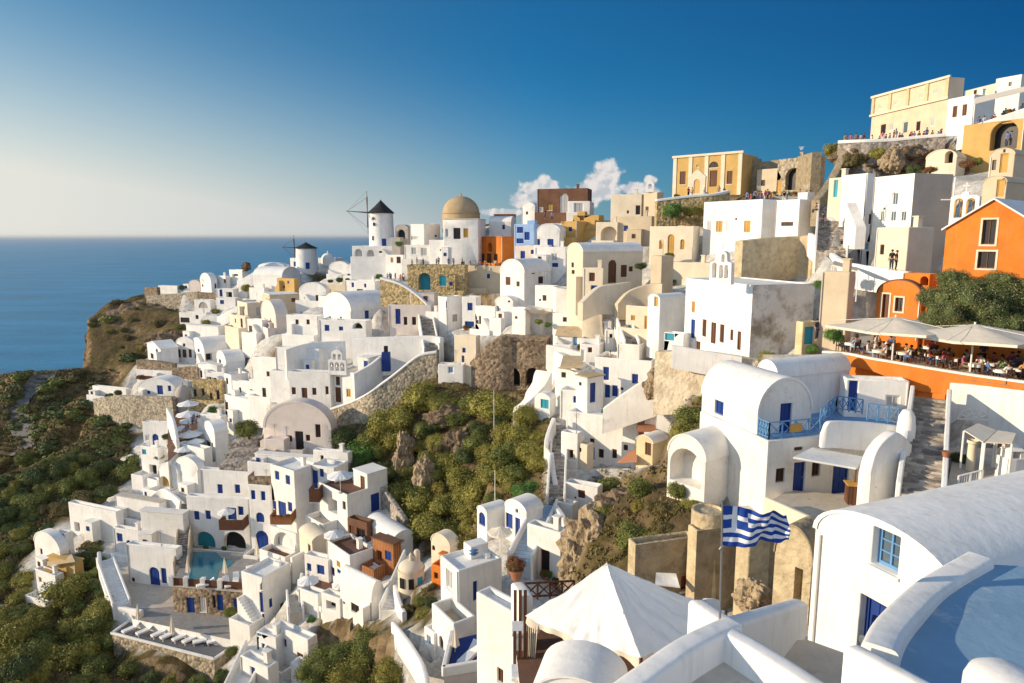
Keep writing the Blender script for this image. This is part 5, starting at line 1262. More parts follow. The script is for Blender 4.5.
for u, v, r, mk in [(418, 396, 17, 'A'), (438, 402, 12, 'A'), (492, 398, 21, 'A'), (474, 402, 14, 'B'), (512, 404, 13, 'A'), (404, 418, 15, 'A'), (386, 424, 17, 'A'), (370, 436, 15, 'B'), (396, 436, 14, 'A'),
                    (420, 442, 10, 'D'), (434, 424, 9, 'C'), (342, 436, 14, 'C'), (362, 452, 16, 'G'), (352, 462, 12, 'C'), (376, 470, 15, 'C'), (394, 474, 12, 'C'), (404, 486, 19, 'A'), (424, 496, 16, 'A'), (390, 492, 13, 'B'),
                    (432, 518, 19, 'A'), (452, 526, 15, 'A'), (418, 530, 13, 'B'), (446, 500, 14, 'A'), (462, 508, 14, 'A'), (470, 538, 12, 'D'), (452, 545, 11, 'B'), (458, 474, 16, 'A'), (478, 486, 17, 'A'), (494, 470, 18, 'A'),
                    (508, 452, 16, 'B'), (532, 446, 16, 'A'), (522, 430, 14, 'A'), (505, 432, 12, 'A'), (486, 452, 13, 'A'), (478, 500, 13, 'A'), (494, 496, 12, 'B'), (464, 452, 10, 'C'), (540, 462, 11, 'A'), (480, 424, 12, 'C'), (456, 430, 10, 'E'),
                    (438, 470, 12, 'A'), (440, 486, 10, 'D'), (520, 470, 13, 'B'), (510, 482, 11, 'A'), (470, 520, 11, 'A'), (446, 448, 9, 'E'), (430, 456, 9, 'A'), (500, 416, 11, 'C'), (540, 432, 9, 'A'), (415, 510, 11, 'A'), (380, 452, 10, 'B'), (486, 516, 9, 'A'), (448, 402, 13, 'A'), (460, 414, 12, 'B'), (440, 416, 12, 'A'), (424, 430, 11, 'B'), (450, 462, 12, 'A'), (474, 438, 12, 'B'), (410, 470, 10, 'A'), (436, 440, 10, 'A'), (464, 490, 12, 'A'), (500, 442, 12, 'A'), (516, 448, 11, 'B'), (528, 414, 12, 'A')]:
    bush(u, v, r*1.3, 'leaf'+mk, 'rounded shrub growing among others in the ravine below the stone bridge', GR)
bush(524, 484, 17, 'leafG', 'fresh green spreading vine bush beside the curving lane', Y=63, sz=.6)
bush(249, 427, 14, 'leafB', 'single round dark green bush above the stone terrace walls', Y=107, sz=1.15)
for u, v, r, lb in [(338, 650, 34, 'left one'), (370, 640, 34, 'tallest one'), (398, 658, 30, 'right one'), (352, 672, 32, 'lowest one'), (318, 668, 24, 'leftmost low one'), (386, 676, 30, 'lowest right hand one')]:
    bush(u, v, r, 'leafA', '%s of the big olive bushes at the bottom edge' % lb, 'big olive bushes at the bottom edge', Y=50 if v > 655 else 54, protos=BIG)
for u, v, r, mk, lb, Y in [(612, 486, 18, 'leafB', 'dark green bush below the terracotta ramp', None), (640, 484, 15, 'leafB', 'dull green bush under the peach vault', None), (676, 488, 13, 'leafB', 'green bush in the mouth of the half vault', 41.5),
                           (634, 528, 25, 'leafB', 'large green bush above the big canopy', None), (652, 542, 19, 'leafA', 'olive bush touching the tan ruin wall', None), (662, 525, 14, 'leafE', 'brown dry bush left of the round turret', None), (656, 505, 14, 'leafE', 'dry bush on the rock shoulder', None), (604, 508, 10, 'leafA', 'low bush on the pale craggy rock', None), (690, 500, 11, 'leafA', 'small olive bush behind the round turret', None), (640, 504, 10, 'leafD', 'yellowish tuft on the rock shoulder', None),
                           (690, 412, 19, 'leafB', 'bush left of the white barrel vaulted house', None), (684, 432, 17, 'leafA', 'lower bush left of the white barrel vaulted house', None), (700, 400, 10, 'leafA', 'upper bush beside the white barrel vault', 60), (768, 356, 13, 'leafA', 'left bush at the foot of the church side wall', 54), (785, 356, 10, 'leafB', 'right bush at the foot of the church side wall', 54),
                           (812, 348, 8, 'leafG', 'green bush beside the turquoise door', 53), (834, 335, 10, 'leafG', 'bright green bush at the corner of the cream parasols', 50), (838, 274, 12, 'leafG', 'green hedge under the pale pergola', 60), (822, 284, 9, 'leafG', 'trailing green plant on the beige wall', 58), (848, 290, 9, 'leafG', 'green plants along the top of the beige wall', 54),
                           (831, 150, 11, 'leafA', 'bush on the rock at the left end of the hill top', 99), (855, 158, 12, 'leafE', 'dry shrub on the hill top rock', 92), (878, 152, 9, 'leafA', 'shrub under the hill top crowd', 91), (915, 167, 9, 'leafC', 'dark shrub left of the beige vault', 86), (930, 168, 8, 'F', 'red flowering shrub below the beige vault', 80), (968, 162, 9, 'F', 'red flowering shrub under the ochre wall', 76), (978, 160, 7, 'leafB', 'green shrub under the ochre wall', 76),
                           (672, 208, 13, 'leafG', 'green climber at the left end of the mansion retaining wall', 104), (690, 208, 11, 'leafA', 'olive climber on the mansion retaining wall', 104), (704, 208, 9, 'leafD', 'yellowish plant on the mansion retaining wall', 104), (640, 264, 7, 'leafC', 'dark cypress like bush beside the cream vault house', 88), (669, 254, 8, 'leafB', 'potted shrub by the arched ochre door', 94), (667, 362, 9, 'leafA', 'grassy bush on the small church rock', 66), (574, 412, 5, 'leafG', 'tiny green bush by the blue bench', 77), (604, 410, 4, 'leafG', 'small green plant by the stair wall', 70),
                           (420, 598, 10, 'leafB', 'green bush under the round chapel', None), (432, 600, 9, 'leafC', 'dark bush left of the white flat roofed house', 55), (424, 612, 9, 'leafA', 'olive bush beside the lower lane', None), (408, 606, 8, 'leafE', 'dry shrub below the turret chapel', 56), (430, 586, 8, 'leafE', 'brown shrub beside the small orange house', 58),
                           (230, 610, 8, 'leafB', 'bush in front of the brown stone lower storey', 76), (232, 648, 9, 'leafB', 'round bush at the right end of the lounger deck', 68), (200, 680, 12, 'leafB', 'left bush below the lounger deck wall', 64), (222, 676, 11, 'leafC', 'right bush below the lounger deck wall', 63), (312, 618, 6, 'leafG', 'green plant on the white roof edge', 62),
                           (212, 409, 7, 'leafG', 'small garden bush below the ochre rubble house', 128), (206, 322, 5, 'leafA', 'shrub beside the diagonal path', 180), (168, 435, 6, 'leafC', 'dark bush beside the bright blue arched door', 124), (160, 455, 6, 'leafB', 'bush between stepped house and restaurant', 116), (140, 376, 5, 'F', 'left red flowering plant on the low white terrace', 149), (150, 377, 5, 'F', 'right red flowering plant on the low white terrace', 149), (118, 392, 5, 'leafC', 'dark bush on the bare spur terrace', 150), (110, 394, 5, 'leafC', 'second dark bush on the bare spur terrace', 149),
                           (183, 286, 6, 'leafC', 'tree like dark bush behind the rampart', 221), (206, 279, 4, 'leafA', 'bush on the ridge behind the rounded white house', 210), (247, 287, 6, 'leafA', 'upright bush left of the stepped chimney house', 190), (260, 278, 6, 'leafE', 'left dry bush above the stepped chimney house', 192), (274, 275, 6, 'leafA', 'right dry bush above the stepped chimney house', 192), (216, 310, 5, 'leafA', 'bush beside the wide arched window', 193),
                           (331, 280, 4, 'leafC', 'first dark potted shrub on the cream roof edge', 158), (339, 279, 5, 'leafC', 'second dark potted shrub on the cream roof edge', 158), (348, 279, 3, 'leafC', 'third dark potted shrub on the cream roof edge', 157), (360, 276, 3.5, 'leafB', 'shrub on the white terrace below the vaults', 160), (379, 276, 4, 'leafG', 'green shrub below the slit windows', 152), (399, 243, 5, 'leafG', 'palm like plant beside the large windmill', 156), (305, 293, 3.5, 'leafG', 'little green shrub below the small windmill', 160), (539, 320, 6, 'leafB', 'bush under the shade cloth', 98), (548, 324, 4, 'leafG', 'trailing plant left of the blue shaded passage', 95)]:
    bush(u, v, r, mk, lb, None, Y)
for u, v, r, lb, Y in [(935, 292, 22, 'left end', 47), (962, 298, 28, 'middle', 45), (995, 292, 26, 'tallest part', 46), (1020, 300, 26, 'right end', 45), (945, 312, 18, 'lower left part', 44), (982, 312, 22, 'lower right part', 44), (1008, 322, 20, 'lowest right part', 43.6), (962, 326, 18, 'lowest middle part', 43.8), (1000, 276, 20, 'upper right part', 46.6), (950, 276, 16, 'upper left part', 47.4), (972, 282, 18, 'upper middle part', 46.5), (932, 318, 16, 'lowest left part', 45), (1016, 280, 18, 'far right upper part', 46), (990, 330, 16, 'lowest front part', 43.6), (1024, 330, 18, 'lowest far right part', 43.4)]:
    bush(u, v, r, 'FP', '%s of the broad flowering hedge below the orange gabled house' % lb, 'flowering hedge bushes', Y, protos=BIGF)
# scrub on the left slope, the castle rock and the point
GS = 'scrub shrubs on the seaward slope'
rs = random.Random(5); n_scrub = 0
for poly, n, mks, rr in [(WILD[2], 55, 'AAAABBBEEED', (1.0, 2.6))]:
    us = [p[0] for p in poly]; vs = [p[1] for p in poly]; tries = 0; got = 0
    while got < n and tries < 4000:
        tries += 1; u = rs.uniform(min(us), max(us)); v = rs.uniform(min(vs), max(vs))
        if v < 385 and rs.random() < .5: continue
        if not inpoly(u, v, poly): continue
        P = raymarch(u, v, 50)
        if P is None or P.y > 500 or P.z < 3: continue
        r = rs.uniform(*rr)*(.8 + P.y/260)*.62; P.z -= r*.2
        bush_at(P, r, 'leaf'+rs.choice(mks), 'low scrub bush on the steep seaward slope', GS, .75); got += 1
for u, v, r, mk, lb in [(12, 630, 26, 'leafA', 'leftmost large olive bush low on the scrub slope'), (70, 585, 24, 'leafA', 'tall olive bush left of the curved stair'), (96, 618, 18, 'leafB', 'large bush in front of the lounger deck'), (40, 640, 24, 'leafB', 'broad bush at the bottom left'), (85, 650, 20, 'leafA', 'olive bush under the lounger deck'), (20, 670, 22, 'leafC', 'dark bush in the bottom left corner'), (92, 560, 10, 'leafA', 'slim bush beside the rim wall of the curved stair'), (70, 470, 10, 'leafA', 'olive bush left of the stony lump'), (55, 490, 9, 'leafA', 'rounded bush in the middle of the scrub slope'), (92, 482, 9, 'leafB', 'bush just above the long pinkish house'), (120, 470, 8, 'leafD', 'yellow green bush below the turquoise window'), (22, 545, 14, 'leafB', 'dark bush above the far left vault'), (132, 668, 13, 'leafB', 'left bush against the lounger deck wall'), (152, 678, 14, 'leafC', 'dark bush at the foot of the lounger deck wall'), (172, 682, 12, 'leafA', 'olive bush under the middle of the lounger deck'), (106, 652, 13, 'leafA', 'bush at the left corner of the lounger deck')]:
    bush(u, v, r, mk, lb)
GB_ = 'big olive shrubs low on the scrub slope'
rq = random.Random(17); placed = []
while len(placed) < 62:
    u, v = rq.uniform(-10, 128), rq.uniform(455, 700)
    if u > 30 and 510 < v < 606 and u < 78: continue
    if not inpoly(min(max(u, 1), 126), min(v, 682), WILD[2]): continue
    r = rq.uniform(7, 15)*(1 + (v-455)/330)
    if any((u-a)**2 + (v-b)**2 < ((r+c)*.55)**2 for a, b, c in placed): continue
    placed.append((u, v, r))
    bush(u, v, r, 'leaf'+rq.choice('AAABBCE' if v > 520 else 'ABBCCE'), 'rounded olive shrub among many on the slope left of the curved stair', GB_)
# far scrub that reads as one mass
sc = MB(); tiny = []
for k in range(4):
    r_ = random.Random(400+k); fs = []
    for _ in range(420):
        d = Vector((r_.gauss(0, 1), r_.gauss(0, 1), abs(r_.gauss(.2, 1)))).normalized(); p = Vector((d.x, d.y, d.z*.75))*(1 + .3*noise.noise(d*2.3 + Vector((k*7, 0, 0))))*r_.uniform(.75, 1.05)
        q = (d + Vector((r_.gauss(0, .5), r_.gauss(0, .5), r_.gauss(0, .5)))).to_track_quat('Z', 'X').to_matrix() @ Matrix.Rotation(r_.uniform(0, 6.28), 3, 'Z'); z_ = r_.uniform(.10, .22)
        fs.append([p + q @ Vector(e)*z_ for e in ((-1, 0, 0), (0, -.6, .1), (1, 0, 0), (0, .6, .1))])
    bm = bmesh.new(); bmesh.ops.create_icosphere(bm, subdivisions=2, radius=.78)
    for f in bm.faces: fs.append([Vector((v.co.x, v.co.y, v.co.z*.75)) for v in f.verts])
    bm.free(); tiny.append(fs)
got = 0; tries = 0
while got < 170 and tries < 6000:
    tries += 1; u = rs.uniform(0, 200); v = rs.uniform(290, 560)
    if not inpoly(u, v, WILD[2]) or (v < 385 and u > 84 and rs.random() < .75): continue
    P = raymarch(u, v, 50)
    if P is None or P.y > 640 or P.z < 2: continue
    r = rs.uniform(.8, 2.4)*(.5 + P.y/260); cz = rs.uniform(.4, .9); mi = rs.choice((1, 2, 2, 3, 3)); got += 1; a_ = rs.uniform(0, 6.28); rm_ = Matrix.Rotation(a_, 3, 'Z')
    for f in rs.choice(tiny): sc.face([P + Vector((0, 0, -.15*r)) + (rm_ @ Vector((p.x*r, p.y*r, p.z*r*cz))) for p in f], mi=mi)
g = sc.build('scrub', ['leafA', 'leafB', 'leafE', 'leafC'], merge=False, recalc=False); g['kind'] = 'stuff'; g['label'] = 'olive and brown scrub covering the seaward slope'; g['category'] = 'scrub'
# low ground cover nobody could count
gc = MB(); rg = random.Random(3)
for k in range(9000):
    u = rg.uniform(0, 130); v = rg.uniform(372, 683)
    if k % 3 == 0: u = rg.uniform(340, 720); v = rg.uniform(380, 600)
    if not any(inpoly(u, v, P) for P in WILD): continue
    P = raymarch(u, v, 40)
    if P is None or P.z < 2: continue
    s = .05 + P.y*.0026
    for q_ in range(6):
        a = rg.uniform(0, 6.28); o = Vector((rg.gauss(0, s), rg.gauss(0, s), 0)); tip = P + o + Vector((rg.gauss(0, s*.5), rg.gauss(0, s*.5), s*rg.uniform(.4, .9)))
        gc.face([P + o + Vector((cos(a)*s*.6, sin(a)*s*.6, -.1)), P + o - Vector((cos(a)*s*.6, sin(a)*s*.6, .1)), tip])
g = gc.build('ground_cover', 'leafE', merge=False, recalc=False); g['kind'] = 'stuff'; g['label'] = 'dry low ground cover on the slopes'; g['category'] = 'ground cover'
# ================================================================== umbrellas, furniture, flag, canopy, rails
def parasol(label, u, v, rpx, Y, m='canvas', n=8, group=None, hgt=2.3, name='parasol', drop=.35, rot=None, square=False):
    """(u, v) = middle of the canopy"""
    a = at(u, v, Y); r = rpx*depth(a)/F
    base = Vector((a.x, a.y, a.z - hgt)); rt = empty(name, base, label, 'parasol', group, rot if rot is not None else .3)
    k_ = 4 if square else n
    c = MB(); rows = []
    rings = [(0.0, drop*r), (.33, drop*r*.62), (.66, drop*r*.27), (1.0, 0), (1.0, -.16)]
    for f, z in rings:
        row = []
        for k in range(k_*4):
            t = 2*pi*k/(k_*4); seg = pi/k_; tt = (t % (2*seg)) - seg
            rad = r*f*cos(seg)/cos(tt) / cos(seg)*1.0 if square else r*f*(cos(seg)/cos(tt)/cos(seg))*.97
            sag = -.05*r*f*(1 - abs(tt)/seg)
            row.append(Vector((rad*cos(t+seg), rad*sin(t+seg), hgt + z + sag)))
        rows.append(row)
    for A, B in zip(rows, rows[1:]):
        for k in range(len(A)): c.face([A[k], A[(k+1) % len(A)], B[(k+1) % len(A)], B[k]])
    o = c.build('canopy', m, rt)
    p = MB(); p.tube([(0, 0, 0), (0, 0, hgt + drop*r + .12)], .035 if r < 2 else .06, 8); p.build('pole', 'w', rt)
    rb_ = MB()
    for k in range(k_):
        t = 2*pi*k/k_; rr_ = r/cos(pi/k_)*.96 if square else r*.97
        rb_.tube([(0, 0, hgt + drop*r*.9), (rr_*cos(t), rr_*sin(t), hgt - .03)], .018, 4)
    rb_.build('ribs', 'w', rt)
    q = MB(); q.lathe([(.28, 0), (.28, .06), (.06, .1)], n=12); q.build('foot', 'e', rt)
    return rt
def closed_parasol(label, u, vtip, vb, Y, m='canvas', group=None, half=.3):
    b = at(u, vb, Y); h = at(u, vtip, Y).z - b.z
    rt = empty('closed_parasol', b, label, 'parasol', group)
    c = MB(); n = 20
    for z0, z1, r0, r1 in ((.28, .45, half, half*.8), (.45, .75, half*.8, half*.45), (.75, 1., half*.45, .02)):
        for k in range(n):
            f = lambda k2: 1 + .18*cos(5*2*pi*k2/n)
            t0, t1 = 2*pi*k/n, 2*pi*(k+1)/n
            c.face([(r0*f(k)*cos(t0), r0*f(k)*sin(t0), h*z0), (r0*f(k+1)*cos(t1), r0*f(k+1)*sin(t1), h*z0), (r1*f(k+1)*cos(t1), r1*f(k+1)*sin(t1), h*z1), (r1*f(k)*cos(t0), r1*f(k)*sin(t0), h*z1)], True)
    c.build('canopy', m, rt); p = MB(); p.tube([(0, 0, 0), (0, 0, h*1.03)], .03, 6); p.build('pole', 'w', rt)
    return rt
RU = 'cream parasols over the restaurant'
parasol('broad cream square parasol at the left of the restaurant terrace', 895, 326, 47, 45.5, group=RU, square=True, hgt=2.5, drop=.20, rot=R(38))
parasol('broad cream square parasol at the right of the restaurant terrace', 974, 334, 51, 42.5, group=RU, square=True, hgt=2.5, drop=.20, rot=R(38))
parasol('cream square parasol cut by the right edge of the picture', 1052, 342, 44, 41, group=RU, square=True, hgt=2.5, drop=.20, rot=R(38))
for u, v, r, Y, lb, mm in [(340, 475, 13, 80, 'pale parasol on the corner roof terrace', 'wcanvas'), (334, 534, 10, 74, 'white parasol beside the dark timber pavilion', 'wcanvas'), (308, 580, 10.5, 70, 'white parasol on the red brown terrace', 'wcanvas'), (341, 584, 9, 67, 'second white parasol near the white open shelter', 'wcanvas'), (500, 531.5, 12, 57.5, 'cream parasol in front of the tiny white vault', 'canvas'),
                        (226, 511.5, 8, 89, 'small white parasol on the balcony of the pool hotel', 'wcanvas'), (131, 457, 9, 125, 'cream parasol at the edge of the scrub', 'canvas'), (115, 498, 7, 108, 'cream parasol on the wide roof terrace', 'canvas')]:
    parasol(lb, u, v, r, Y, mm)
for u, v, r, lb in [(188, 403.5, 10, 'topmost'), (188, 414, 11, 'second from the top'), (189, 420.5, 9, 'third from the top'), (182, 428, 8, 'small left'), (190, 434, 11, 'fourth and widest'), (196, 441, 8, 'right hand'), (184, 449, 9, 'lowest')]:
    parasol('%s of the white parasols on the stepped restaurant terrace' % lb, u, v, r, 112 + (450-v)*.3, 'wcanvas', group='white parasols on the stepped restaurant terrace', hgt=2.2)
for u, vt, vb, Y, lb in [(188.5, 558, 577, 80, 'closed cream parasol left of the pool'), (225.5, 558, 578, 79.5, 'closed cream parasol right of the pool'), (257.5, 538, 561, 83, 'closed cream parasol before the blue arched hotel door'), (139, 604, 624, 75, 'closed cream parasol with a thick white cover on the lounger deck'), (173, 616, 638, 74, 'closed cream parasol among the sun loungers'), (455, 628, 652, 43.2, 'closed brown parasol on the blue floored terrace')]:
    closed_parasol(lb, u, vt, vb, Y)
# ---- sun loungers
def lounger():
    rt = empty('sun_lounger', (0, 0, 0), 'white sun lounger', 'sun lounger', 'sun loungers on the deck')
    f = MB(); f.box((-.32, -.95, .26), (-.26, .95, .34)); f.box((.26, -.95, .26), (.32, .95, .34)); f.box((-.26, -.95, .26), (.26, -.89, .34)); f.box((-.26, .89, .26), (.26, .95, .34)); f.build('frame', 'w', rt)
    s = MB(); s.box((-.3, -.93, .345), (.3, .3, .43)); s.build('mattress', 'wcanvas', rt, bevel=.03)
    b = MB(); m_ = Matrix.Translation((0, .3, .36)) @ Matrix.Rotation(R(34), 4, 'X'); b.box((-.3, 0, 0), (.3, .72, .09), xf=m_); b.build('backrest', 'wcanvas', rt, bevel=.03)
    for x in (-.29, .29):
        for y in (-.85, .8): l = MB(); l.box((x-.03, y-.03, 0), (x+.03, y+.03, .26)); l.build('leg', 'w', rt)
    return rt
def tree_copy(o):
    kids = [c for c in o.children]
    c = o.copy(); COL.objects.link(c)
    for k in kids:
        d = k.copy(); COL.objects.link(d); d.parent = c
        for g in k.children: e = g.copy(); COL.objects.link(e); e.parent = d
    return c
L0 = lounger(); first = True
LG = [(132, 631, 'at the left end of the lounger deck'), (146, 633, 'beside the cream parasol with the thick cover'), (161, 635, 'left of the slim closed parasol'), (170, 637, 'under the slim closed parasol on the deck'), (182, 639, 'just right of the slim closed parasol'), (192, 641, 'fifth from the left end of the deck, mid row'), (203, 643, 'second from the right end of the deck'), (217, 643, 'at the right end of the lounger deck')]
for k, (u, v, lb) in enumerate(LG):
    o = L0 if k == 0 else tree_copy(L0)
    o.location = atz(u, v, z_deck + .02); o.scale = (1.15, 1.15, 1.15); o.rotation_euler = (0, 0, R(-38 if k < 6 else -62)); o['label'] = 'white sun lounger ' + lb
for k, (u, v, lb, rz) in enumerate([(255, 569, 'near the blue arched hotel door', -65), (236, 582, 'at the right edge of the pool terrace', 20), (227, 586, 'at the front edge of the pool terrace', 30), (206, 587, 'in front of the pool', -60)]):
    o = tree_copy(L0); o.location = atz(u, v, z_pool + .02); o.rotation_euler = (0, 0, R(rz)); o['label'] = 'white sun lounger ' + lb; o['group'] = 'sun loungers by the pool'
o = tree_copy(L0); o.location = at(470, 660, 42.6); o.rotation_euler = (0, 0, R(-30)); o['label'] = 'white sun lounger on the blue floored terrace'; del o['group']
# white posts and brown panels at the front edge of the pool terrace
a, b = atz(172, 585, z_pool), atz(246, 590, z_pool)
rt = empty('balustrade', a, 'white posts with brown panels along the pool terrace edge', 'balustrade'); d = b - a; px_ = [0, .2, .43, .66, 1.]
for k, t in enumerate(px_):
    q = MB(); c = d*t; q.box((c.x-.28, c.y-.28, 0), (c.x+.28, c.y+.28, 1.25)); q.build('post', 'W', rt, bevel=.05)
    if k < 4: q = MB(); q.bar(d*(t+.03) + Vector((0, 0, .5)), d*(px_[k+1]-.03) + Vector((0, 0, .5)), .12, .9); q.build('panel', 'n', rt)
# balconies of the hotel
def balcony(label, u0, u1, vt, vb, Y, m, fl=None):
    a, b = at(u0, vb, Y), at(u1, vb, Y - .3); h = at(u0, vt, Y).z - a.z; c = (a+b)/2; rt = empty('balcony', c, label, 'balcony'); w = (b-a).length/2
    q = MB(); q.box((-w, 0, -.15), (w, 2.2, .0)); q.build('floor', 'W', rt)
    q = MB(); q.box((-w, -.08, .002), (w, .05, h)); q.box((-w, .052, .002), (-w+.12, 2.0, h)); q.box((w-.12, .052, .002), (w, 2.0, h)); q.build('parapet', m, rt)
    if fl:
        for k in range(3):
            e = bush_at(Vector((0, 0, 0)), .5, 'F', None, None) if False else None
    return rt
balcony('brown panelled balcony over the dark cave arch of the pool hotel', 220, 243, 520, 530, 88.2, 'n')
balcony('brown balcony with orange flowers on the tall hotel wing', 271, 291, 515, 524, 82, 'K2')
for u in (274, 281, 288): bush(u, 515, 2.6, 'F', 'row of red and orange flowers along the brown hotel balcony', 'balcony flowers', 81.8)
balcony('brown stone balcony terrace on top of the narrow hotel wing', 249, 271, 476, 486, 89, 'SB')
balcony('brown wooden balcony beside the tall blank side wall', 310, 319, 489, 502, 82.3, 'n')
# ---- restaurant furniture
def table(P, label, group, m='wcanvas', r=.42):
    rt = empty('table', P, label, 'table', group)
    q = MB(); q.lathe([(0, .74), (r, .74), (r*1.02, .71), (r*1.02, .55)], n=16, sm=False); q.build('tabletop', m, rt)
    q = MB(); q.tube([(0, 0, 0), (0, 0, .72)], .035, 6); q.lathe([(.24, 0), (.24, .03), (0, .05)], n=10); q.build('leg', 'n', rt); return rt
def chair_proto():
    rt = empty('chair', (0, 0, 0), 'brown wooden chair', 'chair', 'chairs of the restaurant')
    q = MB(); q.box((-.22, -.22, .43), (.22, .22, .47)); q.build('seat', 'n', rt)
    q = MB(); q.box((-.2, .19, .62), (.2, .22, .9)); q.build('backrest', 'n', rt)
    for x in (-.2, .2):
        for y, h in ((-.2, .43), (.2, .92)): q = MB(); q.box((x-.02, y-.02, 0), (x+.02, y+.02, h)); q.build('leg', 'n', rt)
    return rt
CH = chair_proto(); CHU = [False]
def chair(P, rz):
    o = CH if not CHU[0] else tree_copy(CH); CHU[0] = True
    o.location = P; o.rotation_euler = (0, 0, rz); o['label'] = 'brown wooden chair among the tables behind the orange parapet'; return o

# ---- people
def skin_mesh(js, edges, name, sub=1):
    me = bpy.data.meshes.new(name); bm = bmesh.new(); ly = bm.verts.layers.skin.verify()
    names = list(js); vs = {}
    for n in names:
        v = bm.verts.new(js[n][0]); v[ly].radius = (js[n][1], js[n][2] if len(js[n]) > 2 else js[n][1]); vs[n] = v
    for a, b in edges: bm.edges.new((vs[a], vs[b]))
    vs[names[0]][ly].use_root = True
    bm.to_mesh(me); bm.free()
    o = bpy.data.objects.new(name, me); COL.objects.link(o)
    o.modifiers.new('s', 'SKIN'); sd = o.modifiers.new('d', 'SUBSURF'); sd.levels = sub; sd.render_levels = sub
    dg = bpy.context.evaluated_depsgraph_get(); r = bpy.data.meshes.new_from_object(o.evaluated_get(dg)); bpy.data.objects.remove(o); r.name = name
    for p in r.polygons: p.use_smooth = True
    return r
def person_proto(pose):
    J = dict(pelvis=((0, 0, .95), .11, .09), chest=((0, 0, 1.25), .13, .095), neckb=((0, 0, 1.44), .07), neck=((0, -.01, 1.52), .05), head=((0, -.02, 1.62), .088, .098), crown=((0, -.01, 1.72), .06), nose=((0, -.125, 1.61), .015))
    for s, n in ((-1, 'L'), (1, 'R')):
        J['sh'+n] = ((s*.18, 0, 1.41), .055); J['el'+n] = ((s*.25, .03, 1.13), .042); J['wr'+n] = ((s*.25, -.08, .90), .03); J['pa'+n] = ((s*.25, -.11, .83), .032, .02)
        for k in range(4): J['f%d%s' % (k, n)] = ((s*.25 + (k-1.5)*.018, -.15, .745 + abs(k-1.3)*.01), .008)
        J['th'+n] = ((s*.215, -.13, .80), .009)
        J['hip'+n] = ((s*.095, 0, .90), .088); J['kn'+n] = ((s*.10, -.02, .50), .058); J['an'+n] = ((s*.10, .03, .09), .038); J['to'+n] = ((s*.11, -.13, .035), .035)
    if pose == 'walk':
        for n, d in (('L', -1), ('R', 1)):
            s = -1 if n == 'L' else 1
            J['kn'+n] = ((s*.1, -.12*d - .04, .51), .058); J['an'+n] = ((s*.1, -.25*d + .06, .12), .038); J['to'+n] = ((s*.11, -.25*d - .1, .06), .035)
            J['wr'+n] = ((s*.24, .12*d - .06, .92), .03); J['pa'+n] = ((s*.24, .14*d - .09, .85), .032, .02); J['el'+n] = ((s*.25, .06*d + .02, 1.14), .042)
            for k in range(4): J['f%d%s' % (k, n)] = ((s*.24 + (k-1.5)*.018, .15*d - .12, .765), .008)
            J['th'+n] = ((s*.21, .13*d - .12, .82), .009)
    if pose == 'sit':
        dz = -.42
        for n in list(J):
            p = J[n]; J[n] = ((p[0][0], p[0][1], p[0][2] + dz),) + p[1:]
        for s, n in ((-1, 'L'), (1, 'R')):
            J['hip'+n] = ((s*.1, -.03, .52), .088); J['kn'+n] = ((s*.12, -.44, .50), .06); J['an'+n] = ((s*.12, -.42, .09), .04); J['to'+n] = ((s*.13, -.58, .035), .035)
            J['el'+n] = ((s*.26, -.10, .76), .042); J['wr'+n] = ((s*.17, -.34, .74), .03); J['pa'+n] = ((s*.14, -.42, .745), .032, .02)
            for k in range(4): J['f%d%s' % (k, n)] = ((s*.12 + (k-1.5)*.02, -.51, .75), .008)
            J['th'+n] = ((s*.09, -.44, .755), .009)
    E = [('pelvis', 'chest'), ('chest', 'neckb'), ('neckb', 'neck'), ('neck', 'head'), ('head', 'crown'), ('head', 'nose')]
    for n in 'LR':
        E += [('neckb', 'sh'+n), ('sh'+n, 'el'+n), ('el'+n, 'wr'+n), ('wr'+n, 'pa'+n), ('pelvis', 'hip'+n), ('hip'+n, 'kn'+n), ('kn'+n, 'an'+n), ('an'+n, 'to'+n), ('pa'+n, 'th'+n)] + [('pa'+n, 'f%d%s' % (k, n)) for k in range(4)]
    body = skin_mesh(J, E, 'body')
    def sel(names, grow, extra=()):
        j2 = {n: (J[n][0],) + tuple(r + grow for r in J[n][1:]) for n in names}
        for n, v in extra: j2[n] = v
        return j2
    up = sel(['pelvis', 'chest', 'neckb', 'shL', 'shR'], .022)
    for n in 'LR': up['el'+n] = (tuple(Vector(J['sh'+n][0]).lerp(Vector(J['el'+n][0]), .85)), .058)
    shirt = skin_mesh(up, [('pelvis', 'chest'), ('chest', 'neckb'), ('neckb', 'shL'), ('neckb', 'shR'), ('shL', 'elL'), ('shR', 'elR')], 'shirt')
    lo = sel(['pelvis', 'hipL', 'hipR', 'knL', 'knR'], .018)
    for n in 'LR': lo['an'+n] = (tuple(Vector(J['kn'+n][0]).lerp(Vector(J['an'+n][0]), .85)), .062)
    tr = skin_mesh(lo, [('pelvis', 'hipL'), ('pelvis', 'hipR'), ('hipL', 'knL'), ('hipR', 'knR'), ('knL', 'anL'), ('knR', 'anR')], 'trousers')
    h = MB(); hc = J['head'][0]; h.lathe([(.112*cos(t), .125*sin(t)) for t in [-.15 + (pi/2+.15)*i/6 for i in range(7)]], (hc[0], hc[1]+.012, hc[2]+.015), 14)
    hm = bpy.data.meshes.new('hair'); hm.from_pydata(h.v, [], h.f); hm.materials.append(M['hair'])
    body.materials.append(M['skin'])
    return body, shirt, tr, hm
PP = {p: person_proto(p) for p in ('stand', 'walk', 'sit')}; CV = {}
def cloth(me, i):
    if (me.name, i) not in CV: c = me.copy(); c.materials.clear(); c.materials.append(M['cloth%d' % i]); CV[(me.name, i)] = c
    return CV[(me.name, i)]
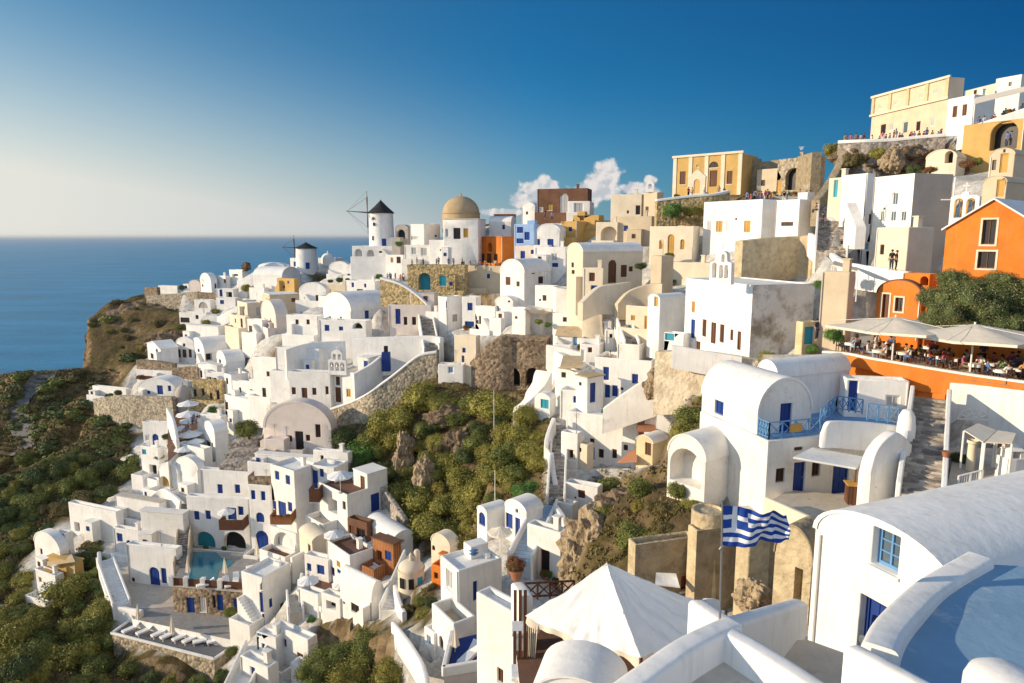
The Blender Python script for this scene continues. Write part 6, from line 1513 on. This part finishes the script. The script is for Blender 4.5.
CN = ['white', 'dark', 'red', 'blue', 'brown', 'orange', 'black', 'pale blue', 'pink', 'green']
def person(P, pose, rz, top, low, label, group=None, sc=1.0):
    e = empty('person', P, label, 'person', group, rz); e.scale = (sc, sc, sc)
    b, s, t, h = PP[pose]
    for me, nm in ((b, 'body'), (cloth(s, top), 'shirt'), (cloth(t, low), 'trousers'), (h, 'hair')):
        o = bpy.data.objects.new(nm, me); COL.objects.link(o); o.parent = e
    return e
rp = random.Random(21)
# diners: (u, v of table foot)
DG = 'diners under the cream parasols'
k = 0
for u, v in [(866, 360), (888, 357), (902, 368), (916, 358), (930, 370), (942, 361), (955, 375), (966, 364), (990, 380), (1003, 370), (1018, 386), (1016, 366), (985, 366), (878, 366), (942, 373), (975, 381), (1000, 387), (928, 362), (1030, 378), (1006, 378), (850, 358)]:
    P = atz(u, v - 6, z_rest + .012); table(P, 'white topped round table among the diners behind the orange parapet', 'restaurant tables')
    for j in range(3 if k % 3 else 2):
        t = rp.uniform(0, .8) + j*2.1; Q = P + Vector((cos(t)*.78, sin(t)*.78, 0))
        chair(Q, t - pi/2)
        person(Q - Vector((cos(t), sin(t), 0))*.05, 'sit', t - pi/2, rp.choice([0, 0, 2, 3, 4, 5, 5, 7, 8, 9]), rp.choice([1, 3, 4, 7]), 'person seated at a table under the cream parasols', DG, rp.uniform(.94, 1.03))
    k += 1
person(atz(875, 357, z_rest), 'walk', R(40), 0, 0, 'waiter all in white walking between the tables under the left cream parasol')
person(atz(982, 367, z_rest), 'stand', R(-20), 1, 6, 'person in dark clothes standing beside the pole of the right cream parasol')
person(at(816, 341, 52), 'stand', R(30), 1, 1, 'person in dark clothes standing by the turquoise door')
person(at(891, 270.5, 57.4), 'stand', R(-60), 6, 1, 'left one of two dark clothed people standing on the lane wall')
person(at(895.5, 271.3, 57), 'stand', R(60), 6, 6, 'right one of two dark clothed people standing on the lane wall')
def crowd(lab, grp, n, p0, p1, dY=3, low=.0, pose='sw'):
    for q in range(n):
        t = min(max((q + rp.uniform(-.8, .8))/max(n-1, 1), 0), 1); a = [p0[k] + (p1[k]-p0[k])*t for k in range(3)]
        P = at(*a); Q = at(a[0], a[1], a[2] + rp.uniform(0, dY)); P = Vector((Q.x, Q.y, P.z - low*rp.uniform(.4, 1.2)))
        person(P, 'walk' if q % 4 == 0 else 'stand', rp.uniform(0, 6.28), rp.choice([0, 2, 3, 4, 5, 6, 7, 8, 1]), rp.choice([1, 3, 4, 6, 0]), lab, grp, rp.uniform(.88, 1.02))
crowd('person in the crowd along the hill top terrace wall', 'crowd on the hill top', 26, (845, 143, 97), (944, 136.5, 92.5), 3, .55)
crowd('person standing on the crowded roof of the large white building', 'crowd on the white roof', 13, (744, 200, 93), (774, 200, 93), 5, .5)
crowd('person on the roof terrace left of the wide steps', 'people left of the wide steps', 6, (784, 199, 90), (814, 199, 90), 4, .5)
crowd('person on the terrace in front of the orange house', 'people before the orange house', 12, (462, 267, 142), (503, 267, 142.5), 3, .5)
crowd('person on top of the ochre stone arcade', 'people on the ochre arcade', 9, (412, 264.5, 140), (464, 264.5, 141), 3, .4)
crowd('person in the pinkish crowd beside the slit window houses', 'people by the slit window houses', 9, (386, 281, 146), (404, 282, 143), 3)
crowd('person among the parasols of the stepped restaurant terrace', 'guests of the stepped restaurant terrace', 18, (172, 458, 113), (198, 424, 117), 4)
crowd('person at the tables under the awning in the upper right corner', 'guests under the awning', 10, (974, 127, 87), (1022, 112, 86), 3, .5)
crowd('person in front of the gate portal of the golden mansion', 'people before the golden mansion', 5, (686, 196, 113), (724, 195, 113), 2, .2)
for u, v, Y, lb, tp in [(816, 214, 83, 'person in orange sitting by the turquoise door of the wide steps', 5), (822, 228, 76, 'person climbing the wide stone steps', 1), (545, 219, 129, 'person in dark clothes on the white vault below the brown mansion', 6), (552, 221, 127, 'second person near the white vault below the brown mansion', 3), (610, 365, 80, 'person in white and blue beside the hanging laundry', 0), (1006, 148, 78, 'left person in blue inside the great ochre arch', 3), (1010, 147, 78, 'right person in blue inside the great ochre arch', 3)]:
    person(at(u, v, Y), 'sit' if 'sitting' in lb else 'stand', rp.uniform(0, 6), tp, 1, lb)

# ---- potted plants and small tables on the village roofs and terraces
rh = random.Random(77); pots = []
for h in [h for h in HOUSES if 42 < h['C'].y < 150 and h['root']['category'] == 'house' and h['w'] > 2.4]:
    if rh.random() > .45: continue
    r_ = h['root']; rz = r_.rotation_euler.z; ex, ey = h['ex'], h['ey']
    for q in range(rh.choice((1, 2, 2, 3))):
        P = r_.location + ex*rh.uniform(-.46, .46)*h['w'] - ey*(h['d']/2 + rh.uniform(.3, .6)); P = Vector((P.x, P.y, h['zb'] + .0)); P.z = ground(P.x, P.y)
        if not -.9 < P.z - h['zb'] < .8: continue
        pt = empty('potted_plant', P, 'leafy plant in a clay pot beside a village house wall', 'potted plant', 'potted plants along the village walls')
        b = MB(); b.lathe([(.15, 0), (.22, .3), (.25, .3), (.25, .36), (.16, .36), (0, .33)], n=10); b.build('pot', 'pot', pt)
        me, sm = PROTO[rh.choice(['leafG', 'leafB', 'F', 'leafC'])][0]; o = bpy.data.objects.new('foliage', me); COL.objects.link(o); o.parent = pt; o.location = (0, 0, .3); o.scale = (.42, .42, .55)
# ---- railings
def railing(label, pts, h, m, n, xb=True, name='railing'):
    """pts: 3-D points along its foot"""
    rt = empty(name, pts[0], label, 'railing'); q = MB(); L = [p - pts[0] for p in pts]
    for a, b in zip(L, L[1:]):
        for k in range(n+1):
            p = a.lerp(b, k/n); q.bar(p, p + Vector((0, 0, h)), .07)
        for z in (.12, h): q.bar(a + Vector((0, 0, z)), b + Vector((0, 0, z)), .06)
        if xb:
            for k in range(n):
                p, s = a.lerp(b, k/n), a.lerp(b, (k+1)/n)
                q.bar(p + Vector((0, 0, .14)), s + Vector((0, 0, h-.03)), .045); q.bar(p + Vector((0, 0, h-.03)), s + Vector((0, 0, .14)), .045)
        else:
            for k in range(n*5):
                p = a.lerp(b, (k+.5)/(n*5)); q.bar(p + Vector((0, 0, .12)), p + Vector((0, 0, h)), .025)
    q.build('rails', m, rt, merge=False); return rt
bl = [h for h in HOUSES if 'blue railed balcony over' in h['root']['label']][0]
Cb, exb, eyb = bl['C'], bl['ex'], bl['ey']
e0 = Cb + eyb*.2 - exb*.2
z0 = Cb.z + .02
pts_ = [Vector((p.x, p.y, z0)) for p in (e0 - exb*1.0, e0, e0 + eyb*3.6)]
railing('light blue railing with crossed bars along the balcony edge', pts_, 1.0, 'l', 4)
railing('light blue railing with crossed bars in front of the tall blue door', [at(867, 420, 39), at(898, 424, 38.6)], 1.0, 'l', 3)
railing('light blue railing down the side of the balcony steps', [at(820, 424, 39), at(836, 410, 41.5), at(862, 414, 40.5)], .9, 'l', 4, True)
railing('dark brown timber railing left of the big canopy', [at(525, 600, 22.2), at(574, 597, 22.8)], .62, 'n', 4, True)
railing('white picket gate beside the stone steps', [at(957, 494, 33), at(981, 488, 33)], .95, 'w', 2, False, 'picket_gate')
# orange sign on the rail
p = e0 + eyb*1.75 - Vector((0, 0, 0)); s = empty('sign', Vector((p.x, p.y, z0 + .55)), 'orange notice board hanging on the blue balcony railing', 'sign', None, -R(73) + pi/2 if False else atan2(eyb.y, eyb.x))
q = MB(); q.box((-.42, -.12, -.22), (.42, -.08, .25)); q.build('board', 'o', s); q = MB()
for z in (.12, .0, -.1): q.box((-.32, -.127, z), (.32, -.122, z+.05))
# awning
p0 = at(796, 456, 36.3); aw = empty('awning', p0, 'pale flat awning slab over the doors of the yard', 'awning')
q0 = [at(793, 459, 36.2), at(856, 470, 35.2), at(866, 459, 37.2), at(812, 449, 38.6)]
q = MB(); lo = [p - p0 for p in q0]; hi = [p + Vector((0, 0, .12)) for p in lo]; q.face(hi); q.face(lo)
for k in range(4): q.face([lo[k], lo[(k+1) % 4], hi[(k+1) % 4], hi[k]])
q.build('slab', 'W', aw, bevel=.03)
q = MB(); q.tube([q0[1] - p0 + Vector((.1, .2, 0)), q0[1] - p0 + Vector((.1, .2, -2.2))], .05, 8); q.build('post', 'n', aw)
def cupboard():
    P = at(858, 503, 35.2); rt = empty('counter', P, 'brown wooden counter under the pale awning', 'counter', None, R(-10)); q = MB(); q.box((-.62, -.35, 0), (.62, .35, 1.05)); q.build('body', 'n', rt); q = MB(); q.box((-.7, -.42, 1.055), (.7, .42, 1.12)); q.build('top', 'o', rt)
cupboard()
# long pale awning, top right; shade cloth; yard canopy
def slab(label, pts, th, m, name='awning', posts=(), cat='awning', hgt=2.3, sag=0):
    c = sum(pts, Vector())/len(pts); rt = empty(name, c, label, cat); q = MB(); N = 8
    if len(pts) == 4 and sag:
        g = [[(pts[0].lerp(pts[1], i/N)).lerp(pts[3].lerp(pts[2], i/N), j/N) - c - Vector((0, 0, sag*16*(i/N)*(1-i/N)*(j/N)*(1-j/N))) for i in range(N+1)] for j in range(N+1)]
        for dz in (0, th):
            for j in range(N):
                for i in range(N): q.face([p + Vector((0, 0, dz)) for p in (g[j][i], g[j][i+1], g[j+1][i+1], g[j+1][i])], True)
    else:
        lo = [p - c for p in pts]; hi = [p + Vector((0, 0, th)) for p in lo]; q.face(hi); q.face(lo)
        for k in range(len(pts)): q.face([lo[k], lo[(k+1) % len(pts)], hi[(k+1) % len(pts)], hi[k]])
    q.build('cover', m, rt)
    for k in posts: q = MB(); q.tube([pts[k] - c, pts[k] - c - Vector((0, 0, hgt))], .05, 6); q.build('post', 'w', rt)
    return rt
slab('long pale awning over the guests in the upper right corner', [at(975, 104, 86), at(1040, 88, 84), at(1040, 84, 90), at(975, 99, 92)], .15, 'canvas', posts=(0, 1, 2, 3))
slab('sagging pale shade cloth beside the round tower', [at(524, 310, 100), at(553, 312, 98), at(550, 309, 103), at(528, 305, 104)], .03, 'canvas', 'shade_cloth', (0, 1, 2, 3), 'shade cloth', 2.0, .9)
slab('left panel of the cream canopy over the planted yard', [at(964, 431, 34.5), at(983, 443, 33.5), at(996, 431, 35), at(978, 424, 36)], .05, 'canvas', 'canopy', (0, 1, 2, 3), 'canopy', 2.0)
slab('right panel of the cream canopy over the planted yard', [at(985, 443, 33.4), at(1012, 444, 33), at(1016, 434, 34.6), at(998, 431, 35)], .05, 'canvas', 'canopy', (0, 1, 2, 3), 'canopy', 2.0)
slab('pale timber pergola over the green hedge', [at(832, 266, 59), at(858, 273, 57), at(856, 269, 60), at(834, 262, 62)], .14, 'C', 'pergola', (0, 1, 2, 3), 'pergola', 2.4)
slab('white cloth awning over the reddish ruin window', [at(655, 585, 29.0), at(680, 588, 28.6), at(676, 574, 30), at(656, 573, 30)], .03, 'wcanvas', 'awning', (), 'awning', 1, .06)
slab('tan stone slabs over the small white terrace house', [at(560, 369, 79), at(583, 368, 78), at(582, 358, 83), at(563, 358, 84)], .3, 'TT', 'stone_roof', (), 'roof', 1)
slab('ribbed pale roof sheet above the ochre walled house', [at(47, 566, 91), at(75, 562, 89), at(70, 551, 94), at(48, 554, 96)], .1, 'TT', 'roof_sheet', (), 'roof', 1)
slab('peaked brown tile ramp left of the peach vault', [at(617, 463, 66), at(637, 462, 64), at(637, 449, 67), at(630, 452, 68)], .12, 'T', 'tile_roof', (), 'roof', 1)
slab('red brown tile roof slope below the small peach house', [at(637, 432, 67), at(656, 432, 67), at(652, 413, 73), at(640, 413, 73)], .12, 'T', 'tile_roof', (), 'roof', 1)
slab('blue boat shaped cover lying on the flat white roof', [at(468, 554, 50), at(474, 556, 49.6), at(485, 549, 52), at(481, 547, 52.4)], .25, 'l', 'boat', (), 'boat', 1, -.1)
# columns in the planted yard, dark hedge
for u, lb in ((969, 'left'), (1002, 'right')):
    P = at(u, 478, 35); c = empty('column', P, '%s stout cream column under the yard canopy' % lb, 'column', 'yard columns'); q = MB(); q.lathe([(.22, 0), (.2, 1.9), (.27, 1.95), (.27, 2.1)], n=14); q.build('shaft', 'C', c)
for u, v, lb in [(958, 455, 'dark bush against the back wall of the planted yard'), (990, 470, 'dark bush behind the columns of the planted yard'), (1012, 462, 'green bush at the right of the planted yard')]:
    bush(u, v, 12, 'leafC', lb, None, 36.5)
# fan shaped white window grille
P = at(972, 419, 40.2); c = empty('window', P, 'white fan shaped window in the long white wall', 'window', None, R(-6)); q = MB()
for k in range(8): t = pi*k/7; q.bar((0, -.1, 0), (.85*cos(t), -.1, .7*sin(t)), .05)
for rr_ in (.45, .85): q.tube([(rr_*cos(pi*k/14), -.1, .82*rr_*sin(pi*k/14)) for k in range(15)], .035, 5)
q.bar((-.9, -.1, 0), (.9, -.1, 0), .06); q.build('grille', 'w', c, merge=False)
# turquoise door in the beige wall left of the restaurant
house('short beige wall with a bright turquoise door left of the restaurant', 796, 803, 824, 322, 345, 53, 74, 'f', 'Q', 'd 809.5 334 9 14 t', D=1.5, par=.1, name='door_wall', cat='wall')
# flower pot on the pillar, white pillars with brown slats
P = at(516, 579, 22)
q = wallpath('white pillar wall with brown timber slats at the canopy terrace corner', [(511, 583, 720, 21.8), (515, 588, 720, 21.2), (519, 596, 720, 20.4)], thick=.45, name='pillar_wall')
for (u, v, Y, lb) in [(524, 628, 19.6, 'middle'), (524, 672, 18.4, 'lower')]:
    b = at(u, v, Y); c = empty('pillar', b - Vector((0, 0, 1.0)), '%s white square pillar of the slatted terrace corner' % lb, 'pillar', 'slatted corner pillars'); q = MB(); q.box((-.32, -.25, -1), (.32, .25, .9)); q.box((-.4, -.33, .9), (.4, .33, 1.05)); q.build('shaft', 'W', c, bevel=.04)
    c = empty('slat_panel', b + Vector((-.1, .5, .0)), 'brown timber slat panel above the %s white pillar' % lb, 'panel', 'slatted corner panels')
    for k in range(3): q = MB(); q.box((-.22 + k*.16, 0, -.2), (-.12 + k*.16, .08, .95)); q.build('slat', 'n', c)
pt = empty('flower_pot', P, 'terracotta pot with red and green flowers on the white pillar', 'flower pot'); q = MB(); q.lathe([(.16, 0), (.24, .3), (.27, .3), (.27, .36), (.2, .36), (.18, .3), (0, .3)], n=18); q.build('pot', 'pot', pt)
me, sm = PROTO['F'][0]; o = bpy.data.objects.new('flowers', me); COL.objects.link(o); o.parent = pt; o.location = (0, 0, .36); o.scale = (.38, .38, .45)
for u, v, Y, lb in [(946, 457, 33.6, 'terracotta pot on the wall beside the stone steps')]:
    pt = empty('flower_pot', at(u, v, Y), lb, 'flower pot'); q = MB(); q.lathe([(.14, 0), (.2, .25), (.23, .3), (.16, .3), (0, .25)], n=14); q.build('pot', 'pot', pt)
# chimney knob on balcony parapet
P = at(905, 440, 37.8); c = empty('chimney', P, 'rounded white chimney stub at the end of the balcony parapet', 'chimney'); q = MB(); q.lathe([(.5, -1.2), (.48, .8), (.42, 1.4), (.25, 1.75), (0, 1.85)], n=20); q.build('stack', 'W', c)
P = at(1004, 688, 6.2); c = empty('chimney', P, 'smooth white rounded chimney top in the bottom right corner', 'chimney'); q = MB(); q.lathe([(.36, -.6), (.35, .02), (.31, .13), (.2, .2), (0, .22)], n=24); q.build('stack', 'W', c)
P = at(1012, 459, 33.5); c = empty('chimney', P, 'little white chimney with slanted openings right of the planted yard', 'chimney'); q = MB(); q.box((-.5, -.4, -1.5), (.5, .4, .1)); q.box((-.4, -.3, .102), (-.2, .3, .5)); q.box((.2, -.3, .102), (.4, .3, .5)); q.face([(-.45, -.35, .5), (.45, -.35, .5), (0, 0, .85)]); q.face([(.45, -.35, .5), (.45, .35, .5), (0, 0, .85)]); q.face([(.45, .35, .5), (-.45, .35, .5), (0, 0, .85)]); q.face([(-.45, .35, .5), (-.45, -.35, .5), (0, 0, .85)]); q.build('stack', 'W', c)
# cross pole
P = at(951, 222, 53); c = empty('cross_pole', P, 'tall pale pole with a cross arm beside the orange edged bell wall', 'pole'); h_ = at(951, 177, 53).z - P.z; q = MB(); q.tube([(0, 0, -2), (0, 0, h_)], .06, 8); q.bar((-.85, .1, h_*.5), (.5, -.1, h_*.5), .08); q.build('pole', 'w', c)
for u, v0, v1, Y, lb in [(713, 247, 208, 75, 'slim pole in front of the large white building'), (364, 372, 335, 109, 'slim white flag pole above the chapel'), (494, 425, 390, 84, 'slim pole in the ravine bushes'), (495, 500, 470, 66, 'slim pole behind the tiny white vault')]:
    P = at(u, v0, Y); h_ = at(u, v1, Y).z - P.z; c = empty('pole', P, lb, 'pole'); q = MB(); q.tube([(0, 0, -1), (0, 0, h_)], [.05, .03], 6); q.build('shaft', 'w', c)
# dark lamp kiosk
P = at(386.5, 368, 108); c = empty('kiosk', P, 'dark blue sentry like kiosk against the broad white wall', 'kiosk'); q = MB(); q.box((-.65, -.4, -.5), (.65, .4, 2.6)); q.build('body', 'b', c); q = MB(); q.box((-.3, -.2, 2.6), (.3, .2, 3.6)); q.build('top', 'k', c)

# ---- the big canopy
zc = at(640, 657, 17.1).z
cor = [atz(525, 616, zc), atz(641, 658, zc), atz(726, 611, zc)]; cor.append(cor[0] + cor[2] - cor[1])
ap = at(606.5, 563, (cor[0].y + cor[2].y)/2)
rt = empty('canopy', Vector((ap.x, ap.y, zc - 2.4)), 'big white tent like canopy with a peaked top in the foreground', 'canopy')
mb = MB(); N = 36
def cpt(a, b, s, t):
    """s along the edge, t from edge (0) to apex (1)"""
    e = a.lerp(b, s); p = e.lerp(ap, t)
    p.z -= .42*sin(pi*s)*(1-t)*.35 + .17*sin(pi*t)*(.35+.65*sin(pi*s))
    p.z += .045*sin(s*31 + 5*noise.noise(Vector((s*3, t*2, a.x))))*(1-t)**1.5*sin(pi*s) + .03*noise.noise(Vector((s*14*(1-t), t*9, a.x)))
    p.z += .05*noise.noise(Vector((s*9 + a.x*3, t*2.2, 2))) * (1 - t*.6) + .035*noise.noise(Vector((s*23, t*5, a.y)))
    return p - rt.location
for i in range(4):
    a, b = cor[i], cor[(i+1) % 4]
    for k in range(N):
        for j in range(N):
            s0, s1, t0, t1 = k/N, (k+1)/N, j/N, (j+1)/N
            mb.face([cpt(a, b, s0, t0), cpt(a, b, s1, t0), cpt(a, b, s1, t1), cpt(a, b, s0, t1)], True)
cv = mb.build('cover', 'wcanvas', rt)
vl = MB()
for i in range(4):
    a, b = cor[i], cor[(i+1) % 4]
    for k in range(48):
        def q_(s, d): 
            p = cpt(a, b, s, 0); n_ = Vector(((b-a).y, -(b-a).x, 0)).normalized()
            return p + n_*(.06*sin(s*34 + i) * d) - Vector((0, 0, d*(.20 + .05*sin(s*21 + i*2))))
        vl.face([q_(k/48, 0), q_((k+1)/48, 0), q_((k+1)/48, 1), q_(k/48, 1)], True)
vl.build('valance', 'canvas', rt)
for i in range(4):
    p = cor[i] - rt.location; q = MB(); q.tube([p + Vector((0, 0, -2.6)), p], .05, 8); q.build('post', 'n', rt)
cu = MB(); p0 = cor[0] - rt.location
for k in range(20):
    def c_(s, z): return p0 + (cor[1]-cor[0])*(.02 + .10*s*(1 - .45*z)) + Vector((0, .05 + .05*sin(s*30), -.15 - 2.2*z))
    for j in range(5): cu.face([c_(k/20, j/5), c_((k+1)/20, j/5), c_((k+1)/20, (j+1)/5), c_(k/20, (j+1)/5)], True)
cu.build('curtain', 'canvas', rt)
# ---- flag pole and flag
Yf = 11.05; pb = at(720, 624, Yf); ptop = at(722.5, 503, Yf)
fp = empty('flag_pole', pb, 'slim metal flag pole standing on the foreground parapet', 'flag pole'); q = MB(); d = ptop - pb; q.tube([Vector((0, 0, -.1)), d*.5, d], [.022, .02, .016], 10); q.build('shaft', 'metal', fp)
q = MB(); q.lathe([(0, .05), (.028, .025), (0, 0)], n=10); b_ = q.build('finial', 'metal', fp); b_.location = d
q = MB(); q.tube([d*.62 + Vector((-.03, 0, 0)), d*.66 + Vector((.03, 0, 0))], .025, 8); q.build('cleat', 'metal', fp)
tl = at(723.5, 506, Yf); ht = (at(723.5, 506, Yf) - at(723.5, 546, Yf)).z; wd = ht*1.62
mat('flagblue', (.012, .06, .33), rough=.8, var=.08, bump=.15, bscale=30); mat('flagwhite', (.80, .80, .80), rough=.8, var=.05, bump=.15, bscale=30)
fg = MB(); NX, NY = 54, 36
def fpt(i, j):
    s = i/NX; t = j/NY
    x = wd*(s*.97); y = (.12*sin(s*8.5 + t*1.9) + .055*sin(s*19 - t*4) + .03*sin(s*33 + t*7))*s**.7
    z = -t*ht*(1 - .42*s**1.6) - .16*wd*s**1.3*(1-.0*t) + .035*sin(s*12 - 1 + t*2)*s
    return tl + Vector((x, y, z)) - tl
for j in range(NY):
    st = j*9//NY
    for i in range(NX):
        blue = st % 2 == 0
        if i < 20 and st < 5:
            blue = not ((st == 2) or (8 <= i < 12))
        fg.face([fpt(i, j), fpt(i+1, j), fpt(i+1, j+1), fpt(i, j+1)], True, 0 if blue else 1)
f = fg.build('flag', ['flagblue', 'flagwhite']); f.location = tl; tag(f, 'blue and white striped flag with a cross flying from the slim pole', 'flag')
so_ = f.modifiers.new('thick', 'SOLIDIFY'); so_.thickness = .004

# ---- haze: thin even sea air, only felt over kilometres
hz = MB(); hz.box((-125000, -125000, -1.0), (125000, 125000, CZ + 42))
hm_ = bpy.data.materials.new('haze'); hm_.use_nodes = True; nt = hm_.node_tree; nt.nodes.remove(nt.nodes['Principled BSDF'])
pvn = nd(nt, 'ShaderNodeVolumePrincipled'); pvn.inputs['Color'].default_value = (.90, .93, .97, 1); pvn.inputs['Density'].default_value = HAZE; pvn.inputs['Anisotropy'].default_value = .3
nt.links.new(pvn.outputs[0], nt.nodes['Material Output'].inputs['Volume'])
ho = hz.build('haze', hm_); ho['kind'] = 'stuff'; ho['label'] = 'thin pale sea haze'; ho['category'] = 'haze'
# ---- sky, sun, render
AZ, EL = R(SUN_AZ), R(SUN_EL)                      # azimuth from +Y towards +X
sd = Vector((sin(AZ)*cos(EL), cos(AZ)*cos(EL), sin(EL)))
sun = bpy.data.lights.new('sun', 'SUN'); sun.energy = SUN_E; sun.angle = R(.5); sun.color = SUN_C
so2 = bpy.data.objects.new('sun', sun); COL.objects.link(so2); so2.rotation_euler = sd.to_track_quat('Z', 'Y').to_euler()
w = bpy.data.worlds.new('World'); scn.world = w; w.use_nodes = True; nt = w.node_tree; L = nt.links
bg = nt.nodes['Background']; bg.inputs['Strength'].default_value = SKY_S
sk = nd(nt, 'ShaderNodeTexSky'); sk.sky_type = 'NISHITA'; sk.sun_disc = False; sk.sun_elevation = EL; sk.sun_rotation = AZ; sk.altitude = 100; sk.air_density = SKY_AIR; sk.dust_density = SKY_DUST; sk.ozone_density = SKY_OZ
tc = nd(nt, 'ShaderNodeTexCoord'); D_ = tc.outputs['Generated']
def mth(op, a, b=None, c=None):
    n = nd(nt, 'ShaderNodeMath', operation=op)
    for k, q in enumerate((a, b, c)):
        if q is None: continue
        if isinstance(q, (int, float)): n.inputs[k].default_value = q
        else: L.new(q, n.inputs[k])
    return n.outputs[0]
def mrange(x, a, b, c=0., d=1., smooth=True):
    n = nd(nt, 'ShaderNodeMapRange'); n.interpolation_type = 'SMOOTHSTEP' if smooth else 'LINEAR'
    L.new(x, n.inputs['Value'])
    for k, q in zip(('From Min', 'From Max', 'To Min', 'To Max'), (a, b, c, d)): n.inputs[k].default_value = q
    return n.outputs['Result']
def mixc(f, a, b, bt='MIX'):
    n = nd(nt, 'ShaderNodeMixRGB', blend_type=bt)
    for k, q in (('Fac', f), ('Color1', a), ('Color2', b)):
        if isinstance(q, (int, float)): n.inputs[k].default_value = q
        elif isinstance(q, tuple): n.inputs[k].default_value = (*q, 1)
        else: L.new(q, n.inputs[k])
    return n.outputs['Color']
sx = nd(nt, 'ShaderNodeSeparateXYZ'); L.new(D_, sx.inputs[0]); dx, dy, dz = sx.outputs
s_ = mth('MULTIPLY', dx, -1.0)                         # towards the sun's side of the sky
e_ = 2**EXPO
# clear air darkens away from the sun and whitens towards the horizon on the sun's side
tint = nd(nt, 'ShaderNodeValToRGB'); el = tint.color_ramp.elements; el.new(.5)
for k, (p, c) in enumerate(((0., (.03, .34, .66)), (.5, (.17, .92, 1.36)), (1., (.74, 1.3, 1.42)))): el[k].position = p; el[k].color = tuple(q/e_/1.3 for q in c) + (1,)
L.new(mrange(s_, -.6, .56, smooth=False), tint.inputs['Fac'])
base = mixc(1., sk.outputs['Color'], tint.outputs['Color'], 'MULTIPLY')
base = mixc(1., base, (1.1*.1/SKY_S,)*3, 'MULTIPLY')
lim = mth('ADD', mth('MULTIPLY', mth('MAXIMUM', mth('ADD', s_, .1), 0.), .17), .02)
g_ = mth('POWER', mrange(mth('SUBTRACT', dz, lim), .22, -.06, smooth=False), 2.3)
glow = nd(nt, 'ShaderNodeValToRGB'); el = glow.color_ramp.elements; el.new(.5)
for k, (p, c) in enumerate(((0., (.10, .28, .46)), (.55, (.54, .58, .60)), (1., (.78, .78, .72)))): el[k].position = p; el[k].color = (*c, 1)
L.new(mrange(s_, -.35, .57, smooth=False), glow.inputs['Fac'])
gl = mixc(1., glow.outputs['Color'], (1/e_/SKY_S,)*3, 'MULTIPLY')
col = mixc(g_, base, gl)
col = mixc(mrange(dz, .36, .62), col, mixc(1., col, (2.3, 1.9, 1.7), 'MULTIPLY'))  # unseen sky above the frame brightened as added fill
# added fill: unseen sky behind the viewer, brightened to lift shaded walls
col = mixc(mth('MULTIPLY', mrange(dy, .0, -.5), .8), col, (.66/e_/SKY_S, .78/e_/SKY_S, .95/e_/SKY_S))
# cumulus on the far horizon
px_ = mth('DIVIDE', dx, mth('MAXIMUM', dy, .05)); pz_ = mth('DIVIDE', dz, mth('MAXIMUM', dy, .05))
cv_ = nd(nt, 'ShaderNodeCombineXYZ'); L.new(px_, cv_.inputs[0]); L.new(pz_, cv_.inputs[1])
def blob(u, v, ru, rv):
    d = ray(u, v); k = .5*ru/F, .5*rv/F
    a = mth('DIVIDE', mth('SUBTRACT', px_, d.x/d.y), 2*k[0]); b = mth('DIVIDE', mth('SUBTRACT', pz_, d.z/d.y), 2*k[1])
    return mth('SUBTRACT', 1., mth('SQRT', mth('ADD', mth('MULTIPLY', a, a), mth('MULTIPLY', b, b))))
den = None
for q in [(539, 190, 22, 14), (547, 185, 13, 10), (524, 200, 16, 9), (606, 178, 20, 18), (610, 169, 11, 10), (598, 190, 30, 12), (585, 198, 24, 10), (650, 180, 8, 5), (634, 188, 20, 8), (560, 204, 26, 7), (644, 190, 16, 7), (500, 212, 26, 4)]:
    b = blob(*q); den = b if den is None else mth('SMOOTH_MAX', den, b, .15)
def nzc(off):
    ad = nd(nt, 'ShaderNodeVectorMath', operation='ADD'); L.new(cv_.outputs[0], ad.inputs[0]); ad.inputs[1].default_value = (off[0], off[1], .37)
    n = nd(nt, 'ShaderNodeTexNoise'); n.inputs['Scale'].default_value = 60; n.inputs['Detail'].default_value = 6; n.inputs['Roughness'].default_value = .52; L.new(ad.outputs[0], n.inputs['Vector']); return n.outputs['Fac']
n0, n1_ = nzc((0, 0)), nzc((.006, -.004))
dn = mth('ADD', den, mth('MULTIPLY', mth('SUBTRACT', n0, .5), 1.5))
al = mrange(dn, .02, .42, 0., .93); sh = mrange(mth('ADD', mth('SUBTRACT', n0, n1_), mth('MULTIPLY', mth('SUBTRACT', pz_, .06), 2.2)), -.12, .16)
ccol = mixc(sh, (.56/e_/SKY_S, .58/e_/SKY_S, .62/e_/SKY_S), (.86/e_/SKY_S, .80/e_/SKY_S, .76/e_/SKY_S))  # sunlit and grey cloud sides are painted in, following offset noise
col = mixc(mth('MULTIPLY', al, mrange(dy, .0, .3)), col, ccol)
L.new(col, bg.inputs['Color'])
scn.view_settings.view_transform = 'Standard'; scn.view_settings.look = 'None'; scn.view_settings.exposure = EXPO; scn.view_settings.gamma = 1
scn.render.engine = 'CYCLES'
scn.render.resolution_x = 1024; scn.render.resolution_y = 683
scn.cycles.max_bounces = 6; scn.cycles.diffuse_bounces = 4
